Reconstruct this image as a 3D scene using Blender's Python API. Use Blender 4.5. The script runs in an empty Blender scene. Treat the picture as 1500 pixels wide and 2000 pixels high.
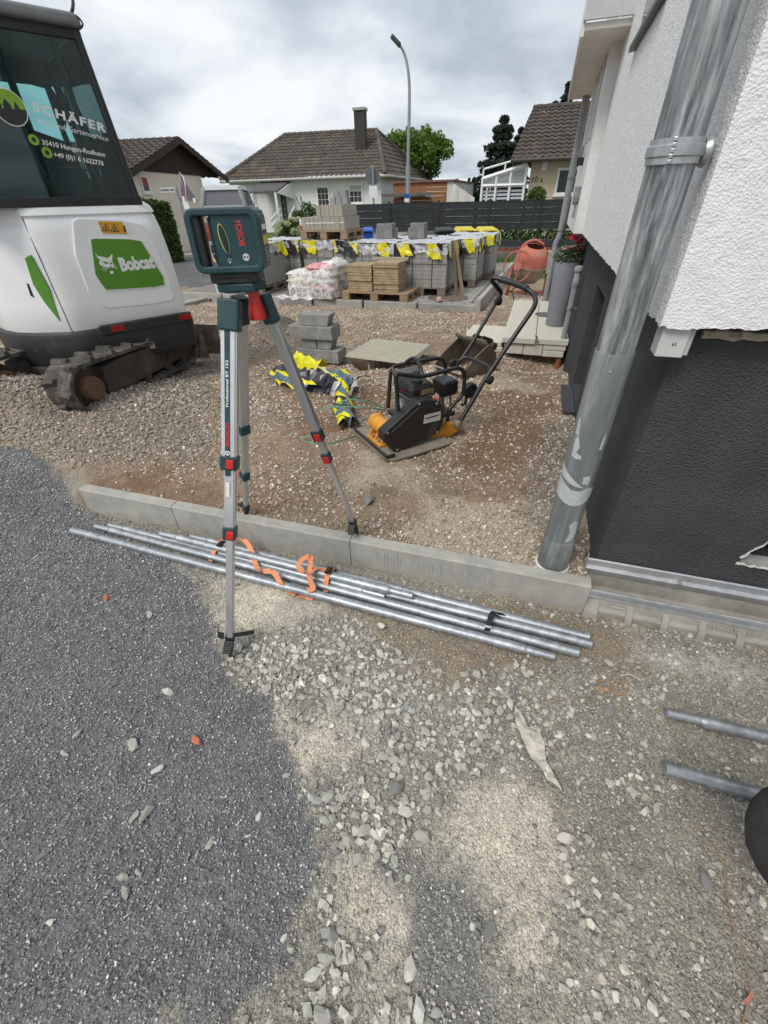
import bpy, bmesh, math, random
import numpy as np
from mathutils import Vector, Matrix, Euler
random.seed(11)
RNG = np.random.default_rng(7)
sc = bpy.context.scene
col = sc.collection
rad = math.radians

# ------------------------------------------------------------------ camera
EYE_H = 1.38
F_PX = 819.0                      # focal length in pixels of a 1500 x 2000 frame
PITCH = math.atan(610 / 819.0)
ROLL = rad(1.56)
fw = Vector((0, math.cos(PITCH), -math.sin(PITCH)))
_rt = Vector((1, 0, 0)); _up = _rt.cross(fw)
RIGHT = _rt * math.cos(ROLL) - _up * math.sin(ROLL)
UP = _up * math.cos(ROLL) + _rt * math.sin(ROLL)
EYE = Vector((0, 0, EYE_H))
cam = bpy.data.cameras.new('camera'); camo = bpy.data.objects.new('camera', cam); col.objects.link(camo)
cam.sensor_fit = 'HORIZONTAL'; cam.sensor_width = 36.0; cam.lens = 36.0 * F_PX / 1500.0
cam.clip_start = 0.02; cam.clip_end = 2000
Mc = Matrix.Identity(4)
for i in range(3):
 Mc[i][0] = RIGHT[i]; Mc[i][1] = UP[i]; Mc[i][2] = -fw[i]; Mc[i][3] = EYE[i]
camo.matrix_world = Mc
sc.camera = camo

# ------------------------------------------------------------------ world, sun, exposure
SUN_EL, SUN_AZ = 52.0, 226.0      # sun stands behind the camera's left shoulder, veiled by cloud
w = bpy.data.worlds.new('World'); sc.world = w; w.use_nodes = True
nt = w.node_tree; nt.nodes.clear()
def wn(t, **k):
 n = nt.nodes.new(t)
 for a, b in k.items(): setattr(n, a, b)
 return n
out = wn('ShaderNodeOutputWorld'); bg = wn('ShaderNodeBackground')
sky = wn('ShaderNodeTexSky', sky_type='NISHITA', sun_disc=False)
sky.sun_elevation = rad(SUN_EL); sky.sun_rotation = rad(SUN_AZ); sky.dust_density = 2.0; sky.air_density = 1.2
tc = wn('ShaderNodeTexCoord'); sep = wn('ShaderNodeSeparateXYZ')
nt.links.new(tc.outputs['Generated'], sep.inputs[0])
zz = wn('ShaderNodeMath', operation='MAXIMUM'); zz.inputs[1].default_value = 0.0
nt.links.new(sep.outputs['Z'], zz.inputs[0])
za = wn('ShaderNodeMath', operation='ADD'); za.inputs[1].default_value = 0.16
nt.links.new(zz.outputs[0], za.inputs[0])
dv = wn('ShaderNodeVectorMath', operation='DIVIDE'); cmb = wn('ShaderNodeCombineXYZ')
nt.links.new(za.outputs[0], cmb.inputs[0]); nt.links.new(za.outputs[0], cmb.inputs[1]); cmb.inputs[2].default_value = 1.0
nt.links.new(tc.outputs['Generated'], dv.inputs[0]); nt.links.new(cmb.outputs[0], dv.inputs[1])
mp = wn('ShaderNodeMapping'); mp.inputs['Location'].default_value = (1.7, 0.35, 0.2); mp.inputs['Scale'].default_value = (0.8, 0.62, 0.6)
nt.links.new(dv.outputs[0], mp.inputs[0])
n1 = wn('ShaderNodeTexNoise'); n1.inputs['Scale'].default_value = 1.25; n1.inputs['Detail'].default_value = 7; n1.inputs['Roughness'].default_value = 0.52; n1.inputs['Distortion'].default_value = 0.35
n2 = wn('ShaderNodeTexNoise'); n2.inputs['Scale'].default_value = 0.75; n2.inputs['Detail'].default_value = 5; n2.inputs['Roughness'].default_value = 0.5
nt.links.new(mp.outputs[0], n1.inputs['Vector']); nt.links.new(mp.outputs[0], n2.inputs['Vector'])
r1 = wn('ShaderNodeValToRGB'); r1.color_ramp.interpolation = 'B_SPLINE'
cr = r1.color_ramp; cr.elements[0].position = 0.36; cr.elements[0].color = (0.265, 0.305, 0.355, 1); cr.elements[1].position = 0.64; cr.elements[1].color = (0.62, 0.63, 0.64, 1)
e = cr.elements.new(0.5); e.color = (0.425, 0.47, 0.52, 1)
nt.links.new(n1.outputs['Fac'], r1.inputs[0])
r2 = wn('ShaderNodeValToRGB'); cr = r2.color_ramp; cr.elements[0].position = 0.36; cr.elements[0].color = (0.86,) * 3 + (1,); cr.elements[1].position = 0.56; cr.elements[1].color = (1, 1, 1, 1)
nt.links.new(n2.outputs['Fac'], r2.inputs[0])
sk = wn('ShaderNodeMixRGB', blend_type='MULTIPLY'); sk.inputs[0].default_value = 1.0; sk.inputs[2].default_value = (0.09, 0.09, 0.09, 1)
nt.links.new(sky.outputs[0], sk.inputs[1])
mx = wn('ShaderNodeMixRGB'); nt.links.new(r2.outputs[0], mx.inputs[0]); nt.links.new(sk.outputs[0], mx.inputs[1]); nt.links.new(r1.outputs[0], mx.inputs[2])
nt.links.new(mx.outputs[0], bg.inputs[0]); bg.inputs[1].default_value = 1.0
nt.links.new(bg.outputs[0], out.inputs[0])
sun = bpy.data.lights.new('sun', 'SUN'); sun.energy = 1.5; sun.angle = rad(24); sun.color = (1.0, 0.95, 0.88)
suno = bpy.data.objects.new('sun', sun); col.objects.link(suno)
_a = rad(SUN_AZ); _e = rad(SUN_EL)
sdir = Vector((math.sin(_a) * math.cos(_e), math.cos(_a) * math.cos(_e), math.sin(_e)))
suno.rotation_euler = sdir.to_track_quat('Z', 'Y').to_euler(); suno.location = (0, 0, 30)
vs = sc.view_settings; vs.view_transform = 'Standard'; vs.look = 'None'; vs.gamma = 1.0; vs.exposure = 0.72; vs.use_curve_mapping = False
sc.cycles.use_denoising = True
sc.cycles.max_bounces = 8; sc.cycles.transparent_max_bounces = 12

# ------------------------------------------------------------------ placement helpers (photo pixel -> point of the place on a known surface)
def ray(px, py): return fw * F_PX + RIGHT * (px - 750.0) - UP * (py - 1000.0)
def G(px, py, z=0.0):
 d = ray(px, py); return EYE + d * ((z - EYE_H) / d.z)
def AT(px, py, Y):
 d = ray(px, py); return EYE + d * (Y / d.y)
def PL(px, py, p0, n):
 d = ray(px, py); return EYE + d * ((Vector(p0) - EYE).dot(n) / d.dot(n))

# ------------------------------------------------------------------ materials
MATS = {}
def newmat(name):
 m = bpy.data.materials.new(name); m.use_nodes = True; t = m.node_tree; t.nodes.clear()
 o = t.nodes.new('ShaderNodeOutputMaterial'); b = t.nodes.new('ShaderNodeBsdfPrincipled'); t.links.new(b.outputs[0], o.inputs[0])
 return m, t, b, o
def c4(c): return (c[0], c[1], c[2], 1.0)
def mat(name, c1, c2=None, scale=6.0, rough=0.6, metal=0.0, bump=0.0, bscale=60.0, lo=0.35, hi=0.65, detail=5, c3=None, s3=1.5, l3=0.5, h3=0.7, rvar=0.0, stretch=None, spec=0.5, coat=0.0, bdist=0.01, seedv=0.0):
 """procedural surface: two tones mixed by noise, an optional third tone in larger blotches, fine relief"""
 m, t, b, o = newmat(name); N, L = t.nodes, t.links
 b.inputs['Roughness'].default_value = rough; b.inputs['Metallic'].default_value = metal
 b.inputs['Specular IOR Level'].default_value = spec; b.inputs['Coat Weight'].default_value = coat
 tcn = N.new('ShaderNodeTexCoord'); vec = tcn.outputs['Object']
 mpn = N.new('ShaderNodeMapping'); mpn.inputs['Location'].default_value = (seedv, seedv * 0.7, seedv * 1.3)
 if stretch: mpn.inputs['Scale'].default_value = stretch
 L.new(vec, mpn.inputs[0]); vec = mpn.outputs[0]
 colout = None
 if c2 is None: c2 = tuple(x * 0.8 for x in c1)
 n = N.new('ShaderNodeTexNoise'); n.inputs['Scale'].default_value = scale; n.inputs['Detail'].default_value = detail; n.inputs['Roughness'].default_value = 0.6
 L.new(vec, n.inputs['Vector'])
 r = N.new('ShaderNodeValToRGB'); r.color_ramp.elements[0].position = lo; r.color_ramp.elements[1].position = hi
 r.color_ramp.elements[0].color = c4(c2); r.color_ramp.elements[1].color = c4(c1)
 L.new(n.outputs['Fac'], r.inputs[0]); colout = r.outputs[0]
 if c3 is not None:
  n3 = N.new('ShaderNodeTexNoise'); n3.inputs['Scale'].default_value = s3; n3.inputs['Detail'].default_value = 8; n3.inputs['Roughness'].default_value = 0.68
  L.new(vec, n3.inputs['Vector'])
  r3 = N.new('ShaderNodeValToRGB'); r3.color_ramp.elements[0].position = l3; r3.color_ramp.elements[1].position = h3
  r3.color_ramp.elements[0].color = (0, 0, 0, 1); r3.color_ramp.elements[1].color = (1, 1, 1, 1)
  L.new(n3.outputs['Fac'], r3.inputs[0])
  mxn = N.new('ShaderNodeMixRGB'); L.new(r3.outputs[0], mxn.inputs[0]); L.new(colout, mxn.inputs[1]); mxn.inputs[2].default_value = c4(c3); colout = mxn.outputs[0]
 L.new(colout, b.inputs['Base Color'])
 if rvar:
  mr = N.new('ShaderNodeMapRange'); mr.inputs[3].default_value = rough - rvar; mr.inputs[4].default_value = min(1, rough + rvar)
  L.new(n.outputs['Fac'], mr.inputs[0]); L.new(mr.outputs[0], b.inputs['Roughness'])
 if bump:
  nb = N.new('ShaderNodeTexNoise'); nb.inputs['Scale'].default_value = bscale; nb.inputs['Detail'].default_value = 6; nb.inputs['Roughness'].default_value = 0.65
  L.new(vec, nb.inputs['Vector'])
  bp = N.new('ShaderNodeBump'); bp.inputs['Strength'].default_value = bump; bp.inputs['Distance'].default_value = bdist
  L.new(nb.outputs['Fac'], bp.inputs['Height']); L.new(bp.outputs[0], b.inputs['Normal'])
 MATS[name] = m
 return m
def attr_mat(name, rough=0.9, bump=0.4, bscale=180.0, var=0.35, vscale=40.0, vscale2=300.0, bdist=0.004, cells=None):
 """colour comes from the mesh's own colour attribute (the stones' and soils' real colours), broken up by noise"""
 m, t, b, o = newmat(name); N, L = t.nodes, t.links
 a = N.new('ShaderNodeAttribute'); a.attribute_name = 'Col'
 tcn = N.new('ShaderNodeTexCoord')
 n = N.new('ShaderNodeTexNoise'); n.inputs['Scale'].default_value = vscale; n.inputs['Detail'].default_value = 8; n.inputs['Roughness'].default_value = 0.7
 n2 = N.new('ShaderNodeTexNoise'); n2.inputs['Scale'].default_value = vscale2; n2.inputs['Detail'].default_value = 3
 L.new(tcn.outputs['Object'], n.inputs['Vector']); L.new(tcn.outputs['Object'], n2.inputs['Vector'])
 ad = N.new('ShaderNodeMath'); ad.operation = 'ADD'; L.new(n.outputs['Fac'], ad.inputs[0]); L.new(n2.outputs['Fac'], ad.inputs[1])
 mr = N.new('ShaderNodeMapRange'); mr.inputs[1].default_value = 0.6; mr.inputs[2].default_value = 1.4; mr.inputs[3].default_value = 1 - var; mr.inputs[4].default_value = 1 + var
 L.new(ad.outputs[0], mr.inputs[0])
 mxn = N.new('ShaderNodeVectorMath'); mxn.operation = 'SCALE'; L.new(a.outputs['Color'], mxn.inputs[0]); L.new(mr.outputs[0], mxn.inputs['Scale'])
 cout = mxn.outputs[0]; hts = []
 for sc_, va in (cells or ()):
  v = N.new('ShaderNodeTexVoronoi'); v.inputs['Scale'].default_value = sc_; L.new(tcn.outputs['Object'], v.inputs['Vector'])
  sp_ = N.new('ShaderNodeSeparateColor'); L.new(v.outputs['Color'], sp_.inputs[0]); m2 = N.new('ShaderNodeMapRange'); m2.inputs[3].default_value = 1 - va; m2.inputs[4].default_value = 1 + va; L.new(sp_.outputs[0], m2.inputs[0])
  s2_ = N.new('ShaderNodeVectorMath'); s2_.operation = 'SCALE'; L.new(cout, s2_.inputs[0]); L.new(m2.outputs[0], s2_.inputs['Scale']); cout = s2_.outputs[0]; hts.append(v.outputs['Distance'])
 L.new(cout, b.inputs['Base Color']); b.inputs['Roughness'].default_value = rough; b.inputs['Specular IOR Level'].default_value = 0.25
 if bump:
  nb = N.new('ShaderNodeTexNoise'); nb.inputs['Scale'].default_value = bscale; nb.inputs['Detail'].default_value = 5
  L.new(tcn.outputs['Object'], nb.inputs['Vector'])
  bp = N.new('ShaderNodeBump'); bp.inputs['Strength'].default_value = bump; bp.inputs['Distance'].default_value = bdist
  L.new(nb.outputs['Fac'], bp.inputs['Height']); nout = bp.outputs[0]
  for k_, h_ in enumerate(hts):
   b2_ = N.new('ShaderNodeBump'); b2_.invert = True; b2_.inputs['Strength'].default_value = 0.9; b2_.inputs['Distance'].default_value = 0.55 / cells[k_][0]; L.new(h_, b2_.inputs['Height']); L.new(nout, b2_.inputs['Normal']); nout = b2_.outputs[0]
  L.new(nout, b.inputs['Normal'])
 MATS[name] = m
 return m
def glass_mat(name, tint=(0.6, 0.8, 0.78), rough=0.03, refl=0.12):
 m, t, b, o = newmat(name); N, L = t.nodes, t.links; N.remove(b)
 tr = N.new('ShaderNodeBsdfTransparent'); tr.inputs[0].default_value = c4(tint)
 gl = N.new('ShaderNodeBsdfGlossy'); gl.inputs['Roughness'].default_value = rough; gl.inputs[0].default_value = (1, 1, 1, 1)
 fr = N.new('ShaderNodeFresnel'); fr.inputs[0].default_value = 1.5
 mxn = N.new('ShaderNodeMath'); mxn.operation = 'MAXIMUM'; mxn.inputs[1].default_value = refl * 0.5; L.new(fr.outputs[0], mxn.inputs[0])
 ms = N.new('ShaderNodeMixShader'); L.new(mxn.outputs[0], ms.inputs[0]); L.new(tr.outputs[0], ms.inputs[1]); L.new(gl.outputs[0], ms.inputs[2]); L.new(ms.outputs[0], o.inputs[0])
 MATS[name] = m
 return m
def film_mat(name, c=(0.85, 0.86, 0.88), alpha=0.35, rough=0.18):
 """crumpled clear film: partly see-through, shiny"""
 m, t, b, o = newmat(name); N, L = t.nodes, t.links
 b.inputs['Base Color'].default_value = c4(c); b.inputs['Roughness'].default_value = rough
 tcn = N.new('ShaderNodeTexCoord'); n = N.new('ShaderNodeTexNoise'); n.inputs['Scale'].default_value = 9; n.inputs['Detail'].default_value = 6; n.inputs['Distortion'].default_value = 1.5
 L.new(tcn.outputs['Object'], n.inputs['Vector'])
 mr = N.new('ShaderNodeMapRange'); mr.inputs[1].default_value = 0.35; mr.inputs[2].default_value = 0.68; mr.inputs[3].default_value = max(0, alpha - 0.22); mr.inputs[4].default_value = min(1, alpha + 0.4)
 L.new(n.outputs['Fac'], mr.inputs[0]); L.new(mr.outputs[0], b.inputs['Alpha'])
 bp = N.new('ShaderNodeBump'); bp.inputs['Strength'].default_value = 0.6; bp.inputs['Distance'].default_value = 0.03; L.new(n.outputs['Fac'], bp.inputs['Height']); L.new(bp.outputs[0], b.inputs['Normal'])
 MATS[name] = m
 return m

# ------------------------------------------------------------------ mesh building
class MB:
 def __init__(s, M=None): s.v = []; s.f = []; s.M = M
 def add(s, vs_, fs):
  k = len(s.v)
  for p in vs_:
   p = Vector(p); s.v.append(tuple(s.M @ p) if s.M else tuple(p))
  for f in fs: s.f.append(tuple(i + k for i in f))
  return s
 def box(s, c, d, R=None):
  c = Vector(c); hx, hy, hz = d[0] / 2, d[1] / 2, d[2] / 2
  P = [Vector((x, y, z)) for z in (-hz, hz) for y in (-hy, hy) for x in (-hx, hx)]
  if R is not None: P = [R @ p for p in P]
  return s.add([p + c for p in P], [(0, 2, 3, 1), (4, 5, 7, 6), (0, 1, 5, 4), (2, 6, 7, 3), (0, 4, 6, 2), (1, 3, 7, 5)])
 def bx(s, x0, x1, y0, y1, z0, z1): return s.box(((x0 + x1) / 2, (y0 + y1) / 2, (z0 + z1) / 2), (abs(x1 - x0), abs(y1 - y0), abs(z1 - z0)))
 def hexa(s, b4, t4): return s.add(list(b4) + list(t4), [(3, 2, 1, 0), (4, 5, 6, 7), (0, 1, 5, 4), (1, 2, 6, 5), (2, 3, 7, 6), (3, 0, 4, 7)])
 def prism(s, poly, h, M=None):
  """poly: 2-D outline in the xy plane, extruded 0..h along z, then moved by M"""
  n = len(poly); M = M or Matrix.Identity(4)
  h0, h1 = (h if isinstance(h, (tuple, list)) else (0, h))
  P = [M @ Vector((x, y, h0)) for x, y in poly] + [M @ Vector((x, y, h1)) for x, y in poly]
  return s.add(P, [tuple(range(n - 1, -1, -1)), tuple(range(n, 2 * n))] + [(i, (i + 1) % n, n + (i + 1) % n, n + i) for i in range(n)])
 def cyl(s, p0, p1, r0, r1=None, n=12, caps=True):
  return s.tube([p0, p1], [r0, r0 if r1 is None else r1], n, caps)
 def tube(s, pts, r, n=8, caps=True, closed=False, flat=None):
  pts = [Vector(p) for p in pts]; m = len(pts)
  rr = r if isinstance(r, (list, tuple)) else [r] * m
  T = []
  for i in range(m):
   a = pts[(i - 1) % m] if (closed or i > 0) else pts[i]; b = pts[(i + 1) % m] if (closed or i < m - 1) else pts[i]
   d = b - a; T.append(d.normalized() if d.length > 1e-9 else Vector((0, 0, 1)))
  ref = Vector((0, 0, 1)) if abs(T[0].z) < 0.9 else Vector((1, 0, 0))
  nrm = T[0].cross(ref).normalized(); V = []
  for i in range(m):
   nrm = (nrm - T[i] * nrm.dot(T[i]))
   nrm = nrm.normalized() if nrm.length > 1e-6 else T[i].orthogonal().normalized()
   bn = T[i].cross(nrm)
   for k in range(n):
    an = 2 * math.pi * k / n
    V.append(pts[i] + nrm * math.cos(an) * rr[i] + bn * math.sin(an) * rr[i] * (flat or 1.0))
  Fs = []
  for i in range(m if closed else m - 1):
   j = (i + 1) % m
   for k in range(n): Fs.append((i * n + k, i * n + (k + 1) % n, j * n + (k + 1) % n, j * n + k))
  if caps and not closed: Fs += [tuple(range(n - 1, -1, -1)), tuple(range((m - 1) * n, m * n))]
  return s.add(V, Fs)
 def lathe(s, prof, n=24, M=None, caps=True):
  M = M or Matrix.Identity(4); V = []; m = len(prof)
  for r, z in prof:
   for k in range(n): V.append(M @ Vector((r * math.cos(2 * math.pi * k / n), r * math.sin(2 * math.pi * k / n), z)))
  Fs = [(i * n + k, i * n + (k + 1) % n, (i + 1) * n + (k + 1) % n, (i + 1) * n + k) for i in range(m - 1) for k in range(n)]
  if caps: Fs += [tuple(range(n - 1, -1, -1)), tuple(range((m - 1) * n, m * n))]
  return s.add(V, Fs)
 def strip(s, pts, wdirs, width, th=0.0015):
  """a flat band that follows pts; wdirs gives the across direction at each point"""
  V = []; m = len(pts)
  for p, wd in zip(pts, wdirs):
   p = Vector(p); wd = Vector(wd).normalized() * width / 2; V += [p - wd, p + wd]
  nn = []
  for i in range(m):
   a = Vector(pts[max(0, i - 1)]); b = Vector(pts[min(m - 1, i + 1)]); q = (b - a).cross(Vector(wdirs[i])); nn.append(q.normalized() * th if q.length > 1e-9 else Vector((0, 0, th)))
  V2 = [v + nn[i // 2] for i, v in enumerate(V)]
  k = len(V); Fs = []
  for i in range(m - 1):
   a, b, c, d = 2 * i, 2 * i + 1, 2 * i + 3, 2 * i + 2
   Fs += [(a, b, c, d), (a + k, d + k, c + k, b + k), (a, d, d + k, a + k), (b, b + k, c + k, c)]
  Fs += [(0, k, k + 1, 1), (2 * m - 2, 2 * m - 1, 2 * m - 1 + k, 2 * m - 2 + k)]
  return s.add(V + V2, Fs)
 def grid(s, fn, nu, nv):
  V = [fn(i / nu, j / nv) for j in range(nv + 1) for i in range(nu + 1)]
  return s.add(V, [(j * (nu + 1) + i, j * (nu + 1) + i + 1, (j + 1) * (nu + 1) + i + 1, (j + 1) * (nu + 1) + i) for j in range(nv) for i in range(nu)])
 def mesh(s, name, smooth=False):
  me = bpy.data.meshes.new(name); me.from_pydata(s.v, [], s.f); me.validate(); me.update()
  bm = bmesh.new(); bm.from_mesh(me); bmesh.ops.recalc_face_normals(bm, faces=bm.faces); bm.to_mesh(me); bm.free()
  if smooth:
   for p in me.polygons: p.use_smooth = True
  return me
 def build(s, name, material, parent=None, smooth=False, bevel=0.0, seg=2, auto=None, solid=0.0, sub=0):
  o = bpy.data.objects.new(name, s.mesh(name, smooth or auto is not None)); o.data.materials.append(material); col.objects.link(o)
  if parent is not None: o.parent = parent
  if solid:
   md = o.modifiers.new('thick', 'SOLIDIFY'); md.thickness = solid; md.offset = 0
  if sub:
   md = o.modifiers.new('sub', 'SUBSURF'); md.levels = sub; md.render_levels = sub
  if bevel:
   md = o.modifiers.new('bevel', 'BEVEL'); md.width = bevel; md.segments = seg; md.limit_method = 'ANGLE'; md.angle_limit = rad(35)
  if auto is not None:
   try: o.data.set_sharp_from_angle(angle=rad(auto))
   except Exception: pass
  return o
def link(name, me, material, parent=None):
 o = bpy.data.objects.new(name, me); col.objects.link(o)
 if material is not None and not me.materials: me.materials.append(material)
 if parent is not None: o.parent = parent
 return o
def tag(o, label, cat, group=None):
 o['label'] = label; o['category'] = cat
 if group: o['group'] = group
 return o
def thing(name, label, cat, M=None, group=None):
 o = bpy.data.objects.new(name, None); o.empty_display_size = 0.1; col.objects.link(o)
 if M is not None: o.matrix_world = M if isinstance(M, Matrix) else Matrix.Translation(M)
 return tag(o, label, cat, group)
def frame(o, x, y=None, z=(0, 0, 1)):
 """matrix with origin o and x axis x (y axis y or derived from z)"""
 x = Vector(x).normalized(); z = Vector(z)
 if y is None: y = z.cross(x).normalized()
 else: y = Vector(y).normalized()
 z = x.cross(y).normalized(); M = Matrix.Identity(4); o = Vector(o)
 for i in range(3): M[i][0], M[i][1], M[i][2], M[i][3] = x[i], y[i], z[i], o[i]
 return M
def T(x, y=0, z=0): return Matrix.Translation(Vector((x, y, z)))
def RZ(a): return Matrix.Rotation(rad(a), 4, 'Z')
def RX(a): return Matrix.Rotation(rad(a), 4, 'X')
def RY(a): return Matrix.Rotation(rad(a), 4, 'Y')
def text(name, body, size, material, parent, M, width=None, bold=0.0, align='CENTER', extrude=0.0006, shear=0.0, space=1.0):
 cu = bpy.data.curves.new(name, 'FONT'); cu.body = body; cu.size = size; cu.align_x = align; cu.align_y = 'CENTER'; cu.extrude = extrude; cu.offset = bold; cu.shear = shear; cu.space_character = space; cu.resolution_u = 3
 o = bpy.data.objects.new('tmp_text', cu); col.objects.link(o)
 dg = bpy.context.evaluated_depsgraph_get(); me = bpy.data.meshes.new_from_object(o.evaluated_get(dg)); me.name = name
 bpy.data.objects.remove(o); bpy.data.curves.remove(cu)
 if width and len(me.vertices):
  xs = [v.co.x for v in me.vertices]; k = width / max(1e-6, max(xs) - min(xs))
  for v in me.vertices: v.co.x *= k
 me.transform(M); me.materials.clear(); me.materials.append(material)
 ob = bpy.data.objects.new(name, me); col.objects.link(ob)
 if parent is not None: ob.parent = parent
 return ob
def rrect(wd, ht, r, n=4):
 P = []
 for cx, cy, a0 in ((wd / 2 - r, ht / 2 - r, 0), (-wd / 2 + r, ht / 2 - r, 90), (-wd / 2 + r, -ht / 2 + r, 180), (wd / 2 - r, -ht / 2 + r, 270)):
  for i in range(n + 1):
   a = rad(a0 + 90 * i / n); P.append((cx + r * math.cos(a), cy + r * math.sin(a)))
 return P
def smooth_path(pts, n=6):
 """Catmull-Rom through pts"""
 pts = [Vector(p) for p in pts]; R = []
 for i in range(len(pts) - 1):
  p0 = pts[max(0, i - 1)]; p1 = pts[i]; p2 = pts[i + 1]; p3 = pts[min(len(pts) - 1, i + 2)]
  for k in range(n):
   t = k / n; R.append(0.5 * ((2 * p1) + (p2 - p0) * t + (2 * p0 - 5 * p1 + 4 * p2 - p3) * t * t + (3 * p1 - p0 - 3 * p2 + p3) * t ** 3))
 R.append(pts[-1]); return R

# ------------------------------------------------------------------ numpy noise, fast meshes
def _hash(ix, iy, s):
 h = (ix.astype(np.int64) * 374761393 + iy.astype(np.int64) * 668265263 + s * 1442695041) & 0x7fffffff
 h = ((h ^ (h >> 13)) * 1274126177) & 0x7fffffff
 return ((h ^ (h >> 16)) & 0xffff) / 65535.0
def vnoise(x, y, s=0):
 ix = np.floor(x); iy = np.floor(y); fx = x - ix; fy = y - iy
 fx = fx * fx * (3 - 2 * fx); fy = fy * fy * (3 - 2 * fy); ix = ix.astype(np.int64); iy = iy.astype(np.int64)
 a = _hash(ix, iy, s); b = _hash(ix + 1, iy, s); c = _hash(ix, iy + 1, s); d = _hash(ix + 1, iy + 1, s)
 return (a * (1 - fx) + b * fx) * (1 - fy) + (c * (1 - fx) + d * fx) * fy
def fbm(x, y, f=1.0, o=4, s=0):
 t = 0; a = 1.0; n = 0
 for k in range(o): t = t + a * vnoise(x * f, y * f, s + k * 17); n += a; a *= 0.5; f *= 2.03
 return t / n
def sstep(a, b, x):
 t = np.clip((x - a) / (b - a), 0, 1); return t * t * (3 - 2 * t)
def np_mesh(name, V, Tn, C=None, k=3):
 me = bpy.data.meshes.new(name); nv = len(V); nf = len(Tn)
 me.vertices.add(nv); me.vertices.foreach_set('co', np.ascontiguousarray(V, np.float32).ravel())
 me.loops.add(nf * k); me.loops.foreach_set('vertex_index', np.ascontiguousarray(Tn, np.int32).ravel())
 me.polygons.add(nf); me.polygons.foreach_set('loop_start', np.arange(0, nf * k, k, dtype=np.int32))
 me.polygons.foreach_set('loop_total', np.full(nf, k, dtype=np.int32))
 if C is not None:
  at = me.color_attributes.new('Col', 'FLOAT_COLOR', 'POINT'); cc = np.ones((nv, 4), np.float32); cc[:, :3] = C; at.data.foreach_set('color', cc.ravel())
 me.polygons.foreach_set('use_smooth', np.zeros(nf, bool)); me.update(calc_edges=True); return me
def poly_sd(x, y, poly):
 """signed distance to a polygon, positive inside"""
 P = np.array([(p[0], p[1]) for p in poly]); d = np.full(x.shape, 1e9); ins = np.zeros(x.shape, bool)
 for i in range(len(P)):
  a = P[i]; b = P[(i + 1) % len(P)]; e = b - a; L2 = (e @ e) + 1e-12
  t = np.clip(((x - a[0]) * e[0] + (y - a[1]) * e[1]) / L2, 0, 1)
  d = np.minimum(d, np.hypot(x - a[0] - t * e[0], y - a[1] - t * e[1]))
  if a[1] != b[1]:
   c = ((a[1] > y) != (b[1] > y)) & (x < (b[0] - a[0]) * (y - a[1]) / (b[1] - a[1]) + a[0]); ins ^= c
 return np.where(ins, d, -d)
def rock_protos(n, npts, flat, seed):
 rn = random.Random(seed); res = []
 for _ in range(n):
  bm = bmesh.new()
  for _k in range(npts):
   v = Vector((rn.gauss(0, 1), rn.gauss(0, 1), rn.gauss(0, 1))).normalized() * rn.uniform(0.75, 1.0)
   bm.verts.new((v.x * rn.uniform(0.8, 1), v.y * 0.8, v.z * flat))
  r = bmesh.ops.convex_hull(bm, input=bm.verts)
  bmesh.ops.delete(bm, geom=[g_ for g_ in r['geom_interior'] if isinstance(g_, bmesh.types.BMVert)], context='VERTS')
  bmesh.ops.triangulate(bm, faces=bm.faces); bmesh.ops.recalc_face_normals(bm, faces=bm.faces); bm.verts.index_update()
  res.append((np.array([v.co[:] for v in bm.verts]), np.array([[v.index for v in f.verts] for f in bm.faces]))); bm.free()
 return res
def scatter_mesh(name, pos, size, colr, protos, tilt=0.5, rng=RNG):
 n = len(pos); which = rng.integers(0, len(protos), n); yaw = rng.uniform(0, 2 * np.pi, n); tx = rng.normal(0, tilt, n); ty = rng.normal(0, tilt, n)
 Vs, Ts, Cs = [], [], []; k = 0
 for i, (pv, pt) in enumerate(protos):
  s = np.where(which == i)[0]
  if not len(s): continue
  ca, sa = np.cos(yaw[s]), np.sin(yaw[s]); cx, sx = np.cos(tx[s]), np.sin(tx[s]); cy, sy = np.cos(ty[s]), np.sin(ty[s])
  Rz = np.zeros((len(s), 3, 3)); Rz[:, 0, 0] = ca; Rz[:, 0, 1] = -sa; Rz[:, 1, 0] = sa; Rz[:, 1, 1] = ca; Rz[:, 2, 2] = 1
  Rx = np.zeros_like(Rz); Rx[:, 0, 0] = 1; Rx[:, 1, 1] = cx; Rx[:, 1, 2] = -sx; Rx[:, 2, 1] = sx; Rx[:, 2, 2] = cx
  Ry = np.zeros_like(Rz); Ry[:, 1, 1] = 1; Ry[:, 0, 0] = cy; Ry[:, 0, 2] = sy; Ry[:, 2, 0] = -sy; Ry[:, 2, 2] = cy
  R = Rx @ Ry @ Rz
  V = np.einsum('nij,kj->nki', R, pv) * size[s][:, None, None] + pos[s][:, None, :]
  nv = len(pv); Vs.append(V.reshape(-1, 3)); Ts.append((pt[None] + (np.arange(len(s)) * nv)[:, None, None] + k).reshape(-1, 3)); Cs.append(np.repeat(colr[s], nv, axis=0)); k += len(s) * nv
 return np_mesh(name, np.concatenate(Vs), np.concatenate(Ts), np.concatenate(Cs))
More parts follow.
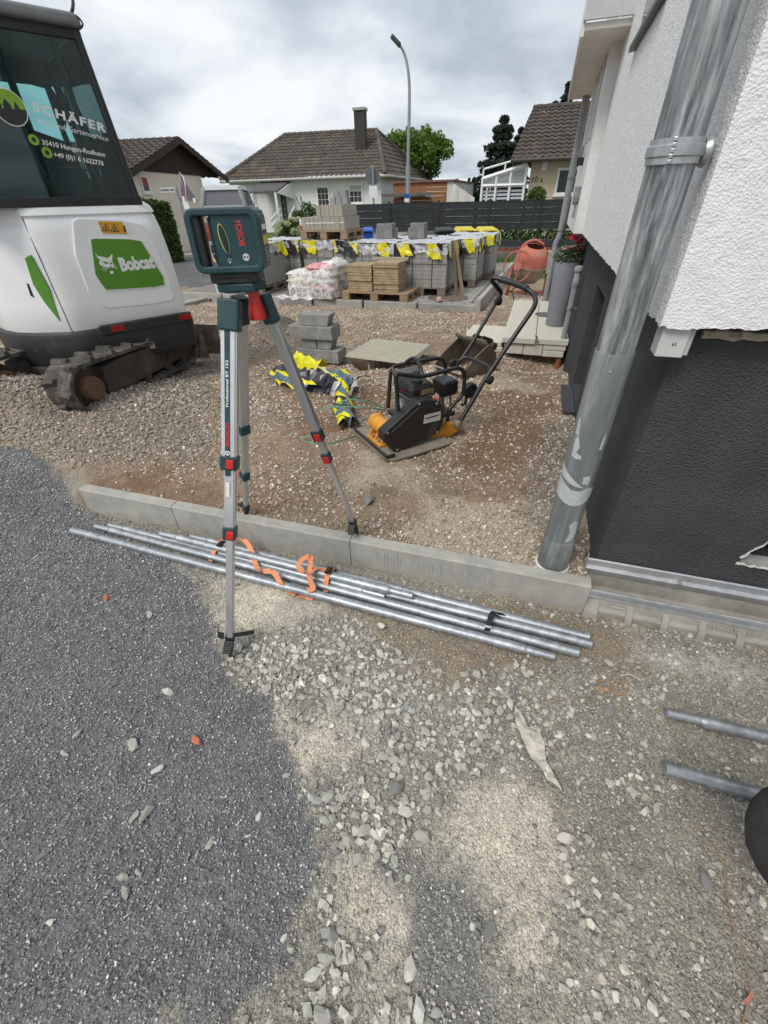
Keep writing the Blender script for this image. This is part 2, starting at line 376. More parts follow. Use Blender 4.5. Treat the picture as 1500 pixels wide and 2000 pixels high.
# ------------------------------------------------------------------ ground plan
TH = rad(-18.4)
HU = Vector((math.cos(TH), math.sin(TH), 0)); HV = Vector((-math.sin(TH), math.cos(TH), 0))   # house: along its front / away along its side
HK = G(1160, 1100, 0.14); HK.z = 0.0                                                         # corner of the plinth
KL = G(152, 955, 0.149); KR = G(1157, 1147, 0.149); KL.z = KR.z = 0.0                         # front edge of the kerb row
KD = (KR - KL).normalized(); KN = Vector((-KD.y, KD.x, 0))
PTH = rad(-20.8)
PU = Vector((math.cos(PTH), math.sin(PTH), 0)); PV = Vector((-math.sin(PTH), math.cos(PTH), 0)); PK = Vector((1.605, 7.522, 0))   # paved platform
PZ = -0.05
def base_z(y): return np.interp(y, [2.4, 8.0, 14.0, 2000], [0.12, -0.15, -0.3, -0.3])
def smallrel(x, y): return (fbm(x, y, 3.1, 4, 3) - 0.5) * 0.05
COVER_C = ((G(675, 690, .14) + G(800, 705, .14) + G(838, 663, .14) + G(727, 660, .14)) / 4)
PIT = G(1065, 715, 0.0)
def tz(x, y, rel=True):
 x = np.asarray(x, float); y = np.asarray(y, float)
 d = (x - KL.x) * KN.x + (y - KL.y) * KN.y; along = (x - KL.x) * KD.x + (y - KL.y) * KD.y
 hard = sstep(0.012, 0.048, d); soft = sstep(-0.15, 0.55, d)
 left = sstep(0.02, -0.25, along)
 st = hard * (1 - left) + soft * left
 KLEN = (KR - KL).length
 st = st * (1 - sstep(KLEN - 0.01, KLEN + 0.03, along) * sstep(0.30, 0.2, d))
 z = st * base_z(y)
 if rel:
  z = z + sstep(0.25, 1.2, d) * smallrel(x, y) + (1 - st) * (fbm(x, y, 1.7, 3, 9) - 0.5) * 0.03
 z = z + 0.19 * np.exp(-(((x + 2.75) / 0.95) ** 2 + ((y - 3.35) / 0.75) ** 2)) * sstep(0.05, 0.7, d) + 0.20 * np.exp(-(((x + 3.05) / 0.42) ** 2 + ((y - 2.95) / 0.45) ** 2)) * sstep(0.05, 0.7, d)
 z = z + 0.13 * np.exp(-(((x + 2.42) / 0.5) ** 2 + ((y - 2.08) / 0.3) ** 2)) * (1 - hard * (1 - left))
 z = z + 0.12 * np.exp(-(((x + 0.45) / 0.42) ** 2 + ((y - 3.55) / 0.3) ** 2))                       # hump in front of the cover plate
 z = z + 0.17 * np.exp(-(((x + 1.45) / 0.34) ** 2 + ((y - 6.35) / 0.42) ** 2))                       # dark heap
 cx, cy = COVER_C.x, COVER_C.y
 q = np.maximum(np.abs((x - cx) * 0.97 + (y - cy) * 0.25) / 0.36, np.abs(-(x - cx) * 0.25 + (y - cy) * 0.97) / 0.33)
 z = z - 0.3 * sstep(1.15, 0.9, q)
 z = z - 0.16 * np.exp(-(((x - PIT.x) / 0.3) ** 2 + ((y - PIT.y) / 0.22) ** 2))
 # under the paved platform and the road the soil lies a little lower
 p = (x - PK.x) * PU.x + (y - PK.y) * PU.y; qq = (x - PK.x) * PV.x + (y - PK.y) * PV.y
 z = np.where((p < 0.0) & (p > -6.2) & (qq > 0.0) & (qq < 6.0), np.minimum(z, PZ - 0.12), z)
 return z
def tz1(x, y): return float(tz(np.array([x]), np.array([y]))[0])
def GT(px, py, dz=0.0):
 """point of the soil seen at this pixel"""
 z = 0.05
 for _ in range(8):
  p = G(px, py, z); z = tz1(p.x, p.y)
 p = G(px, py, z + dz); return p
def gp(pts, z=0.0): return [G(a, b, z) for a, b in pts]
Z_DARK = [gp([(-500, 870), (60, 905), (112, 930), (135, 985), (150, 1015), (215, 1050), (300, 1085), (385, 1115), (408, 1180), (415, 1290), (460, 1345), (525, 1405), (560, 1480), (600, 1560), (640, 1625), (600, 1660), (585, 1750), (560, 1850), (480, 1950), (430, 2060), (-500, 2150)])]
Z_DARK2 = [gp([(805, 1700), (880, 1720), (945, 1850), (960, 1950), (900, 1970), (840, 1880), (795, 1800)]), gp([(610, 1555), (700, 1600), (800, 1690), (790, 1730), (700, 1690), (630, 1660)])]
Z_DUST = [gp([(545, 1400), (640, 1385), (690, 1420), (680, 1490), (600, 1520), (560, 1480)]), gp([(675, 1690), (770, 1680), (815, 1760), (800, 1850), (740, 1865), (690, 1800)]),
  gp([(860, 1560), (960, 1520), (1060, 1540), (1095, 1640), (1090, 1760), (1000, 1795), (930, 1750), (850, 1700), (830, 1640)]), gp([(400, 1130), (560, 1140), (600, 1190), (500, 1240), (425, 1245)])]
Z_STONE = [gp([(420, 1285), (540, 1200), (700, 1215), (830, 1300), (850, 1350), (960, 1330), (1010, 1400), (960, 1520), (860, 1560), (820, 1680), (720, 1690), (620, 1600), (560, 1500), (540, 1400), (480, 1340)]),
  gp([(590, 1650), (690, 1690), (680, 1830), (720, 1870), (770, 1910), (880, 2040), (470, 2060), (590, 1850)])]
Z_BROWN = [gp([(560, 1180), (1150, 1185), (1250, 1260), (1200, 1325), (1000, 1335), (850, 1325), (700, 1215)])]
Z_MORT = [gp([(1225, 1245), (1520, 1295), (1700, 1360), (1480, 1340), (1230, 1285)])]
Z_BROWNB = [gp([(105, 915), (250, 900), (400, 925), (560, 990), (520, 1020), (300, 985), (160, 955)], .12), gp([(880, 690), (1040, 715), (1075, 850), (1010, 950), (870, 935), (905, 860)], .08), gp([(560, 720), (700, 720), (730, 790), (600, 830)], .1)]
Z_HEAP = [gp([(-600, 700), (100, 720), (420, 690), (420, 900), (250, 900), (60, 905), (-600, 870)], .13)]
Z_WALLGR = [gp([(1050, 830), (1120, 820), (1110, 1100), (1060, 1090), (1030, 980)], .1)]
def zone2(x, y, polys, soft, amp, s=0, f=7.0):
 """ragged patch: the outline is eaten away by noise at several sizes"""
 m = np.full(x.shape, -1e3)
 for P in polys: m = np.maximum(m, poly_sd(x, y, P))
 m = m + (fbm(x, y, f, 5, 300 + s) - 0.5) * 2 * amp + (fbm(x, y, f * 9, 3, 400 + s) - 0.5) * amp * 0.9
 return sstep(-soft, soft, m)
def zone(x, y, polys, soft=0.03, warp=0.06, s=0):
 wx = x + (fbm(x, y, 9.0, 4, 100 + s) - 0.5) * 2 * warp; wy = y + (fbm(x, y, 9.0, 4, 200 + s) - 0.5) * 2 * warp
 m = np.zeros(x.shape)
 for P in polys: m = np.maximum(m, sstep(-soft, soft, poly_sd(wx, wy, P)))
 return m
def zones(x, y):
 d = (x - KL.x) * KN.x + (y - KL.y) * KN.y; along = (x - KL.x) * KD.x + (y - KL.y) * KD.y
 back = sstep(-0.02, 0.03, d) * sstep(-0.12, 0.0, along) + sstep(0.1, 0.3, d) * sstep(0.0, -0.12, along)
 fr = 1 - back
 Z = dict(back=back)
 Z['dark'] = zone2(x, y, Z_DARK, 0.03, 0.13, 1, 4.3) * (1 - back * 0.999); Z['darkp'] = zone2(x, y, Z_DARK, 0.13, 0.13, 1, 4.3) ** 1.4 * (1 - back * 0.999)
 Z['dark'] = np.maximum(Z['dark'], zone2(x, y, Z_DARK, 0.03, 0.05, 1) * sstep(0.0, -0.1, along) * sstep(0.9, 0.6, d))
 Z['dark2'] = zone2(x, y, Z_DARK2, 0.08, 0.13, 2) * fr
 Z['dust'] = zone2(x, y, Z_DUST, 0.08, 0.14, 3) * fr
 Z['stone'] = zone2(x, y, Z_STONE, 0.06, 0.12, 4) * fr * (1 - Z['dark']) * (1 - 0.85 * Z['dust'])
 Z['brown'] = zone2(x, y, Z_BROWN, 0.08, 0.14, 5) * fr
 Z['mort'] = zone2(x, y, Z_MORT, 0.05, 0.10, 6) * fr
 Z['brownb'] = zone2(x, y, Z_BROWNB, 0.22, 0.5, 7, 2.5) * back
 Z['heap'] = zone(x, y, Z_HEAP, 0.15, 0.15, 8) * back
 Z['wallgr'] = zone(x, y, Z_WALLGR, 0.1, 0.1, 10) * back
 Z['pile'] = np.clip(1.4 * np.exp(-(((x + 1.45) / 0.42) ** 2 + ((y - 6.35) / 0.5) ** 2)) - 0.2, 0, 1)
 return Z
def mixc(c, colr, m): return c * (1 - m[..., None]) + np.array(colr) * m[..., None]
def ground_colour(x, y):
 Z = zones(x, y); n1_ = fbm(x, y, 2.3, 5, 31)[..., None]; n2_ = fbm(x, y, 14.0, 4, 41)[..., None]
 front = np.array((0.285, 0.262, 0.218)) * (0.75 + 0.5 * n1_)
 rear = np.array((0.28, 0.208, 0.146)) * (0.7 + 0.6 * n1_)
 c = front * (1 - Z['back'][..., None]) + rear * Z['back'][..., None]
 c = mixc(c, (0.26, 0.245, 0.21), 0.5 * Z['stone'])
 c = mixc(c, (0.235, 0.18, 0.125), 0.75 * Z['brown'])
 c = mixc(c, (0.58, 0.525, 0.43), 0.88 * Z['dust'])
 c = mixc(c, (0.46, 0.43, 0.38), 0.8 * Z['mort'])
 c = mixc(c, (0.20, 0.125, 0.076), 0.9 * Z['brownb'])
 sand = Z['back'] * sstep(0.56, 0.68, fbm(x, y, 1.9, 4, 91)); c = mixc(c, (0.46, 0.39, 0.30), 0.75 * sand)
 c = mixc(c, (0.25, 0.20, 0.155), 0.6 * Z['heap'])
 c = mixc(c, (0.17, 0.15, 0.13), 0.6 * Z['wallgr'])
 c = mixc(c, (0.12, 0.11, 0.09), 0.9 * Z['pile'])
 c = mixc(c, (0.158, 0.16, 0.163), np.maximum(Z['dark'], 0.75 * Z['dark2']))
 grass = sstep(11.5, 12.5, y) * sstep(1.0, 2.2, x)
 c = mixc(c, (0.07, 0.13, 0.03), grass)
 far = sstep(22, 30, y)
 c = mixc(c, (0.08, 0.12, 0.04), far)
 return c * (0.8 + 0.4 * n2_)
def axis(parts):
 a = [np.arange(p[0], p[1], p[2]) for p in parts]; return np.unique(np.round(np.concatenate(a), 5))
gx = np.concatenate([-np.geomspace(400, 6.0, 26), axis([(-6.0, -2.7, 0.06), (-2.7, 1.7, 0.0125), (1.7, 5.0, 0.05)]), np.geomspace(5.0, 400, 26)])
gy = np.concatenate([-np.geomspace(200, 0.6, 14), axis([(-0.6, -0.05, 0.05), (-0.05, 2.6, 0.0125), (2.6, 6.0, 0.03), (6.0, 9.5, 0.06)]), np.geomspace(9.5, 900, 44)])
GX, GY = np.meshgrid(gx, gy); fx_, fy_ = GX.ravel(), GY.ravel()
zf = tz(fx_, fy_); near_w = sstep(10, 4, fy_) * sstep(-6, -4, fx_)
zf = zf + near_w * ((fbm(fx_, fy_, 38.0, 3, 51) - 0.5) * 0.014 + (fbm(fx_, fy_, 110.0, 2, 53) - 0.5) * 0.006)
nx_, ny_ = len(gx), len(gy)
ii = np.arange(nx_ * ny_).reshape(ny_, nx_)
quads = np.stack([ii[:-1, :-1], ii[:-1, 1:], ii[1:, 1:], ii[1:, :-1]], -1).reshape(-1, 4)
gm = np_mesh('ground', np.stack([fx_, fy_, zf], 1), quads, ground_colour(fx_, fy_), 4)
gm.polygons.foreach_set('use_smooth', np.ones(len(gm.polygons), bool))
M_GROUND = attr_mat('soil', 0.95, 0.6, 260.0, 0.36, 60.0, 420.0, 0.006, ((330.0, 0.3), (140.0, 0.16)))
ground = link('ground', gm, M_GROUND); ground['kind'] = 'structure'

# ------------------------------------------------------------------ loose gravel (too many to count)
M_STONE = attr_mat('stone', 0.9, 0.35, 120.0, 0.28, 35.0, 260.0, 0.004)
M_CHIP = attr_mat('chipping', 0.62, 0.0, 100.0, 0.2, 60.0, 500.0)
def in_house(x, y, m=0.0):
 a = (x - HK.x) * HU.x + (y - HK.y) * HU.y; b = (x - HK.x) * HV.x + (y - HK.y) * HV.y
 return (a > -m) & (b > -m)
def on_kerb(x, y):
 d = (x - KL.x) * KN.x + (y - KL.y) * KN.y; al = (x - KL.x) * KD.x + (y - KL.y) * KD.y
 return (d > -0.012) & (d < 0.07) & (al > -0.01) & (al < 2.75)
def on_platform(x, y):
 p = (x - PK.x) * PU.x + (y - PK.y) * PU.y; q = (x - PK.x) * PV.x + (y - PK.y) * PV.y
 return (p < 0.06) & (q > -0.06)
def in_view(x, y, m=0.4):
 """keeps loose stones to the part of the site the photograph could show from about here"""
 zc = y * math.cos(PITCH) + EYE_H * math.sin(PITCH); return (zc > 0.3) & (np.abs(x) < zc * 0.93 + 0.25 + m)
def cand(n, x0, x1, y0, y1):
 x = RNG.uniform(x0, x1, n); y = RNG.uniform(y0, y1, n)
 k = in_view(x, y) & ~in_house(x, y, 0.0) & ~on_kerb(x, y) & ~on_platform(x, y); return x[k], y[k]
def stone_cols(n, pal, sd=0.16):
 pal = np.array(pal); c = pal[RNG.integers(0, len(pal), n)]; return np.clip(c * RNG.normal(1, sd, (n, 1)) * RNG.normal(1, 0.011, (n, 3)), 0.01, 0.85)
PAL_PALE = [(0.46, 0.44, 0.39), (0.51, 0.49, 0.44), (0.40, 0.39, 0.352), (0.45, 0.42, 0.35), (0.35, 0.345, 0.32)]
PAL_TAN = [(0.45, 0.37, 0.295), (0.40, 0.315, 0.24), (0.52, 0.47, 0.405), (0.33, 0.26, 0.20), (0.41, 0.32, 0.255), (0.37, 0.275, 0.21), (0.57, 0.53, 0.475), (0.37, 0.335, 0.285)]
PAL_HEAP = [(0.30, 0.265, 0.225), (0.35, 0.31, 0.265), (0.26, 0.225, 0.185), (0.32, 0.27, 0.22), (0.40, 0.365, 0.32)]
PAL_DARK = [(0.275, 0.277, 0.281), (0.365, 0.367, 0.37), (0.19, 0.192, 0.196), (0.475, 0.475, 0.472), (0.315, 0.317, 0.322), (0.235, 0.237, 0.241)]
PAL_GREY = [(0.35, 0.335, 0.30), (0.29, 0.28, 0.25), (0.42, 0.40, 0.355), (0.25, 0.242, 0.222)]
CHIPS = rock_protos(10, 6, 0.55, 1); PEBB = rock_protos(14, 8, 0.62, 2); ROCKS = rock_protos(16, 13, 0.62, 3)
def put(name, x, y, size, colr, protos, sink=0.25, tilt=0.5, m=M_STONE, lift=0.0):
 z = tz(x, y) + near_rel(x, y) + size * (0.55 - sink) * 0.6 + lift
 o = link(name, scatter_mesh(name, np.stack([x, y, z], 1), size, colr, protos, tilt), m); o['kind'] = 'stuff'; return o
def near_rel(x, y): return sstep(10, 4, y) * ((fbm(x, y, 38.0, 3, 51) - 0.5) * 0.014)
# dark chippings
x, y = cand(230000, -3.0, 0.6, -0.1, 2.6); Z = zones(x, y)
p = np.maximum(np.maximum(Z['dark'], Z['darkp']), 0.5 * Z['dark2'] * (1 - Z['dust'])); keep = (RNG.random(len(x)) < p) & (RNG.random(len(x)) < np.interp(y, [0, 1.2, 2.2], [1, 0.9, 0.6])); x, y = x[keep], y[keep]
s = (0.0024 + 0.0034 * RNG.random(len(x)) ** 1.5) * np.interp(y, [0, 1.0, 2.2], [1.0, 1.15, 1.6])
put('dark_chippings', x, y, s, stone_cols(len(x), PAL_DARK, 0.3), CHIPS, 0.1, 0.45, M_CHIP, RNG.uniform(0, 0.004, len(x)))['label'] = 'dark grey fine chippings spread over the ground'
# pale crushed stone of the foreground: grit, pebbles, rubble
x, y = cand(150000, -1.6, 1.6, -0.1, 1.9); Z = zones(x, y)
p = (1 - Z['back']) * (0.70 - 0.5 * Z['dust'] + 0.25 * Z['stone'] - 0.3 * Z['brown']) * (1 - Z['dark'] * 0.95) * (1 - 0.6 * Z['mort'])
keep = RNG.random(len(x)) < p; x, y = x[keep], y[keep]; Zs = Z['stone'][keep]
s = 0.0022 + 0.0048 * RNG.random(len(x)) ** 1.7; c = stone_cols(len(x), PAL_GREY + PAL_GREY + PAL_PALE, 0.24)
put('fine_grit', x, y, s, c, CHIPS, 0.25, 0.5)['label'] = 'fine grey grit between the crushed stones'
x, y = cand(30000, -1.6, 1.6, -0.1, 1.9); Z = zones(x, y); clump = sstep(0.42, 0.62, fbm(x, y, 6.0, 3, 66)) * sstep(0.1, 0.35, x)
p = (1 - Z['back']) * (0.34 + 0.4 * clump + 0.62 * Z['stone'] - 0.34 * Z['dust'] - 0.3 * Z['brown']) * (1 - Z['dark'] * 0.985) * (1 - Z['mort'] * 0.8)
keep = RNG.random(len(x)) < p; x, y = x[keep], y[keep]; Zs = np.maximum(Z['stone'], 0.7 * clump)[keep]
s = 0.005 + 0.0135 * RNG.random(len(x)) ** (3.2 - 1.6 * Zs) * (0.75 + 0.4 * Zs); c = stone_cols(len(x), PAL_PALE + PAL_GREY, 0.17) * (0.82 + 0.25 * Zs[:, None])
put('crushed_stone', x, y, s, c, ROCKS, 0.28, 0.4)['label'] = 'pale grey crushed stone strewn beside the dark chippings'
# gravel behind the kerb row
def rear_gravel(name, n, x0, x1, y0, y1, s0, s1, lab):
 x, y = cand(n, x0, x1, y0, y1); Z = zones(x, y)
 nz = fbm(x, y, 1.6, 4, 77); p = Z['back'] * np.clip(0.5 + 3.2 * (nz - 0.42), 0.1, 1.0) * (1 - 0.72 * Z['brownb']); p = np.maximum(p, Z['heap'] * Z['back'] * 0.97); p = np.maximum(p, 0.8 * Z['wallgr']); p = np.maximum(p, Z['pile'])
 p *= (1 - Z['dark'])
 keep = RNG.random(len(x)) < p; x, y = x[keep], y[keep]; hp = Z['heap'][keep]; pl = Z['pile'][keep]; wg = Z['wallgr'][keep]
 s = (s0 + (s1 - s0) * RNG.random(len(x)) ** 2.0) * (1 + 0.25 * hp - 0.4 * pl)
 c = np.where((RNG.random(len(x)) < hp * 0.9)[:, None], stone_cols(len(x), PAL_HEAP, 0.14), stone_cols(len(x), PAL_TAN, 0.16))
 c = np.where((RNG.random(len(x)) < pl)[:, None], stone_cols(len(x), [(0.15, 0.135, 0.11), (0.20, 0.18, 0.15)], 0.2), c)
 c = np.where((RNG.random(len(x)) < wg * 0.8)[:, None], stone_cols(len(x), PAL_GREY, 0.2), c)
 put(name, x, y, s, c, PEBB, 0.15, 0.45)['label'] = lab
rear_gravel('gravel', 64000, -2.9, 2.0, 1.2, 3.2, 0.0042, 0.017, 'tan and grey gravel behind the kerb row')
rear_gravel('gravel', 62000, -3.8, 2.6, 3.0, 5.6, 0.0065, 0.022, 'tan and grey gravel in the middle of the site')
rear_gravel('gravel', 34000, -4.2, 3.2, 5.4, 9.6, 0.012, 0.028, 'pinkish tan gravel in front of the paved platform')
# ------------------------------------------------------------------ shared materials
M_CONC = mat('concrete', (0.36, 0.35, 0.315), (0.29, 0.285, 0.26), 18, 0.92, bump=0.5, bscale=180, c3=(0.43, 0.42, 0.38), s3=5, l3=0.5, h3=0.75, bdist=0.003)
M_CONC_D = mat('concrete_grey', (0.25, 0.25, 0.245), (0.18, 0.18, 0.175), 22, 0.9, bump=0.5, bscale=200, c3=(0.31, 0.31, 0.30), s3=6, bdist=0.003)
M_GALV = mat('galvanised', (0.40, 0.425, 0.45), (0.27, 0.29, 0.315), 38, 0.45, 0.7, bump=0.15, bscale=140, c3=(0.50, 0.52, 0.54), s3=12, rvar=0.12)
M_ALU = mat('aluminium', (0.66, 0.67, 0.68), (0.56, 0.57, 0.585), 30, 0.34, 0.85, rvar=0.08, stretch=(1, 1, 0.1))
M_BLACK = mat('black_plastic', (0.022, 0.022, 0.024), (0.014, 0.014, 0.015), 20, 0.5, bump=0.2, bscale=300, c3=(0.06, 0.058, 0.054), s3=6, l3=0.58, h3=0.8)
M_TEAL = mat('dark_teal_plastic', (0.012, 0.052, 0.062), (0.008, 0.038, 0.046), 14, 0.42, bump=0.15, bscale=500, c3=(0.035, 0.085, 0.095), s3=9, l3=0.56, h3=0.8)
M_RED = mat('red_plastic', (0.55, 0.02, 0.015), (0.42, 0.014, 0.012), 12, 0.38)
M_REDTXT = mat('red_print', (0.50, 0.03, 0.04), (0.44, 0.028, 0.035), 40, 0.5)
M_WHITETXT = mat('white_print', (0.78, 0.78, 0.78), (0.7, 0.7, 0.7), 40, 0.5)
M_BLACKTXT = mat('black_print', (0.02, 0.02, 0.02), (0.015, 0.015, 0.015), 40, 0.5)
M_ORANGE = mat('orange_webbing', (0.82, 0.31, 0.15), (0.70, 0.25, 0.115), 60, 0.75, bump=0.4, bscale=500)

# ------------------------------------------------------------------ kerb stones at the front
KTOP, KW = 0.149, 0.058
cuts = [KL] + [G(px, py, KTOP) for px, py in ((332, 990), (681, 1058))] + [KR]
al = [max(0.0, (c - KL).dot(KD)) for c in cuts]
knames = ('short pale concrete kerb stone with a free left end beside dark chippings', 'middle concrete kerb stone with a tripod foot behind it', 'right concrete kerb stone streaked with white runs next to the downpipe')
for i in range(3):
 a0, a1 = al[i] + (0.002 if i else 0), al[i + 1] - 0.002
 mb = MB(); n = 14; prof = [(0.0, -0.12), (0.0, KTOP - 0.006), (0.006, KTOP), (KW - 0.004, KTOP), (KW, KTOP - 0.004), (KW, -0.12)]
 V = []
 for k in range(n + 1):
  t = a0 + (a1 - a0) * k / n
  for d, z in prof:
   skew = -0.0
   V.append((t + random.uniform(-.0006, .0006), d + random.uniform(-.0007, .0007), z + random.uniform(-.0007, .0007)))
 m = len(prof); Fs = [(k * m + j, k * m + (j + 1) % m, (k + 1) * m + (j + 1) % m, (k + 1) * m + j) for k in range(n) for j in range(m)] + [tuple(range(m)), tuple(range(n * m + m - 1, n * m - 1, -1))]
 mb.add(V, Fs)
 o = mb.build('kerb_stone', M_CONC); o.matrix_world = frame(KL, KD); tag(o, knames[i], 'kerb stone', 'kerb stones in a row across the site')
 if i == 2:   # lime runs down the face
  M_LIME = mat('lime_run', (0.50, 0.49, 0.46), (0.34, 0.335, 0.31), 90, 0.9)
  rr = random.Random(5); mb = MB()
  for k in range(34):
   t = a0 + 0.12 + rr.random() ** 1.2 * 0.72; z = KTOP - rr.uniform(0.015, 0.05); L = rr.uniform(0.02, 0.085); wv = rr.uniform(0.002, 0.0045)
   P = [(t + rr.uniform(-.002, .002), -0.0014, z - L * q / 5) for q in range(6)]
   mb.strip(P, [(1, 0, 0)] * 6, wv, 0.0008)
  mb.build('lime_run', M_LIME, o)['kind'] = 'stuff'

# ------------------------------------------------------------------ steel poles lying in front of the kerb
def pole(name, a, b, r, label, sock=None, flip=False, group='galvanised steel poles on the ground', plug=None):
 a = Vector(a); b = Vector(b); d = (b - a); L = d.length; M = frame(a, d)
 t = thing(name, label, 'steel pole', M, group)
 x0 = 0.0; x1 = L
 if sock in ('a', 'ab'):
  mb = MB(); mb.tube([(0, 0, 0), (0.10, 0, 0)], r * 0.78, 14); mb.tube([(0.098, 0, 0), (0.112, 0, 0), (0.116, 0, 0)], [r * 0.8, r * 1.04, r], 14); mb.build('spigot', M_GALV, t, auto=40); x0 = 0.114
 if sock in ('b', 'ab'):
  mb = MB(); mb.tube([(L - 0.10, 0, 0), (L, 0, 0)], r * 0.78, 14); mb.tube([(L - 0.116, 0, 0), (L - 0.112, 0, 0), (L - 0.098, 0, 0)], [r, r * 1.04, r * 0.8], 14); mb.build('spigot', M_GALV, t, auto=40); x1 = L - 0.114
 mb = MB(); n = 14
 P = [(x0, 0, 0), (x1, 0, 0)]
 mb.tube([(x0 + (x1 - x0) * k / 12, 0, math.sin(k / 12 * math.pi) * -0.002) for k in range(13)], r, n, caps=True); mb.build('tube', M_GALV, t, auto=40)
 if sock != 'b':
  pass
 return t
RP = 0.0195
def onz(px, py, z): return G(px, py, z)
def extend(a, b, k): return a + (b - a) * k
poleA = (onz(142, 1036, RP), onz(1083, 1283, RP))
pole('steel_pole', poleA[0], poleA[1], RP, 'long galvanised steel pole lying separately, nearest the camera', 'b')
pole('steel_pole', onz(188, 1028, RP), onz(1130, 1275, RP), RP, 'galvanised steel pole second from the front of the bundle, its spigot at the left', 'a')
pole('steel_pole', onz(340, 1055, RP + 0.004), onz(752, 1165, RP + 0.004), RP, 'short galvanised pole in the orange straps whose right spigot ends before the others', 'b')
pole('steel_pole', onz(215, 1026, RP), onz(1155, 1258, RP), RP, 'galvanised steel pole in the middle of the bundle reaching farthest right', 'a')
pole('steel_pole', onz(315, 1042, RP + 0.034), onz(806, 1164, RP + 0.034), RP, 'galvanised pole lying on top of the bundle under both orange straps', 'ab')
pole('steel_pole', onz(375, 1048, RP), onz(1150, 1245, RP), RP, 'galvanised steel pole of the bundle lying closest to the kerb', 'a')
pole('steel_pole', onz(1300, 1391, RP), onz(1300, 1391, RP) + Vector((0.95, -0.31, 0)), RP, 'loose grey pole lying near the drainage channel at the right edge', 'a')
pole('steel_pole', onz(1297, 1499, RP), onz(1297, 1499, RP) + Vector((0.95, -0.315, 0)), RP, 'loose grey pole running under the dark trouser knee at the right edge', None)
# straps around the bundle
WV = KN * -1
def strap(name, pix, width, material, label, across=None, th=0.0016):
 """pix: (px, py, z) points the band passes"""
 P = smooth_path([onz(a, b, z) for a, b, z in pix], 5); W = []
 for i in range(len(P)):
  a = P[max(0, i - 1)]; b = P[min(len(P) - 1, i + 1)]; d = (b - a).normalized()
  ref = across if across is not None else KD
  wv = (ref - d * ref.dot(d)); W.append(wv if wv.length > 0.05 else d.orthogonal())
 mb = MB(); mb.strip(P, W, width, th)
 return mb, label
def strap_thing(name, label, pieces, material, buckle=None):
 t = thing(name, label, 'strap', onz(pieces[0][0][0], pieces[0][0][1], 0.0)); inv = t.matrix_world.inverted()
 for pc in pieces:
  wd = pc[-1] if isinstance(pc[-1], float) else 0.022
  pts = [q for q in pc if not isinstance(q, float)]
  mb, _ = strap(name, pts, wd, material, label); mb.v = [tuple(inv @ Vector(v)) for v in mb.v]
  mb.build('webbing', material, t)
 if buckle:
  mb = MB(inv @ frame(onz(*buckle), KD)); mb.box((0, 0, 0), (0.028, 0.04, 0.008)); mb.box((0, 0.0, 0.007), (0.016, 0.03, 0.006)); mb.build('buckle', M_BLACK, t, bevel=0.002)
 return t
strap_thing('orange_strap', 'orange webbing strap tied round the poles behind the tripod leg, its loose end trailing',
 [[(410, 1096, 0.012), (417, 1078, 0.045), (428, 1060, 0.068), (442, 1051, 0.066), (455, 1055, 0.03)],
 [(452, 1052, 0.07), (478, 1056, 0.085), (492, 1078, 0.06), (500, 1105, 0.05), (510, 1116, 0.06), (532, 1116, 0.068), (548, 1138, 0.045), (560, 1152, 0.008), (576, 1161, 0.006), (594, 1164, 0.004), (612, 1168, 0.004)]], M_ORANGE, (431, 1062, 0.075))
strap_thing('orange_strap', 'orange webbing strap with a standing loop round the middle of the pole bundle',
 [[(636, 1156, 0.012), (637, 1135, 0.05), (642, 1118, 0.072), (650, 1110, 0.055), (657, 1112, 0.03)],
 [(640, 1116, 0.078), (618, 1110, 0.085), (604, 1119, 0.088), (590, 1116, 0.095), (583, 1104, 0.105), (590, 1093, 0.115), (606, 1086, 0.125), (607, 1100, 0.105), (604, 1120, 0.08), (607, 1138, 0.06), (612, 1150, 0.05), (600, 1153, 0.045)]], M_ORANGE, (642, 1114, 0.082))
M_BLACKWEB = mat('black_webbing', (0.018, 0.018, 0.018), (0.010, 0.010, 0.010), 60, 0.8, bump=0.4, bscale=400)
tb = strap_thing('black_strap', 'black webbing strap with a pale buckle round the right end of the poles',
 [[(950, 1238, 0.012), (954, 1222, 0.05), (962, 1198, 0.062), (975, 1197, 0.05), (990, 1209, 0.01)], [(962, 1198, 0.064), (978, 1206, 0.035), (992, 1210, 0.006), 0.012]], M_BLACKWEB)
mb = MB(tb.matrix_world.inverted() @ frame(onz(953, 1224, 0.056), KD)); mb.box((0, 0, 0), (0.03, 0.01, 0.006)); mb.build('buckle', mat('pale_buckle', (0.6, 0.62, 0.62), None, 20, 0.4, 0.5), tb, bevel=0.002)

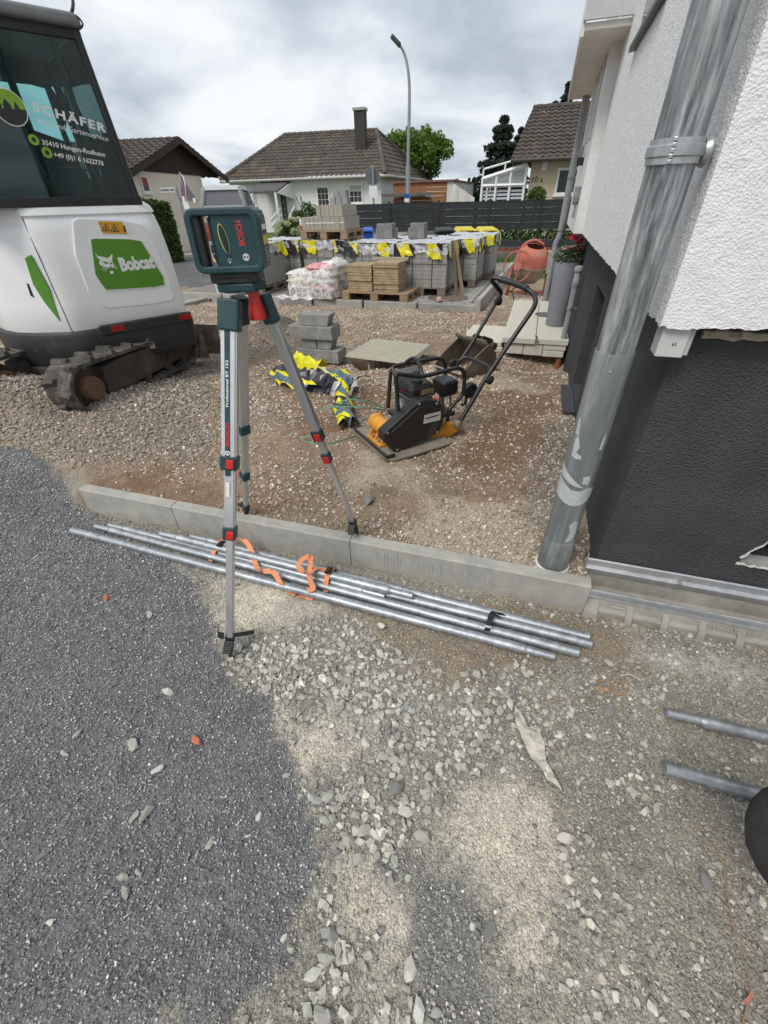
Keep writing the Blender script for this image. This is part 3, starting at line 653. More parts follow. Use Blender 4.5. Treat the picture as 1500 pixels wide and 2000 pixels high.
# ------------------------------------------------------------------ tripod
HEAD = Vector((-0.40, 1.385, 1.195))
F1 = G(450, 1283, 0.0); F2 = G(481, 1010, 0.12); F3 = G(699, 1045, 0.14)
trip = thing('tripod', 'aluminium surveying tripod with dark green joints and red clamp levers', 'tripod', Vector((HEAD.x, HEAD.y, 0.0)))
TI = trip.matrix_world.inverted()
def leg(foot, top, locks, sx, front, stripe=False):
 """legs face outwards; front is the direction the wide face looks to"""
 d = (foot - top); L = d.length; x = d.normalized(); z = (front - x * front.dot(x)).normalized(); y = z.cross(x)
 M = TI @ frame(top, x, y); k1, k2 = locks[0] * L, locks[1] * L; tip = L - 0.085
 def prof(x0, x1, w, h, r=0.004):
  mb = MB(M @ Matrix(((0, 0, 1, 0), (1, 0, 0, 0), (0, 1, 0, 0), (0, 0, 0, 1)))); P = [(w / 2, -h / 2), (w / 2, h / 2 - h * 0.16), (w / 2 - w * 0.1, h / 2 - h * .16), (w / 2 - w * .1, h / 2), (-w / 2 + w * .1, h / 2), (-w / 2 + w * .1, h / 2 - h * .16), (-w / 2, h / 2 - h * .16), (-w / 2, -h / 2)]
  mb.prism(P, (x0, x1)); return mb
 prof(0.03, k1, 0.047 * sx, 0.034 * sx).build('upper_section', M_ALU, trip, bevel=0.0015)
 prof(k1, k2, 0.036 * sx, 0.027 * sx).build('middle_section', M_ALU, trip, bevel=0.0015)
 prof(k2, tip, 0.027 * sx, 0.022 * sx).build('lower_section', M_ALU, trip, bevel=0.0015)
 for kk, w in ((k1, 0.053), (k2, 0.041)):
  mb = MB(M); mb.box((kk, 0, 0), (0.045, w * sx, 0.043 * sx)); c = mb.build('clamp', M_TEAL, trip, bevel=0.003)
  mb = MB(M); mb.prism([(-0.014, -0.011), (0.014, -0.013), (0.017, 0.0), (0.014, 0.013), (-0.014, 0.011)], 0.009, T(kk, 0.006, 0.021 * sx)); mb.box((kk, 0.012, 0.026 * sx), (0.022, 0.012, 0.012)); mb.build('clamp_lever', M_RED, trip, bevel=0.002)
 mb = MB(M); mb.box((0.03, 0, 0.0), (0.085, 0.060 * sx, 0.05 * sx)); mb.build('leg_joint', M_TEAL, trip, bevel=0.006)
 # pointed foot with a tread plate
 mb = MB(M); mb.hexa([(tip - 0.01, -.017, -.014), (tip - 0.01, .017, -.014), (tip - .01, .017, .014), (tip - .01, -.017, .014)], [(L + .012, -.004, -.003), (L + .012, .004, -.003), (L + .012, .004, .003), (L + .012, -.004, .003)])
 ft = mb.build('foot', M_BLACK, trip, bevel=0.0015)
 mb = MB(M @ T(tip + 0.004, 0, 0.012) @ RY(35))
 for q in range(5): mb.box((-0.0 , 0.0, 0.006 + q * 0.009), (0.012 + 0.002 * (q % 2), 0.034 - 0.0015 * q, 0.0085))
 mb.build('tread', M_BLACK, trip, bevel=0.001)
 if stripe:
  mb = MB(M); mb.box((0.03 + (0.47) / 2 + 0.02, -0.003, 0.0172 * sx), (0.44, 0.0155, 0.003)); mb.build('leg_inlay', M_TEAL, trip)
  R = Matrix(((-1, 0, 0, 0), (0, -1, 0, 0), (0, 0, 1, 0), (0, 0, 0, 1)))
  text('leg_print', 'Professional BT 152', 0.0105, M_WHITETXT, trip, M @ T(0.22, -0.003, 0.0192 * sx) @ RZ(180), bold=0.0002, width=0.135)
  text('leg_print', 'BOSCH', 0.0165, M_REDTXT, trip, M @ T(0.372, -0.003, 0.0192 * sx) @ RZ(180), bold=0.0006, width=0.072)
  mb = MB(M @ T(0.43, -0.003, 0.0186 * sx)); mb.lathe([(0.0075, 0), (0.0075, 0.001)], 20); mb.build('emblem_disc', M_WHITETXT, trip)
  mb = MB(M @ T(0.43, -0.003, 0.0196 * sx)); mb.box((0, 0.0028, 0), (0.009, 0.0018, 0.0006)); mb.box((0, -0.0028, 0), (0.009, 0.0018, 0.0006)); mb.box((0, 0, 0), (0.0018, 0.004, 0.0006)); mb.build('emblem', M_TEAL, trip)
  mb = MB(M @ T(0.55, -0.003, 0.0176 * sx)); mb.box((0, 0, 0), (0.05, 0.012, 0.0008)); mb.build('sticker', mat('pale_sticker', (0.75, 0.74, 0.62), None, 60, 0.5), trip)
  mb = MB(M @ T(tip - 0.02, 0, 0)); mb.strip([(0, -.018, .016), (-0.002, -.04, .012), (-0.018, -.045, -.01)], [(1, 0, 0)] * 3, 0.026, 0.003)
  P = [(0.0, 0.014, 0.012), (-0.003, 0.03, 0.010), (-0.006, 0.06, 0.002), (-0.009, 0.085, -0.004)]
  mb.strip(P, [(1, 0.0, 0)] * 4, 0.017, 0.003); mb.build('leg_strap', M_BLACKWEB, trip)
 return M
cdir = (Vector((0, 0, 0)) - HEAD); cdir.z = 0; cdir.normalize()
def outw(f): q = (f - HEAD); q.z = 0; return q.normalized()
A1 = Vector((-0.425, 1.325, 1.15)); A2 = Vector((-0.425, 1.43, 1.14)); A3 = Vector((-0.345, 1.40, 1.15))
def frac(top, foot, px, py):
 best = 0; bd = 1e9
 for i in range(101):
  p = top + (foot - top) * (i / 100); v = p - EYE; zc = v.dot(fw); X = 750 + F_PX * v.dot(RIGHT) / zc; Y = 1000 - F_PX * v.dot(UP) / zc
  if (X - px) ** 2 + (Y - py) ** 2 < bd: bd = (X - px) ** 2 + (Y - py) ** 2; best = i / 100
 return best
leg(F1, A1, (frac(A1, F1, 452, 905), frac(A1, F1, 452, 1040)), 1.0, Vector((0.02, -1, 0)), True)
leg(F2, A2, (frac(A2, F2, 471, 838), 0.72), 0.8, outw(F2))
leg(F3, A3, (frac(A3, F3, 625, 847), frac(A3, F3, 643, 892)), 0.74, Vector((-0.35, -0.9, 0.2)))
mb = MB(); mb.prism([(-0.05, -0.055), (0.05, -0.055), (0.075, 0.0), (0.03, 0.06), (-0.05, 0.06), (-0.07, 0.0)], 0.022, T(0, 0, 1.178)); mb.build('head_plate', M_TEAL, trip, bevel=0.004)
mb = MB(); mb.lathe([(0.016, 1.178), (0.018, 1.15), (0.026, 1.12), (0.028, 1.10), (0.024, 1.098)], 16, T(0.035, -0.01, 0)); mb.build('centre_knob', M_RED, trip, auto=40)

# ------------------------------------------------------------------ rotating laser level
LB = Vector((HEAD.x, HEAD.y, 1.2))
las = thing('rotating_laser', 'dark teal rotating laser level with grey window tower standing on the tripod', 'laser level', frame(LB + Vector((-0.003, 0, 0)), (0.998, 0.065, 0)) @ RX(-1.0))
mb = MB(); mb.prism(rrect(0.135, 0.105, 0.012), (0.0, 0.026)); mb.prism(rrect(0.105, 0.115, 0.01), (0.0, 0.012)); mb.build('base', M_BLACK, las, bevel=0.003)
Z0, Z1 = 0.026, 0.172; W2, D2 = 0.093, 0.072
# bumper frame: front ring with rounded outline, through which the handle gap opens on the left
mbf = MB(Matrix(((1, 0, 0, 0.0), (0, 0, -1, 0), (0, 1, 0, (Z0 + Z1) / 2), (0, 0, 0, 1))))
def ring(mb, outer, inner, y0, y1):
 n = len(outer); V = [(x, y, y0) for x, y in outer] + [(x, y, y0) for x, y in inner] + [(x, y, y1) for x, y in outer] + [(x, y, y1) for x, y in inner]; Fs = []
 for i in range(n):
  j = (i + 1) % n; Fs += [(i, j, n + j, n + i), (2 * n + i, 3 * n + i, 3 * n + j, 2 * n + j), (i, 2 * n + i, 2 * n + j, j), (n + i, n + j, 3 * n + j, 3 * n + i)]
 mb.add(V, Fs)
H2 = (Z1 - Z0)
ring(mbf, rrect(2 * W2, H2, 0.024, 5), rrect(2 * W2 - 0.034, H2 - 0.034, 0.010, 5), -D2 + 0.012, D2)
mbf.build('bumper_frame', M_TEAL, las, bevel=0.0045, seg=3)
mb = MB(); mb.prism(rrect(0.124, 0.132, 0.014), (Z0 + 0.006, Z1 - 0.006), T(0.028, 0, 0)); mb.build('housing', M_TEAL, las, bevel=0.004)
mb = MB(); mb.prism(rrect(0.034, 0.042, 0.012), (Z0 + 0.014, Z1 - 0.014), T(-W2 + 0.0195, -0.042, 0)); mb.build('handle_grip', M_BLACK, las, bevel=0.005)
mb = MB()
for k in range(14): mb.box((-W2 + 0.0, -0.026, Z0 + 0.028 + k * 0.0075), (0.006, 0.006, 0.003))
mb.build('grip_rib', M_BLACK, las)['kind'] = 'stuff'
mb = MB(); mb.bx(-0.040, -0.034, -0.05, 0.0, Z0 + 0.02, Z1 - 0.02); mb.build('inner_rail', M_BLACK, las, bevel=0.002)
# right side label panel
mb = MB(); mb.bx(W2 - 0.0015, W2 + 0.0015, -0.046, 0.046, Z0 + 0.02, Z1 - 0.024); sp = mb.build('side_panel', mat('dark_panel', (0.05, 0.075, 0.085), (0.035, 0.055, 0.065), 30, 0.5), las, bevel=0.001)
M_YEL = mat('yellow_label', (0.62, 0.50, 0.03), (0.54, 0.43, 0.025), 40, 0.5)
mb = MB(); mb.bx(W2 + 0.001, W2 + 0.0022, -0.038, 0.03, 0.088, 0.11); mb.build('warning_label', M_YEL, las)
mb = MB(); mb.bx(W2 + 0.001, W2 + 0.0022, -0.03, 0.03, 0.122, 0.134); mb.build('type_label', M_WHITETXT, las)
mb = MB()
for k in range(5): mb.bx(W2 + 0.0012, W2 + 0.0021, -0.034, 0.026, 0.05 + k * 0.007, 0.0525 + k * 0.007)
mb.build('small_print', mat('grey_print', (0.3, 0.33, 0.35), None, 50, 0.5), las)['kind'] = 'stuff'
# front print, standing on end
FM = Matrix(((1, 0, 0, 0), (0, 0, -1, -0.0665), (0, 1, 0, 0), (0, 0, 0, 1)))
text('brand_print', 'BOSCH', 0.021, M_REDTXT, las, FM @ T(0.043, 0.116, 0) @ RZ(90), width=0.055, bold=0.0007)
mb = MB(FM @ T(0.046, 0.0625, 0));
ring(mb, [(0.0085 * math.cos(a * .2618), 0.0085 * math.sin(a * .2618)) for a in range(24)], [(0.0068 * math.cos(a * .2618), 0.0068 * math.sin(a * .2618)) for a in range(24)], 0.0, 0.0008); mb.build('emblem_ring', M_WHITETXT, las)
mb = MB(FM @ T(0.046, 0.0625, 0)); mb.box((0, 0.0042, 0.0004), (0.009, 0.0024, 0.0008)); mb.box((0, -0.0042, 0.0004), (0.009, 0.0024, 0.0008)); mb.box((-0.0018, 0, 0.0004), (0.0014, 0.0065, 0.0008)); mb.box((0.0018, 0, 0.0004), (0.0014, 0.0065, 0.0008)); mb.build('emblem', M_WHITETXT, las)
M_LIMEY = mat('lime_print', (0.52, 0.58, 0.12), None, 40, 0.5)
mb = MB(FM @ T(-0.003, 0.105, 0) @ RZ(8)); NE = 28
ring(mb, [(0.0105 * math.cos(a * 2 * math.pi / NE), 0.034 * math.sin(a * 2 * math.pi / NE)) for a in range(NE)], [(0.0092 * math.cos(a * 2 * math.pi / NE) + 0.0006, 0.032 * math.sin(a * 2 * math.pi / NE) - 0.0006) for a in range(NE)], 0, 0.0008); mb.build('oval_print', M_LIMEY, las)
mb = MB(FM @ T(0.001, 0.0565, 0)); mb.prism([(0, -0.008), (0.0065, 0), (0, 0.008), (-0.0065, 0)], 0.0006); mb.build('diamond_print', mat('pale_blue_print', (0.45, 0.56, 0.62), None, 40, 0.5), las)
text('name_print', 'SCHUBERT', 0.0125, M_BLACKTXT, las, FM @ T(-0.001, 0.092, 0.0004) @ RZ(94), width=0.078, bold=0.0004)
# tower
M_GREYP = mat('grey_plastic', (0.23, 0.26, 0.27), (0.18, 0.205, 0.215), 16, 0.5, c3=(0.33, 0.36, 0.37), s3=8)
M_LGLASS = mat('tower_glass', (0.12, 0.125, 0.135), (0.09, 0.092, 0.10), 8, 0.08, spec=0.9)
tw = MB(); a, b, zt = 0.060, 0.047, 0.213
def frus(mb, x0, x1, y0, y1, z0, X0, X1, Y0, Y1, z1): mb.hexa([(x0, y0, z0), (x1, y0, z0), (x1, y1, z0), (x0, y1, z0)], [(X0, Y0, z1), (X1, Y0, z1), (X1, Y1, z1), (X0, Y1, z1)])
CX0 = 0.012
frus(tw, CX0 - a, CX0 + a, -a, a, Z1 - 0.004, CX0 - a + .002, CX0 + a - .002, -a + .002, a - .002, Z1 + 0.004)
for sx in (-1, 1):
 for sy in (-1, 1):
  p0 = Vector((CX0 + sx * (a - .006), sy * (a - .006), Z1)); p1 = Vector((CX0 + sx * (b - .004), sy * (b - .004), zt)); tw.tube([p0, p1], 0.0065, 6)
tw.build('tower_frame', M_GREYP, las, bevel=0.002)
tw = MB(); frus(tw, CX0 - b - .004, CX0 + b + .004, -b - .004, b + .004, zt - 0.006, CX0 - b + .002, CX0 + b - .002, -b + .002, b - .002, zt + 0.004); tw.build('tower_cap', mat('light_grey_plastic', (0.42, 0.45, 0.46), (0.36, 0.39, 0.40), 18, 0.5), las, bevel=0.002)
for k in range(4):
 gl = MB(T(CX0, 0, 0) @ RZ(90 * k)); a2, b2 = a - 0.008, b - 0.004
 gl.hexa([(-a2 + .004, -a2 - .002, Z1 + .003), (a2 - .004, -a2 - .002, Z1 + .003), (a2 - .004, -a2 + .002, Z1 + .003), (-a2 + .004, -a2 + .002, Z1 + .003)], [(-b2 + .003, -b2 - .002, zt - .005), (b2 - .003, -b2 - .002, zt - .005), (b2 - .003, -b2 + .002, zt - .005), (-b2 + .003, -b2 + .002, zt - .005)])
 gl.build('tower_window', M_LGLASS, las)
# ------------------------------------------------------------------ house on the right: white render over a dark plinth
HM = frame(HK, HU)                 # local x: along the front, y: along the side facade, z up
def stucco(name, c1, c2, bscale, bump, bdist, spots=None, vs_=14):
 m, t, b, o = newmat(name); N, L = t.nodes, t.links; b.inputs['Roughness'].default_value = 0.9; b.inputs['Specular IOR Level'].default_value = 0.25
 tcn = N.new('ShaderNodeTexCoord')
 n = N.new('ShaderNodeTexNoise'); n.inputs['Scale'].default_value = vs_; n.inputs['Detail'].default_value = 6; L.new(tcn.outputs['Object'], n.inputs['Vector'])
 r = N.new('ShaderNodeValToRGB'); r.color_ramp.elements[0].position = 0.35; r.color_ramp.elements[1].position = 0.65; r.color_ramp.elements[0].color = c4(c2); r.color_ramp.elements[1].color = c4(c1); L.new(n.outputs['Fac'], r.inputs[0]); cc = r.outputs[0]
 if spots:
  v = N.new('ShaderNodeTexVoronoi'); v.inputs['Scale'].default_value = 7.0; L.new(tcn.outputs['Object'], v.inputs['Vector'])
  nn = N.new('ShaderNodeTexNoise'); nn.inputs['Scale'].default_value = 3.0; L.new(tcn.outputs['Object'], nn.inputs['Vector'])
  mr = N.new('ShaderNodeMapRange'); mr.inputs[1].default_value = 0.55; mr.inputs[2].default_value = 0.8; mr.inputs[3].default_value = 0.0; mr.inputs[4].default_value = 0.07; L.new(nn.outputs['Fac'], mr.inputs[0])
  lt = N.new('ShaderNodeMath'); lt.operation = 'LESS_THAN'; L.new(v.outputs['Distance'], lt.inputs[0]); L.new(mr.outputs[0], lt.inputs[1])
  mx_ = N.new('ShaderNodeMixRGB'); L.new(lt.outputs[0], mx_.inputs[0]); L.new(cc, mx_.inputs[1]); mx_.inputs[2].default_value = c4(spots); cc = mx_.outputs[0]
 L.new(cc, b.inputs['Base Color'])
 nb = N.new('ShaderNodeTexNoise'); nb.inputs['Scale'].default_value = bscale; nb.inputs['Detail'].default_value = 3; nb.inputs['Roughness'].default_value = 0.55; nb.inputs['Distortion'].default_value = 0.6; L.new(tcn.outputs['Object'], nb.inputs['Vector'])
 vb = N.new('ShaderNodeTexVoronoi'); vb.inputs['Scale'].default_value = bscale * 0.75; L.new(tcn.outputs['Object'], vb.inputs['Vector'])
 ad = N.new('ShaderNodeMath'); ad.operation = 'ADD'; L.new(nb.outputs['Fac'], ad.inputs[0]); L.new(vb.outputs['Distance'], ad.inputs[1])
 bp = N.new('ShaderNodeBump'); bp.inputs['Strength'].default_value = bump; bp.inputs['Distance'].default_value = bdist; L.new(ad.outputs[0], bp.inputs['Height']); L.new(bp.outputs[0], b.inputs['Normal'])
 MATS[name] = m; return m
M_RENDER = stucco('white_render', (0.77, 0.78, 0.79), (0.71, 0.72, 0.73), 210, 0.55, 0.004)
M_PLINTH = stucco('dark_plinth', (0.078, 0.081, 0.086), (0.060, 0.063, 0.067), 210, 1.0, 0.006, (0.5, 0.5, 0.48), 5)
M_SMOOTHW = mat('white_paint', (0.70, 0.70, 0.69), (0.62, 0.62, 0.61), 5, 0.75, bump=0.1, bscale=90, c3=(0.56, 0.55, 0.52), s3=2)
M_SOFFIT = mat('soffit', (0.70, 0.675, 0.63), (0.62, 0.595, 0.55), 3, 0.85, c3=(0.50, 0.46, 0.41), s3=3, l3=0.62, h3=0.85)
M_VOID = mat('dark_opening', (0.008, 0.008, 0.009), None, 8, 0.6)
M_GLASSD = mat('dark_window_glass', (0.03, 0.035, 0.04), (0.02, 0.024, 0.028), 2, 0.06, spec=0.9)
WB = 1.085; WX = -0.08
house = thing('house', 'white rendered house with dark grey plinth filling the right side', 'house', HM)
# plinth built as slabs round the basement window
S0, S1, ZA, ZB = 1.65, 2.18, 0.15, 0.865
pl = MB(); pl.bx(0, 0.2, 0.0, S0, -0.5, WB + 0.05); pl.bx(0, 0.2, S1, 6.4, -0.5, WB + 0.05); pl.bx(0, 0.2, S0, S1, -0.5, ZA); pl.bx(0, 0.2, S0, S1, ZB, WB + 0.05)
HX0, HX1, HZ0, HZ1 = 0.462, 0.75, 0.262, 0.62
pl.bx(0.2, HX0, 0.0, 0.2, -0.5, WB + 0.05); pl.bx(HX1, 3.5, 0.0, 0.2, -0.5, WB + 0.05); pl.bx(HX0, HX1, 0.0, 0.2, -0.5, HZ0); pl.bx(HX0, HX1, 0, 0.2, HZ1, WB + 0.05)
plo = pl.build('plinth', M_PLINTH, house)
mb = MB(); mb.bx(0.14, 0.19, S0, S1, ZA, ZB); bw = mb.build('basement_window', M_VOID, house)
mb = MB(); mb.bx(0.10, 0.14, S0, S0 + 0.05, ZA, ZB); mb.bx(0.10, 0.14, S1 - 0.05, S1, ZA, ZB); mb.bx(0.10, 0.14, S0 + 0.05, S1 - 0.05, ZB - 0.05, ZB); mb.bx(0.10, 0.14, S0 + 0.05, S1 - 0.05, ZA, ZA + 0.05); mb.build('window_frame', mat('anthracite', (0.05, 0.052, 0.056), None, 8, 0.5), bw, bevel=0.003)
# opening broken through the front plinth: triangular, ragged edge, grey mortar inside
mb = MB(); mb.bx(HX0 - 0.02, HX1 + 0.02, 0.13, 0.19, HZ0 - 0.02, HZ1 + 0.02); hole = mb.build('wall_opening', M_VOID, house)
FR = Matrix(((1, 0, 0, 0), (0, 0, -1, 0), (0, 1, 0, 0), (0, 0, 0, 1)))
mb = MB(FR); mb.prism([(HX0, HZ0 + 0.03), (HX0, HZ1), (HX1, HZ1), (HX0 + 0.17, HZ1)], (-0.12, 0.0)); mb.v = [v for v in mb.v]
mb2 = MB(FR); mb2.prism([(HX0 - .001, HZ0 + 0.032), (HX0 + 0.09, HZ0 + 0.165), (HX0 + 0.20, HZ1 + .001), (HX0 - .001, HZ1 + .001)], (-0.13, -0.001)); mb2.build('opening_edge', M_PLINTH, house)
M_PLASTER = mat('torn_plaster', (0.68, 0.67, 0.64), (0.52, 0.51, 0.48), 60, 0.9, bump=0.8, bscale=160)
mb = MB(); rr = random.Random(3); P = []
for k in range(22):
 f = k / 21; P.append((HX0 + 0.20 * f + rr.uniform(-.003, .003), -0.001 + rr.uniform(-.003, .0), HZ0 + 0.03 + (HZ1 - HZ0 - .03) * (f ** 0.95) + rr.uniform(-.003, .003)))
mb.tube(P, [0.0022 + 0.0035 * rr.random() for _ in P], 5)
P = [(HX0 - 0.004 + 0.012 * k, -0.002, HZ0 + 0.004 - 0.0008 * k + rr.uniform(-.004, .004)) for k in range(22)]; mb.tube(P, [0.003 + 0.005 * rr.random() for _ in P], 5); mb.build('torn_edge', M_PLASTER, hole)['kind'] = 'stuff'
mb = MB(); mb.hexa([(HX0, 0.002, HZ0 - .005), (HX1, 0.002, HZ0 - .005), (HX1, 0.05, HZ0), (HX0, 0.05, HZ0)], [(HX0 + .02, 0.005, HZ0 + .008), (HX1, 0.005, HZ0 + .012), (HX1, 0.05, HZ0 + .02), (HX0 + .02, 0.05, HZ0 + .015)]); mb.build('mortar_bed', M_CONC_D, hole)
mb = MB()
for k in range(12): mb.bx(HX0 + 0.05 + k * 0.012, HX0 + 0.056 + k * 0.012, 0.118, 0.128, HZ0 + 0.06, HZ0 + 0.16)
mb.build('brick_rib', mat('rib_dark', (0.10, 0.09, 0.075), None, 40, 0.9), hole)['kind'] = 'stuff'
# white wall: displaced render on the near faces, thick body behind
body = MB(); body.bx(WX + 0.012, 0.25, -0.08 + 0.012, 3.5, WB + 0.004, 4.6); body.bx(0.25, 3.5, -0.08 + 0.012, 0.25, WB + 0.004, 4.6); body.build('wall', M_RENDER, house)
def disp(a, b, s=0): return (fbm(a, b * 1.15, 120.0, 2, 5 + s) - 0.5) * 0.0045
sgrid = np.concatenate([np.arange(-0.08, 1.0, 0.007), np.arange(1.0, 3.5001, 0.014)]); sgrid[-1] = 3.5; zg = np.concatenate([np.arange(WB, 2.6, 0.0085), np.array([2.6, 3.2, 3.9, 4.6])])
A, B = np.meshgrid(sgrid, zg); a_, b_ = A.ravel(), B.ravel(); rag = np.where(b_ < WB + 0.004, (fbm(a_, b_ * 0, 30.0, 3, 8) - 0.5) * 0.02, 0)
ii = np.arange(A.size).reshape(A.shape); q1 = np.stack([ii[:-1, :-1], ii[1:, :-1], ii[1:, 1:], ii[:-1, 1:]], -1).reshape(-1, 4)
V1 = np.stack([WX - disp(a_, b_) * sstep(-0.08, -0.06, a_), a_, b_ + rag], 1)
me = np_mesh('render_side', V1, q1, None, 4); me.polygons.foreach_set('use_smooth', np.ones(len(q1), bool)); ob = link('render_coat', me, M_RENDER, house)
tg = np.concatenate([np.arange(-0.08, 0.75, 0.006), np.array([0.8, 1.5, 2.5, 3.5])]); A, B = np.meshgrid(tg, zg); a_, b_ = A.ravel(), B.ravel(); rag = np.where(b_ < WB + 0.004, (fbm(a_, b_ * 0, 42.0, 3, 18) - 0.5) * 0.02, 0)
ii = np.arange(A.size).reshape(A.shape); q1 = np.stack([ii[:-1, :-1], ii[:-1, 1:], ii[1:, 1:], ii[1:, :-1]], -1).reshape(-1, 4)
V1 = np.stack([a_, -0.08 - disp(a_, b_, 3) * sstep(-0.08, -0.06, a_), b_ + rag], 1)
me = np_mesh('render_front', V1, q1, None, 4); me.polygons.foreach_set('use_smooth', np.ones(len(q1), bool)); ob = link('render_coat', me, M_RENDER, house)
# gap and squeezed foam below the front render
M_FOAM = mat('foam', (0.50, 0.46, 0.37), (0.36, 0.32, 0.24), 40, 0.95, bump=0.9, bscale=120, c3=(0.22, 0.19, 0.14), s3=30)
P = [(0.05 + 0.02 * k, -0.006 - 0.004 * rr.random(), WB - 0.03 + rr.uniform(-.004, .004)) for k in range(60)]
mb = MB(); mb.tube(P, [0.010 + 0.006 * rr.random() for _ in P], 7); mb.build('foam_bead', M_FOAM, house)
# corner trunking under the render
box = thing('trunking_box', 'small light grey trunking box under the corner of the white render', 'cable box', HM @ T(-0.03, -0.03, WB - 0.085))
mb = MB(); mb.bx(-0.035, 0.035, -0.035, 0.035, 0, 0.09); mb.build('cover', mat('pale_grey_plastic', (0.52, 0.53, 0.52), (0.47, 0.48, 0.47), 12, 0.55), box, bevel=0.003)
mb = MB(); mb.bx(0.0355, 0.047, -0.03, 0.035, 0.006, 0.09); mb.build('back_rail', mat('mid_grey_plastic', (0.42, 0.43, 0.42), None, 12, 0.55), box, bevel=0.002)
text('box_print', '63', 0.012, M_BLACKTXT, box, T(0.004, -0.0355, 0.036) @ FR @ RZ(4))
# dark window sill high on the side wall
mb = MB(); mb.hexa([(WX - 0.035, 1.55, 2.055), (WX - 0.035, 2.48, 2.055), (WX + .02, 2.48, 2.062), (WX + .02, 1.55, 2.062)], [(WX - 0.035, 1.55, 2.085), (WX - 0.035, 2.48, 2.085), (WX + .02, 2.48, 2.10), (WX + .02, 1.55, 2.10)]); mb.build('window_sill', mat('dark_sill', (0.035, 0.032, 0.030), None, 8, 0.4, 0.3), house, bevel=0.003)
mb = MB(); mb.bx(WX - 0.004, WX + 0.004, 1.6, 2.44, 2.11, 3.3); wo = mb.build('window', M_GLASSD, house)
# projecting bay beyond, with porch details
BX = -0.16
mb = MB(); mb.bx(BX, 0.2, 3.505, 5.34, WB, 4.6); mb.build('bay_wall', M_SMOOTHW, house, bevel=0.004)
mb = MB(); mb.bx(-0.40, 0.25, 3.14, 5.95, 2.30, 2.34); mb.build('balcony_soffit', M_SOFFIT, house, bevel=0.006)
mb = MB(); mb.bx(-0.405, -0.38, 3.135, 5.955, 2.27, 2.52); mb.build('balcony_edge', M_SOFFIT, house, bevel=0.004)
mb = MB(); mb.bx(-0.40, -0.17, 3.11, 3.135, 2.345, 2.515); mb.build('balcony_panel', mat('grey_panel', (0.50, 0.51, 0.53), (0.45, 0.46, 0.48), 6, 0.6), house, bevel=0.002)
mb = MB(); mb.bx(-0.165, 0.05, 3.11, 3.135, 2.345, 2.515); mb.build('balcony_panel', MATS['grey_panel'], house, bevel=0.002)
mb = MB(); mb.tube([(-0.39, 3.15, 2.52), (-0.39, 3.15, 3.4)], 0.012, 8); mb.tube([(-0.1, 3.15, 2.52), (-0.1, 3.15, 3.4)], 0.012, 8); mb.tube([(-0.39, 3.15, 3.4), (0.2, 3.15, 3.4)], 0.015, 8); mb.build('balcony_rail', M_GALV, house)
for s_ in (3.95, 4.35, 4.75):
 mb = MB(); mb.bx(BX - 0.012, BX - 0.001, s_ - 0.1, s_ + 0.1, 1.78, 2.295); mb.build('facade_panel', MATS['grey_panel'], house, bevel=0.002)
# wall lamp, letter box, meter cover
wl = thing('wall_lamp', 'black wall lamp on the white bay below the balcony', 'wall lamp', HM @ T(BX - 0.0015, 4.3, 1.64))
mb = MB(); mb.bx(-0.06, 0, -0.05, 0.05, -0.03, 0.03); mb.build('lamp_body', M_BLACK, wl, bevel=0.004); mb = MB(); mb.bx(-0.045, -0.015, -0.035, 0.035, 0.031, 0.12); mb.build('lamp_glass', M_GREYP, wl, bevel=0.004)
lb = thing('letter_box', 'grey letter box with rounded lower edge on the white bay', 'letter box', HM @ T(BX - 0.0015, 3.72, 1.36))
mb = MB(Matrix(((0, 0, -1, 0), (1, 0, 0, 0), (0, 1, 0, 0), (0, 0, 0, 1)))); mb.prism([(-0.05, 0.08), (-0.05, 0.0), (-0.035, -0.04), (0, -0.06), (0.035, -0.04), (0.05, 0.0), (0.05, 0.08)], 0.05); mb.build('box_body', M_GREYP, lb, bevel=0.006)
mb = MB(); mb.tube([(-0.02, 0, -0.06), (-0.02, 0, -0.16)], 0.01, 8); mb.build('tube_holder', M_GREYP, lb)
# stepped slab on the plinth wall (light-well edge)
lw = thing('light_well_kerb', 'dark grey slab edge standing at the basement window of the house', 'slab', HM @ T(-0.004, 1.62, 0))
mb = MB(); mb.bx(-0.075, 0, 0.0, 0.52, -0.2, 0.125); mb.build('edge_slab', mat('slate', (0.10, 0.105, 0.115), (0.075, 0.08, 0.088), 10, 0.8, bump=0.3), lw, bevel=0.004)
mb = MB(); mb.bx(-0.085, 0, -0.01, 0.53, 0.126, 0.143); mb.build('coping', mat('slate_top', (0.06, 0.063, 0.07), None, 10, 0.6), lw, bevel=0.003)

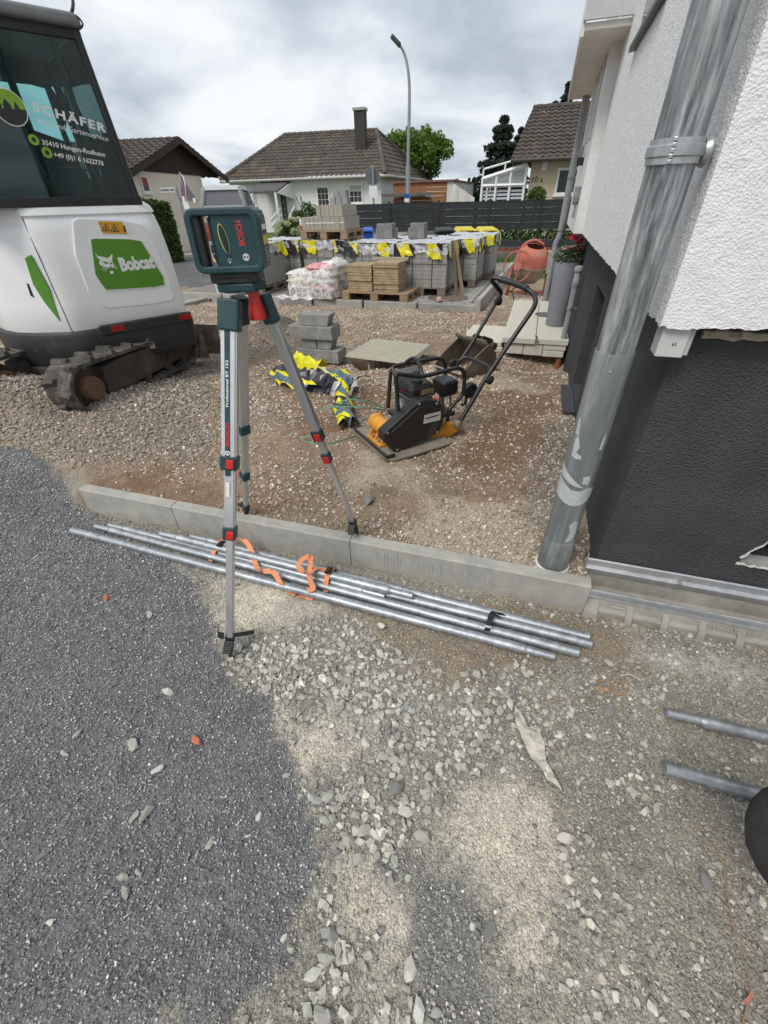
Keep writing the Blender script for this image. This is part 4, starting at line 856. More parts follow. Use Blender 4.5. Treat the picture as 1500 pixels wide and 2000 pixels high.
# ------------------------------------------------------------------ big zinc downpipe at the corner
def zinc(name, base, dark, light, scale):
 m, t, b, o = newmat(name); N, L = t.nodes, t.links; b.inputs['Metallic'].default_value = 0.45; b.inputs['Roughness'].default_value = 0.42
 tcn = N.new('ShaderNodeTexCoord'); mpn = N.new('ShaderNodeMapping'); mpn.inputs['Scale'].default_value = (1, 1, 0.11); L.new(tcn.outputs['Object'], mpn.inputs[0])
 n = N.new('ShaderNodeTexNoise'); n.inputs['Scale'].default_value = scale; n.inputs['Detail'].default_value = 9; n.inputs['Roughness'].default_value = 0.72; L.new(mpn.outputs[0], n.inputs['Vector'])
 r = N.new('ShaderNodeValToRGB'); cr_ = r.color_ramp; cr_.elements[0].position = 0.40; cr_.elements[0].color = c4(dark); cr_.elements[1].position = 0.62; cr_.elements[1].color = c4(light); e_ = cr_.elements.new(0.5); e_.color = c4(base); L.new(n.outputs['Fac'], r.inputs[0])
 n2_ = N.new('ShaderNodeTexNoise'); n2_.inputs['Scale'].default_value = 5; n2_.inputs['Detail'].default_value = 4; L.new(tcn.outputs['Object'], n2_.inputs['Vector'])
 r2_ = N.new('ShaderNodeValToRGB'); r2_.color_ramp.elements[0].position = 0.45; r2_.color_ramp.elements[1].position = 0.7; r2_.color_ramp.elements[0].color = (0, 0, 0, 1); r2_.color_ramp.elements[1].color = (0.55, 0.55, 0.55, 1); L.new(n2_.outputs['Fac'], r2_.inputs[0])
 mx_ = N.new('ShaderNodeMixRGB'); L.new(r2_.outputs[0], mx_.inputs[0]); L.new(r.outputs[0], mx_.inputs[1]); mx_.inputs[2].default_value = (0.20, 0.235, 0.215, 1); L.new(mx_.outputs[0], b.inputs['Base Color'])
 mr = N.new('ShaderNodeMapRange'); mr.inputs[3].default_value = 0.3; mr.inputs[4].default_value = 0.62; L.new(n.outputs['Fac'], mr.inputs[0]); L.new(mr.outputs[0], b.inputs['Roughness'])
 MATS[name] = m; return m
M_ZINC = zinc('zinc_weathered', (0.27, 0.29, 0.31), (0.10, 0.106, 0.108), (0.56, 0.57, 0.555), 30)
M_ZINC2 = zinc('zinc_stained', (0.26, 0.283, 0.29), (0.175, 0.192, 0.198), (0.37, 0.39, 0.388), 14)
M_ZINC3 = mat('zinc_bright', (0.48, 0.50, 0.51), (0.36, 0.38, 0.39), 25, 0.38, 0.7)
PB = G(1078, 1100, 0.13); PR = 0.052
dp = thing('downpipe', 'tall weathered zinc downpipe with a pipe clamp and torn tape at the house corner', 'downpipe', Vector((PB.x, PB.y, 0)))
mb = MB(); mb.lathe([(PR, 0.92), (PR, 4.4)], 40); mb.build('upper_pipe', M_ZINC, dp, auto=50)
mb = MB(); mb.lathe([(PR + 0.0045, 0.28), (PR + 0.0045, 1.0), (PR + 0.0035, 1.004), (PR + 0.001, 1.004)], 40, caps=False); mb.build('lower_pipe', M_ZINC2, dp, auto=50)
mb = MB(); mb.lathe([(PR + 0.0015, 0.12), (PR + 0.009, 0.13), (PR + 0.0085, 0.275), (PR + 0.006, 0.283), (PR + 0.004, 0.283)], 40, caps=False); mb.build('base_socket', M_ZINC2, dp, auto=50)
mb = MB(); mb.lathe([(PR + 0.010, 0.115), (PR + 0.0165, 0.12), (PR + 0.0165, 0.136), (PR + 0.010, 0.14)], 40, caps=False); mb.build('rubber_ring', mat('white_ring', (0.6, 0.6, 0.57), None, 12, 0.7), dp, auto=50)
# clamp
ZC = 1.455
mb = MB(); mb.lathe([(PR + 0.0005, ZC - 0.024), (PR + 0.005, ZC - 0.024), (PR + 0.005, ZC - 0.012), (PR + 0.0085, ZC - 0.009), (PR + 0.0085, ZC + 0.009), (PR + 0.005, ZC + 0.012), (PR + 0.005, ZC + 0.022), (PR + 0.0005, ZC + 0.022)], 40, caps=False); cl = mb.build('pipe_clamp', M_ZINC3, dp, auto=35)
toward = (EYE - PB); toward.z = 0; ca_ = math.atan2(toward.y, toward.x)
mb = MB(RZ(math.degrees(ca_) - 5))
for k in range(5): mb.bx(PR + 0.004, PR + 0.013, -0.004, 0.004, ZC - 0.024 + k * 0.0098, ZC - 0.0165 + k * 0.0098)
mb.build('clamp_hinge', M_ZINC3, dp, bevel=0.001)
pw = math.atan2(-0.15 * HU.y + HV.y * 0.25 + HU.y, HU.x * 0.85 + HV.x * 0.25)
hu_ang = math.degrees(math.atan2(HU.y, HU.x)) + 10
dist_w = (HK - PB).dot(HU) - 0.08
mb = MB(RZ(hu_ang)); mb.box((PR + 0.02, 0, ZC - 0.002), (0.034, 0.02, 0.026)); mb.cyl((PR + 0.03, 0, ZC - 0.002), (dist_w + 0.0, 0, ZC - 0.002), 0.006, n=10); mb.build('clamp_stud', M_ZINC3, dp, bevel=0.002)
mb = MB(T(0, 0, ZC - 0.002) @ RZ(hu_ang) @ T(dist_w - 0.028, 0, 0) @ RY(90)); mb.lathe([(0.004, 0.004), (0.024, 0.0), (0.030, 0.010), (0.030, 0.013), (0.02, 0.013)], 24); mb.build('wall_rosette', M_ZINC3, dp, auto=40)
mb = MB(RZ(math.degrees(ca_) + 3)); mb.lathe([(0.0001, 0.0035), (0.003, 0.003), (0.0048, 0.0)], 12, T(PR + 0.0042, 0, 0.955) @ RY(90)); mb.build('rivet', M_ZINC3, dp)
# torn tape patches that follow the pipe
M_TAPE = mat('grey_tape', (0.46, 0.49, 0.49), (0.40, 0.43, 0.43), 30, 0.45, bump=0.3, bscale=60)
def patch(outline, r=PR + 0.0056, th=0.0012, nm='tape_patch', parent=dp):
 """outline in (angle deg from the camera side, height)"""
 mb = MB(); c0 = math.degrees(ca_); P = []
 import mathutils.geometry as mg
 cx_ = sum(p[0] for p in outline) / len(outline); cz_ = sum(p[1] for p in outline) / len(outline)
 def pt(a, z, rr_): a = rad(c0 + a); return (rr_ * math.cos(a), rr_ * math.sin(a), z)
 bm = bmesh.new(); vs2 = [bm.verts.new((p[0], p[1] * 1000, 0)) for p in outline]; bm.faces.new(vs2)
 bmesh.ops.triangulate(bm, faces=bm.faces[:]); bmesh.ops.subdivide_edges(bm, edges=bm.edges[:], cuts=3, use_grid_fill=True); bm.verts.index_update()
 V = [v.co.copy() for v in bm.verts]; Fs = [tuple(v.index for v in f.verts) for f in bm.faces]; bm.free()
 mb.add([pt(v.x, v.y / 1000, r + th) for v in V], Fs); return mb.build(nm, M_TAPE, parent, smooth=True)
patch([(-95, .505), (-60, .49), (-20, .475), (10, .468), (40, .475), (80, .50), (100, .51), (100, .55), (70, .54), (45, .55), (20, .535), (-10, .535), (-35, .55), (-60, .565), (-95, .575)])
patch([(-70, .575), (-35, .565), (0, .552), (30, .548), (-5, .575), (-40, .60), (-75, .625)], th=0.0022)
patch([(20, .565), (42, .56), (46, .585), (36, .60), (18, .592)])
patch([(-40, .66), (-22, .655), (-5, .66), (-8, .672), (-26, .678), (-20, .70), (-34, .74), (-44, .72)])
patch([(-50, .74), (-32, .735), (-44, .80), (-52, .79)])
patch([(-30, .80), (-12, .805), (-18, .86), (-32, .88)], th=0.001) if False else None
patch([(22, .295), (50, .305), (58, .345), (50, .39), (36, .405), (20, .38), (30, .345)])
patch([(40, .70), (52, .695), (56, .73), (48, .765), (42, .74)])

# ------------------------------------------------------------------ drainage channel along the plinth
ch = thing('drainage_channel', 'concrete drainage channel with bright metal rails along the foot of the dark plinth', 'drain channel', HM @ T(0, 0, 0))
X0, X1 = -0.032, 2.4
mb = MB(Matrix(((0, 0, 1, 0), (1, 0, 0, 0), (0, 1, 0, 0), (0, 0, 0, 1))))
mb.prism([(-0.012, 0.02), (-0.012, 0.105), (-0.022, 0.105), (-0.024, 0.035), (-0.095, 0.035), (-0.098, 0.075), (-0.125, 0.075), (-0.135, 0.03), (-0.15, 0.02), (-0.15, -0.06), (-0.012, -0.06)], (X0, X1)); mb.build('channel_body', mat('polymer_concrete', (0.30, 0.28, 0.245), (0.235, 0.215, 0.185), 25, 0.85, bump=0.4, bscale=160, c3=(0.36, 0.345, 0.31), s3=4), ch, bevel=0.002)
xx = X0 + 0.01; kk = 0
while xx < X1:
 wdt = 0.06 if kk == 0 else 0.032
 mb = MB(); mb.hexa([(xx, -0.19, -0.06), (xx + wdt, -0.19, -0.06), (xx + wdt, -0.13, -0.06), (xx, -0.13, -0.06)], [(xx + .003, -0.162, 0.012), (xx + wdt - .003, -0.162, 0.012), (xx + wdt - .003, -0.128, 0.060), (xx + .003, -0.128, 0.060)]); mb.build('channel_rib', MATS['polymer_concrete'], ch, bevel=0.004); xx += wdt + 0.095; kk += 1
mb = MB(); mb.bx(X0, X1, -0.1475, -0.1245, 0.0, 0.001)
mb = MB(Matrix(((0, 0, 1, 0), (1, 0, 0, 0), (0, 1, 0, 0), (0, 0, 0, 1))))
mb.prism([(-0.006, 0.09), (-0.006, 0.168), (-0.011, 0.176), (-0.018, 0.172), (-0.018, 0.155), (-0.012, 0.147), (-0.012, 0.138), (-0.026, 0.131), (-0.026, 0.106), (-0.022, 0.1055), (-0.0115, 0.1055)], (X0, X1)); mb.build('back_rail', M_ALU, ch, bevel=0.0012)
mb = MB(Matrix(((0, 0, 1, 0), (1, 0, 0, 0), (0, 1, 0, 0), (0, 0, 0, 1))))
mb.prism([(-0.094, 0.0755), (-0.094, 0.083), (-0.098, 0.083), (-0.0985, 0.0775), (-0.125, 0.0775), (-0.128, 0.07), (-0.130, 0.07), (-0.1265, 0.0795), (-0.0965, 0.0795), (-0.0965, 0.0755)], (X0 + 0.002, X1)); mb.build('front_rail', M_ALU, ch)
mb = MB(Matrix(((0, 0, 1, 0), (1, 0, 0, 0), (0, 1, 0, 0), (0, 0, 0, 1)))); mb.prism([(-0.006, 0.08), (-0.006, 0.195), (-0.012, 0.2), (-0.02, 0.18), (-0.03, 0.13), (-0.03, 0.08)], (X0 - 0.003, X0)); mb.build('end_plate', M_ALU, ch)
mb = MB(); mb.box((0.31, -0.022, 0.138), (0.02, 0.02, 0.01)); mb.build('rail_clip', M_ALU, ch, bevel=0.002)
MT = T(0.0, -0.1365, 0.047) @ RX(77)
text('cast_number', '1000.0', 0.026, mat('cast_relief', (0.42, 0.40, 0.36), None, 40, 0.85), ch, T(0.475, 0, 0) @ MT, width=0.085, extrude=0.0012)
mb = MB(T(0.115, 0, 0) @ MT); mb.prism([(-0.045, 0), (-0.02, 0.008), (-0.022, 0.003), (0.035, 0.003), (0.035, -0.003), (-0.022, -0.003), (-0.02, -0.008)], (0, 0.0016)); mb.build('cast_arrow', MATS['cast_relief'], ch)

# ------------------------------------------------------------------ things along the side facade
def HP(off, s, z=0.0): return HM @ Vector((-off, s, z))
M_SLABC = mat('pale_slab', (0.60, 0.575, 0.50), (0.52, 0.50, 0.43), 26, 0.9, bump=0.6, bscale=140, c3=(0.38, 0.36, 0.30), s3=9, l3=0.58, h3=0.76)
ld = thing('landing', 'pale concrete slab landing with cracked front edge against the house side', 'landing', HM @ T(0, 3.2, 0))
LZ = 0.22
k = 0
for y0, y1 in ((0.0, 0.36), (0.366, 0.74), (0.746, 1.12), (1.126, 1.55), (1.556, 2.0)):
 mb = MB(); mb.bx(-0.318, -0.01, y0 + random.uniform(0, .003), y1, LZ - 0.05, LZ + random.uniform(-.004, .003)); mb.build('slab', M_SLABC, ld, bevel=0.005)
mb = MB(); mb.bx(-0.65, -0.324, -0.012, 2.0, LZ - 0.05, LZ + 0.004); mb.build('slab', M_SLABC, ld, bevel=0.005)
for x0, x1, z0, z1 in ((-0.62, -0.43, 0.06, 0.166), (-0.425, -0.24, 0.055, 0.166), (-0.235, -0.02, 0.115, 0.166), (-0.235, -0.03, 0.05, 0.11)):
 mb = MB(); mb.bx(x0, x1, 0.012, 0.12, z0, z1); mb.build('facing_stone', M_SLABC, ld, bevel=0.006)
mb = MB(); mb.bx(-0.6, -0.02, 0.13, 2.0, -0.1, 0.165); mb.build('core', mat('brown_fill', (0.20, 0.13, 0.08), None, 14, 0.95, bump=0.6), ld)
wd_ = MB(); rr = random.Random(9)
for k in range(26):
 p = Vector((-0.32 + rr.uniform(-.02, .02), 0.0 + rr.uniform(-.02, .09), LZ - 0.05 + rr.random() * 0.06)); q = p + Vector((rr.uniform(-.02, .02), rr.uniform(-.03, 0), rr.uniform(0, .035))); wd_.strip([p, (p + q) / 2 + Vector((0, 0, .006)), q], [(1, .3, 0)] * 3, 0.008, 0.001)
wo = wd_.build('weed', mat('weed_green', (0.13, 0.24, 0.05), (0.09, 0.18, 0.035), 30, 0.7)); wo.matrix_world = ld.matrix_world.copy(); tag(wo, 'small green weed growing in the joint of the pale slab landing', 'weed')
mb = MB(); mb.lathe([(0.11, LZ + .003), (0.11, LZ + .012), (0.098, LZ + .012), (0.095, LZ + .006)], 28); mb.lathe([(0.07, LZ + .004), (0.07, LZ + .009)], 24)
o = mb.build('drain_cover', mat('grey_cover', (0.13, 0.13, 0.125), None, 14, 0.7)); o.matrix_world = HM @ T(-0.25, 4.32, 0); tag(o, 'round dark grey cover on the pale slab landing behind the planter', 'cover')
# loose slabs beside the landing
for i, (o0, s0, zz_, rz, wd, ln) in enumerate(((0.88, 3.34, 0.03, 5, 0.42, 0.62), (0.86, 3.38, 0.08, -2, 0.42, 0.60))):
 mb = MB(); mb.bx(-wd / 2, wd / 2, -ln / 2, ln / 2, 0, 0.045); ob = mb.build('loose_slab', M_SLABC, bevel=0.005); p = HP(o0, s0 + 0.35); ob.matrix_world = HM @ T(-o0, s0 + 0.35, zz_) @ RZ(rz) @ RX(3)
 tag(ob, ('lower of two pale slabs lying loose left of the landing', 'upper of two pale slabs lying loose left of the landing')[i], 'slab', 'loose slabs')
# planter
PLC = HP(0.13, 3.84)
pt_ = thing('planter', 'tall round grey planter with pink and white flowers on the landing', 'planter', T(PLC.x, PLC.y, LZ + 0.002))
mb = MB(); mb.lathe([(0.102, 0.0), (0.105, 0.004), (0.135, 0.60), (0.135, 0.612), (0.126, 0.612), (0.124, 0.55)], 36); mb.build('pot', mat('planter_grey', (0.225, 0.24, 0.27), (0.20, 0.215, 0.243), 5, 0.55, bump=0.15, bscale=200, stretch=(1, 1, 14)), pt_, auto=50)
mb = MB(); mb.lathe([(0.123, 0.56), (0.02, 0.575)], 24); mb.build('soil', mat('potting_soil', (0.04, 0.028, 0.018), None, 40, 0.95, bump=0.8), pt_)
M_LEAFG = mat('grey_green_leaf', (0.15, 0.20, 0.11), (0.08, 0.12, 0.06), 30, 0.6, c3=(0.25, 0.29, 0.21), s3=20, l3=0.5, h3=0.65)
def leaf_cloud(name, material, parent, n, fn, size, seed=0, flatn=0.0, M=None):
 """many small folded leaf faces spread through a volume; fn(rng) gives position"""
 rg = np.random.default_rng(seed); P = fn(rg, n); s_ = rg.uniform(size * 0.6, size * 1.3, len(P)); a = rg.normal(0, 1, (len(P), 3)); a /= np.linalg.norm(a, axis=1)[:, None]; b = rg.normal(0, 1, (len(P), 3)); b -= a * (a * b).sum(1)[:, None]; b /= np.linalg.norm(b, axis=1)[:, None]; c = np.cross(a, b)
 V = np.stack([P - a * s_[:, None], P + b * s_[:, None] * 0.45 + c * s_[:, None] * 0.12, P + a * s_[:, None], P - b * s_[:, None] * 0.45 + c * s_[:, None] * 0.12], 1).reshape(-1, 3)
 k = np.arange(len(P)) * 4; Tt = np.concatenate([np.stack([k, k + 1, k + 2], 1), np.stack([k, k + 2, k + 3], 1)])
 o = link(name, np_mesh(name, V, Tt), material, parent)
 if M is not None: o.matrix_local = M
 return o
def ball(cx, cy, cz, rx, ry, rz, shell=0.5):
 def f(rg, n):
  d = rg.normal(0, 1, (n, 3)); d /= np.linalg.norm(d, axis=1)[:, None]; r = (shell + (1 - shell) * rg.random(n)) ; return d * r[:, None] * np.array([rx, ry, rz]) + np.array([cx, cy, cz])
 return f
leaf_cloud('foliage', M_LEAFG, pt_, 2000, ball(0, 0, 0.66, 0.165, 0.165, 0.095, 0.3), 0.018, 4)
def blossom(mb, c, r, n=9, layers=2, rg=random.Random(2)):
 c = Vector(c)
 for L_ in range(layers):
  for k in range(n):
   a = 2 * math.pi * k / n + L_ * 0.4; el = 0.15 + 0.55 * L_; d = Vector((math.cos(a) * math.cos(el), math.sin(a) * math.cos(el), math.sin(el))); t_ = Vector((-math.sin(a), math.cos(a), 0)); rr_ = r * (1 - 0.25 * L_)
   mb.add([c, c + d * rr_ * 0.6 + t_ * rr_ * 0.33, c + d * rr_, c + d * rr_ * 0.6 - t_ * rr_ * 0.33], [(0, 1, 2, 3)])
M_PINK = mat('pink_petal', (0.80, 0.06, 0.16), (0.68, 0.04, 0.12), 40, 0.6); M_SALM = mat('salmon_petal', (0.62, 0.20, 0.18), (0.55, 0.14, 0.13), 40, 0.6); M_WPET = mat('white_petal', (0.75, 0.74, 0.66), (0.66, 0.65, 0.55), 40, 0.6)
rg_ = random.Random(8)
for nm, mt, pts_ in (('pink_blossom', M_PINK, [(-0.02, -0.09, .80, .07), (0.03, -0.085, .765, .06), (0.07, -0.04, .785, .055), (0.0, 0.0, .81, .06)]), ('salmon_blossom', M_SALM, [(-0.075, -0.12, .725, .05), (0.02, -0.13, .715, .055), (0.06, -0.12, .73, .05)]), ('white_blossom', M_WPET, [(-0.10, -0.075, .715, .03), (-0.055, -0.11, .735, .032), (-0.02, -0.12, .745, .03), (-0.125, -0.04, .69, .025), (0.04, -0.135, .69, .028)])):
 for x_, y_, z_, r_ in pts_:
  mb = MB(); blossom(mb, (x_, y_, z_), r_, 9, 3); mb.build(nm, mt, pt_)
# grey standpipe with cap
sp0 = HP(0.06, 3.26)
spx = thing('standpipe', 'thin grey vent pipe with rounded cap and brown foot beside the planter', 'pipe', T(sp0.x, sp0.y, -0.12))
M_GREYPVC = mat('grey_pvc', (0.25, 0.265, 0.285), (0.20, 0.215, 0.23), 16, 0.55, c3=(0.32, 0.33, 0.34), s3=9)
mb = MB(); mb.lathe([(0.027, 0.2), (0.027, 0.80)], 20); mb.build('pipe_body', M_GREYPVC, spx, auto=50)
mb = MB(); mb.lathe([(0.029, 0.80), (0.033, 0.81), (0.033, 0.86), (0.029, 0.87), (0.029, 0.93), (0.04, 0.935), (0.042, 0.955), (0.034, 0.975), (0.01, 0.98)], 20); mb.build('cap', M_GREYPVC, spx, auto=40)
mb = MB(); mb.lathe([(0.030, 0.0), (0.030, 0.19), (0.0285, 0.2)], 20); mb.build('brown_foot', mat('rust_brown', (0.25, 0.10, 0.045), (0.16, 0.065, 0.03), 24, 0.8), spx, auto=50)
for z_ in (0.33, 0.62):
 mb = MB(); mb.lathe([(0.028, z_ - .008), (0.033, z_ - .008), (0.033, z_ + .008), (0.028, z_ + .008)], 20, caps=False); mb.tube([(0.03, 0, z_), (0.095, -0.02, z_)], 0.005, 8); mb.build('bracket', M_ZINC2, spx, auto=40)
# thin downpipe at the far corner of the bay
fp0 = HP(0.2, 5.75)
fpt = thing('thin_downpipe', 'thin grey downpipe at the far corner of the white bay', 'downpipe', T(fp0.x, fp0.y, -0.2))
mb = MB(); mb.tube([(0, 0, 2.5), (0, 0, 1.15), (-0.03, 0.01, 1.05), (-0.03, 0.01, 0.0)], 0.042, 16); mb.build('pipe_body', M_ZINC3 if False else M_GREYPVC, fpt, auto=60)
for z_ in (1.2, 1.75):
 mb = MB(); mb.lathe([(0.044, z_ - .012), (0.05, z_ - .012), (0.05, z_ + .012), (0.044, z_ + .012)], 18, caps=False); mb.tube([(0.04, 0, z_), (0.12, -0.06, z_)], 0.006, 8); mb.build('bracket', M_ZINC2, fpt, auto=40)
# ------------------------------------------------------------------ mini excavator
XO = Vector((-1.909, 3.817, 0.0)); XA = Vector((0.753, 0.658, 0)); XN = Vector((0.658, -0.753, 0))
XM = frame(XO, XA); XI = XM.inverted()
def xp(px, py, yl=0.0):
 """pixel -> local point on the plane parallel to the machine's rear, yl metres inside it"""
 return XI @ PL(px, py, XO - XN * yl, XN)
M_XWHITE = mat('machine_white', (0.80, 0.81, 0.815), (0.75, 0.76, 0.765), 3, 0.32, coat=0.3, c3=(0.62, 0.62, 0.60), s3=7, l3=0.6, h3=0.85, bump=0.03, bscale=40)
M_XBLACK = mat('machine_black', (0.020, 0.021, 0.024), (0.013, 0.014, 0.016), 12, 0.5, c3=(0.10, 0.095, 0.085), s3=5, l3=0.6, h3=0.82, bump=0.1, bscale=120)
M_XGREEN = mat('machine_green', (0.085, 0.25, 0.022), (0.075, 0.225, 0.02), 4, 0.35, c3=(0.13, 0.29, 0.06), s3=3, l3=0.5, h3=0.8)
M_TRACK = mat('track_rubber', (0.062, 0.058, 0.053), (0.036, 0.034, 0.031), 14, 0.88, bump=0.6, bscale=60, c3=(0.19, 0.16, 0.125), s3=11, l3=0.46, h3=0.74)
M_RUSTD = mat('rusty_dark_steel', (0.055, 0.043, 0.034), (0.035, 0.028, 0.023), 9, 0.75, bump=0.4, bscale=70, c3=(0.14, 0.08, 0.05), s3=5, l3=0.5, h3=0.75)
M_RUST = mat('rust', (0.17, 0.085, 0.052), (0.10, 0.055, 0.036), 20, 0.85, bump=0.6, bscale=90)
M_DIRTST = mat('earthy_steel', (0.20, 0.165, 0.125), (0.11, 0.088, 0.068), 8, 0.75, 0.25, bump=0.4, bscale=60, c3=(0.30, 0.26, 0.20), s3=4)
M_CABGLASS = glass_mat('cab_glass', (0.50, 0.74, 0.73), 0.02, 0.06)
ex = thing('mini_excavator', 'white compact excavator with black skirt and green label on its rear', 'excavator', XM)
def plan(inset, x1=0.345, r=0.13, yb=1.15):
 """outline of the rounded tail seen from above"""
 x1 -= inset; y0 = inset; P = [(x1, yb)]
 for i in range(9): a = rad(-i * 90 / 8); P.append((x1 - r + r * math.cos(a), y0 + r + r * math.sin(a)))
 k = inset * 0.8
 P += [(-0.3, y0), (-0.46, y0), (-0.53, y0 + 0.006), (-0.575, y0 + 0.022), (-0.61 + k * .5, y0 + 0.048), (-0.70 + k * .6, y0 + 0.12), (-0.80 + k * .8, y0 * .8 + 0.21), (-0.89 + k, y0 * .5 + 0.33), (-0.95 + k, 0.50), (-0.98 + inset, 0.7), (-0.98 + inset, yb)]
 return P
def loft(mb, levels):
 n = len(levels[0][1]); V = [(x, y, z) for z, P in levels for x, y in P]; Fs = []
 for k in range(len(levels) - 1):
  for i in range(n): Fs.append((k * n + i, k * n + (i + 1) % n, (k + 1) * n + (i + 1) % n, (k + 1) * n + i))
 Fs += [tuple(range(n)), tuple(range(len(levels) * n - 1, (len(levels) - 1) * n - 1, -1))]; mb.add(V, Fs)
mb = MB(); loft(mb, [(0.60, plan(0.012)), (0.625, plan(0.0)), (0.80, plan(0.0)), (1.05, plan(0.006)), (1.24, plan(0.02)), (1.32, plan(0.035)), (1.335, plan(0.046)), (1.345, plan(0.03)), (1.385, plan(0.045)), (1.41, plan(0.075)), (1.42, plan(0.12))]); mb.build('engine_cover', M_XWHITE, ex, auto=28)
mb = MB(); loft(mb, [(0.33, plan(0.05)), (0.35, plan(-0.005)), (0.40, plan(-0.022)), (0.57, plan(-0.026)), (0.60, plan(-0.016)), (0.618, plan(0.008))]); mb.build('skirt', M_XBLACK, ex, auto=28)
mb = MB(); mb.bx(-0.40, 0.33, -0.034, 0.0, 0.555, 0.635); mb.build('bumper_step', M_XBLACK, ex, bevel=0.012, seg=3)
for sx_ in (-0.275, 0.27):
 mb = MB(); mb.bx(sx_ - 0.05, sx_ + 0.05, -0.042, -0.03, 0.577, 0.62); tl = mb.build('tail_light', mat('red_lens', (0.32, 0.012, 0.015), (0.22, 0.008, 0.01), 30, 0.2) if 'red_lens' not in MATS else MATS['red_lens'], ex, bevel=0.003)
mb = MB(); mb.bx(-0.17, -0.10, -0.029, -0.02, 0.385, 0.43); mb.build('tow_recess', M_RUST, ex); mb = MB(); mb.bx(-0.09, -0.045, -0.031, -0.02, 0.40, 0.445); mb.build('hook_plate', mat('worn_plate', (0.36, 0.31, 0.28), (0.2, 0.15, 0.12), 40, 0.7), ex)
# raised rear panel, green label, marks
LX = Matrix(((1, 0, 0, 0), (0, 0, -1, 0), (0, 1, 0, 0), (0, 0, 0, 1)))       # drawing plane (x, z) facing outwards
def rear_poly(pix, y0, y1, nm, m, bevel=0.0, yl=0.0):
 P = [xp(a, b, yl) for a, b in pix]; mb = MB(LX); mb.prism([(p.x, p.z) for p in P], (y0, y1)); return mb.build(nm, m, ex, bevel=bevel)
rear_poly([(140, 432), (150, 425), (230, 427), (278, 437), (300, 462), (331, 548), (340, 580), (335, 588), (300, 594), (215, 603), (200, 600), (172, 570), (146, 498)], -0.02, 0.006, 'pressed_panel', M_XWHITE, 0.008)
rear_poly([(174, 465), (182, 463), (250, 465), (278, 470), (321, 540), (323, 559), (300, 563), (208, 569), (196, 556), (184, 538)], 0.0, 0.0085, 'label_border', mat('bright_white_paint', (0.78, 0.79, 0.79), None, 5, 0.35), 0.001)
rear_poly([(177, 468), (184, 466), (250, 467), (275, 471), (318, 541), (320, 556), (300, 560), (207, 566), (197, 553), (186, 536)], 0.003, 0.0105, 'green_label', M_XGREEN, 0.001)
p0 = xp(231, 513); p1 = xp(301, 519); c_ = (p0 + p1) / 2; wl_ = (p1 - p0).length
M_LOGOW = mat('logo_white', (0.80, 0.81, 0.80), None, 20, 0.4)
text('maker_print', 'Bobcat', 0.118, M_LOGOW, ex, T(c_.x, -0.0108, c_.z + 0.004) @ LX, width=wl_ * 1.0, bold=0.006, extrude=0.0008)
def logo_poly(pix, nm, m, y=0.0112): return rear_poly(pix, y - 0.0004, y + 0.0006, nm, m)
def zc(pts): return [(160 + a / 8.333, 440 + b / 8.333) for a, b in pts]
logo_poly(zc([(198, 430), (250, 500), (330, 510), (400, 530), (435, 520), (490, 460), (490, 540), (480, 570), (495, 590), (520, 650), (525, 680), (500, 690), (480, 685), (455, 660), (440, 700), (400, 680), (340, 670), (290, 650), (275, 610), (285, 560), (250, 530)]), 'cat_head', M_LOGOW)
logo_poly(zc([(320, 580), (410, 600), (420, 625), (390, 628), (360, 615)]), 'cat_eye', M_XGREEN, 0.0122)
logo_poly(zc([(450, 605), (490, 600), (492, 620), (470, 632), (450, 625)]), 'cat_eye', M_XGREEN, 0.0122)
logo_poly(zc([(450, 740), (510, 745), (505, 790), (455, 785)]), 'cat_chin', M_LOGOW)
for q in ([(350, 675), (310, 715), (316, 718), (358, 680)], [(375, 685), (340, 740), (346, 742), (383, 690)], [(400, 692), (375, 750), (381, 752), (408, 697)], [(530, 665), (572, 690), (570, 696), (528, 672)], [(528, 680), (560, 712), (557, 717), (524, 686)]): logo_poly(zc(q), 'cat_whisker', M_LOGOW)
rear_poly([(190, 432), (237, 433), (249, 457), (201, 456)], 0.004, 0.0085, 'warning_label', mat('amber_label', (0.62, 0.33, 0.025), (0.55, 0.28, 0.02), 30, 0.45))
for q in ([(197, 451), (206, 435), (214, 452)], [(215, 452), (222, 436), (233, 453)]):
 cxq = sum(a for a, b in q) / 3; cyq = sum(b for a, b in q) / 3
 rear_poly(q, 0.0082, 0.0092, 'warning_mark', M_BLACKTXT); rear_poly([(cxq + (a - cxq) * .72, cyq + (b - cyq) * .72) for a, b in q], 0.0085, 0.0098, 'warning_mark_field', MATS['amber_label'])
 rear_poly([(cxq - 1.2, cyq - 3), (cxq + 1.2, cyq - 3), (cxq + 1.6, cyq + 4), (cxq - 1.2, cyq + 4)], 0.0095, 0.0102, 'warning_mark', M_BLACKTXT)
rear_poly([(240, 440), (243, 440), (246, 453), (242, 453)], 0.0082, 0.0092, 'warning_mark', M_BLACKTXT)
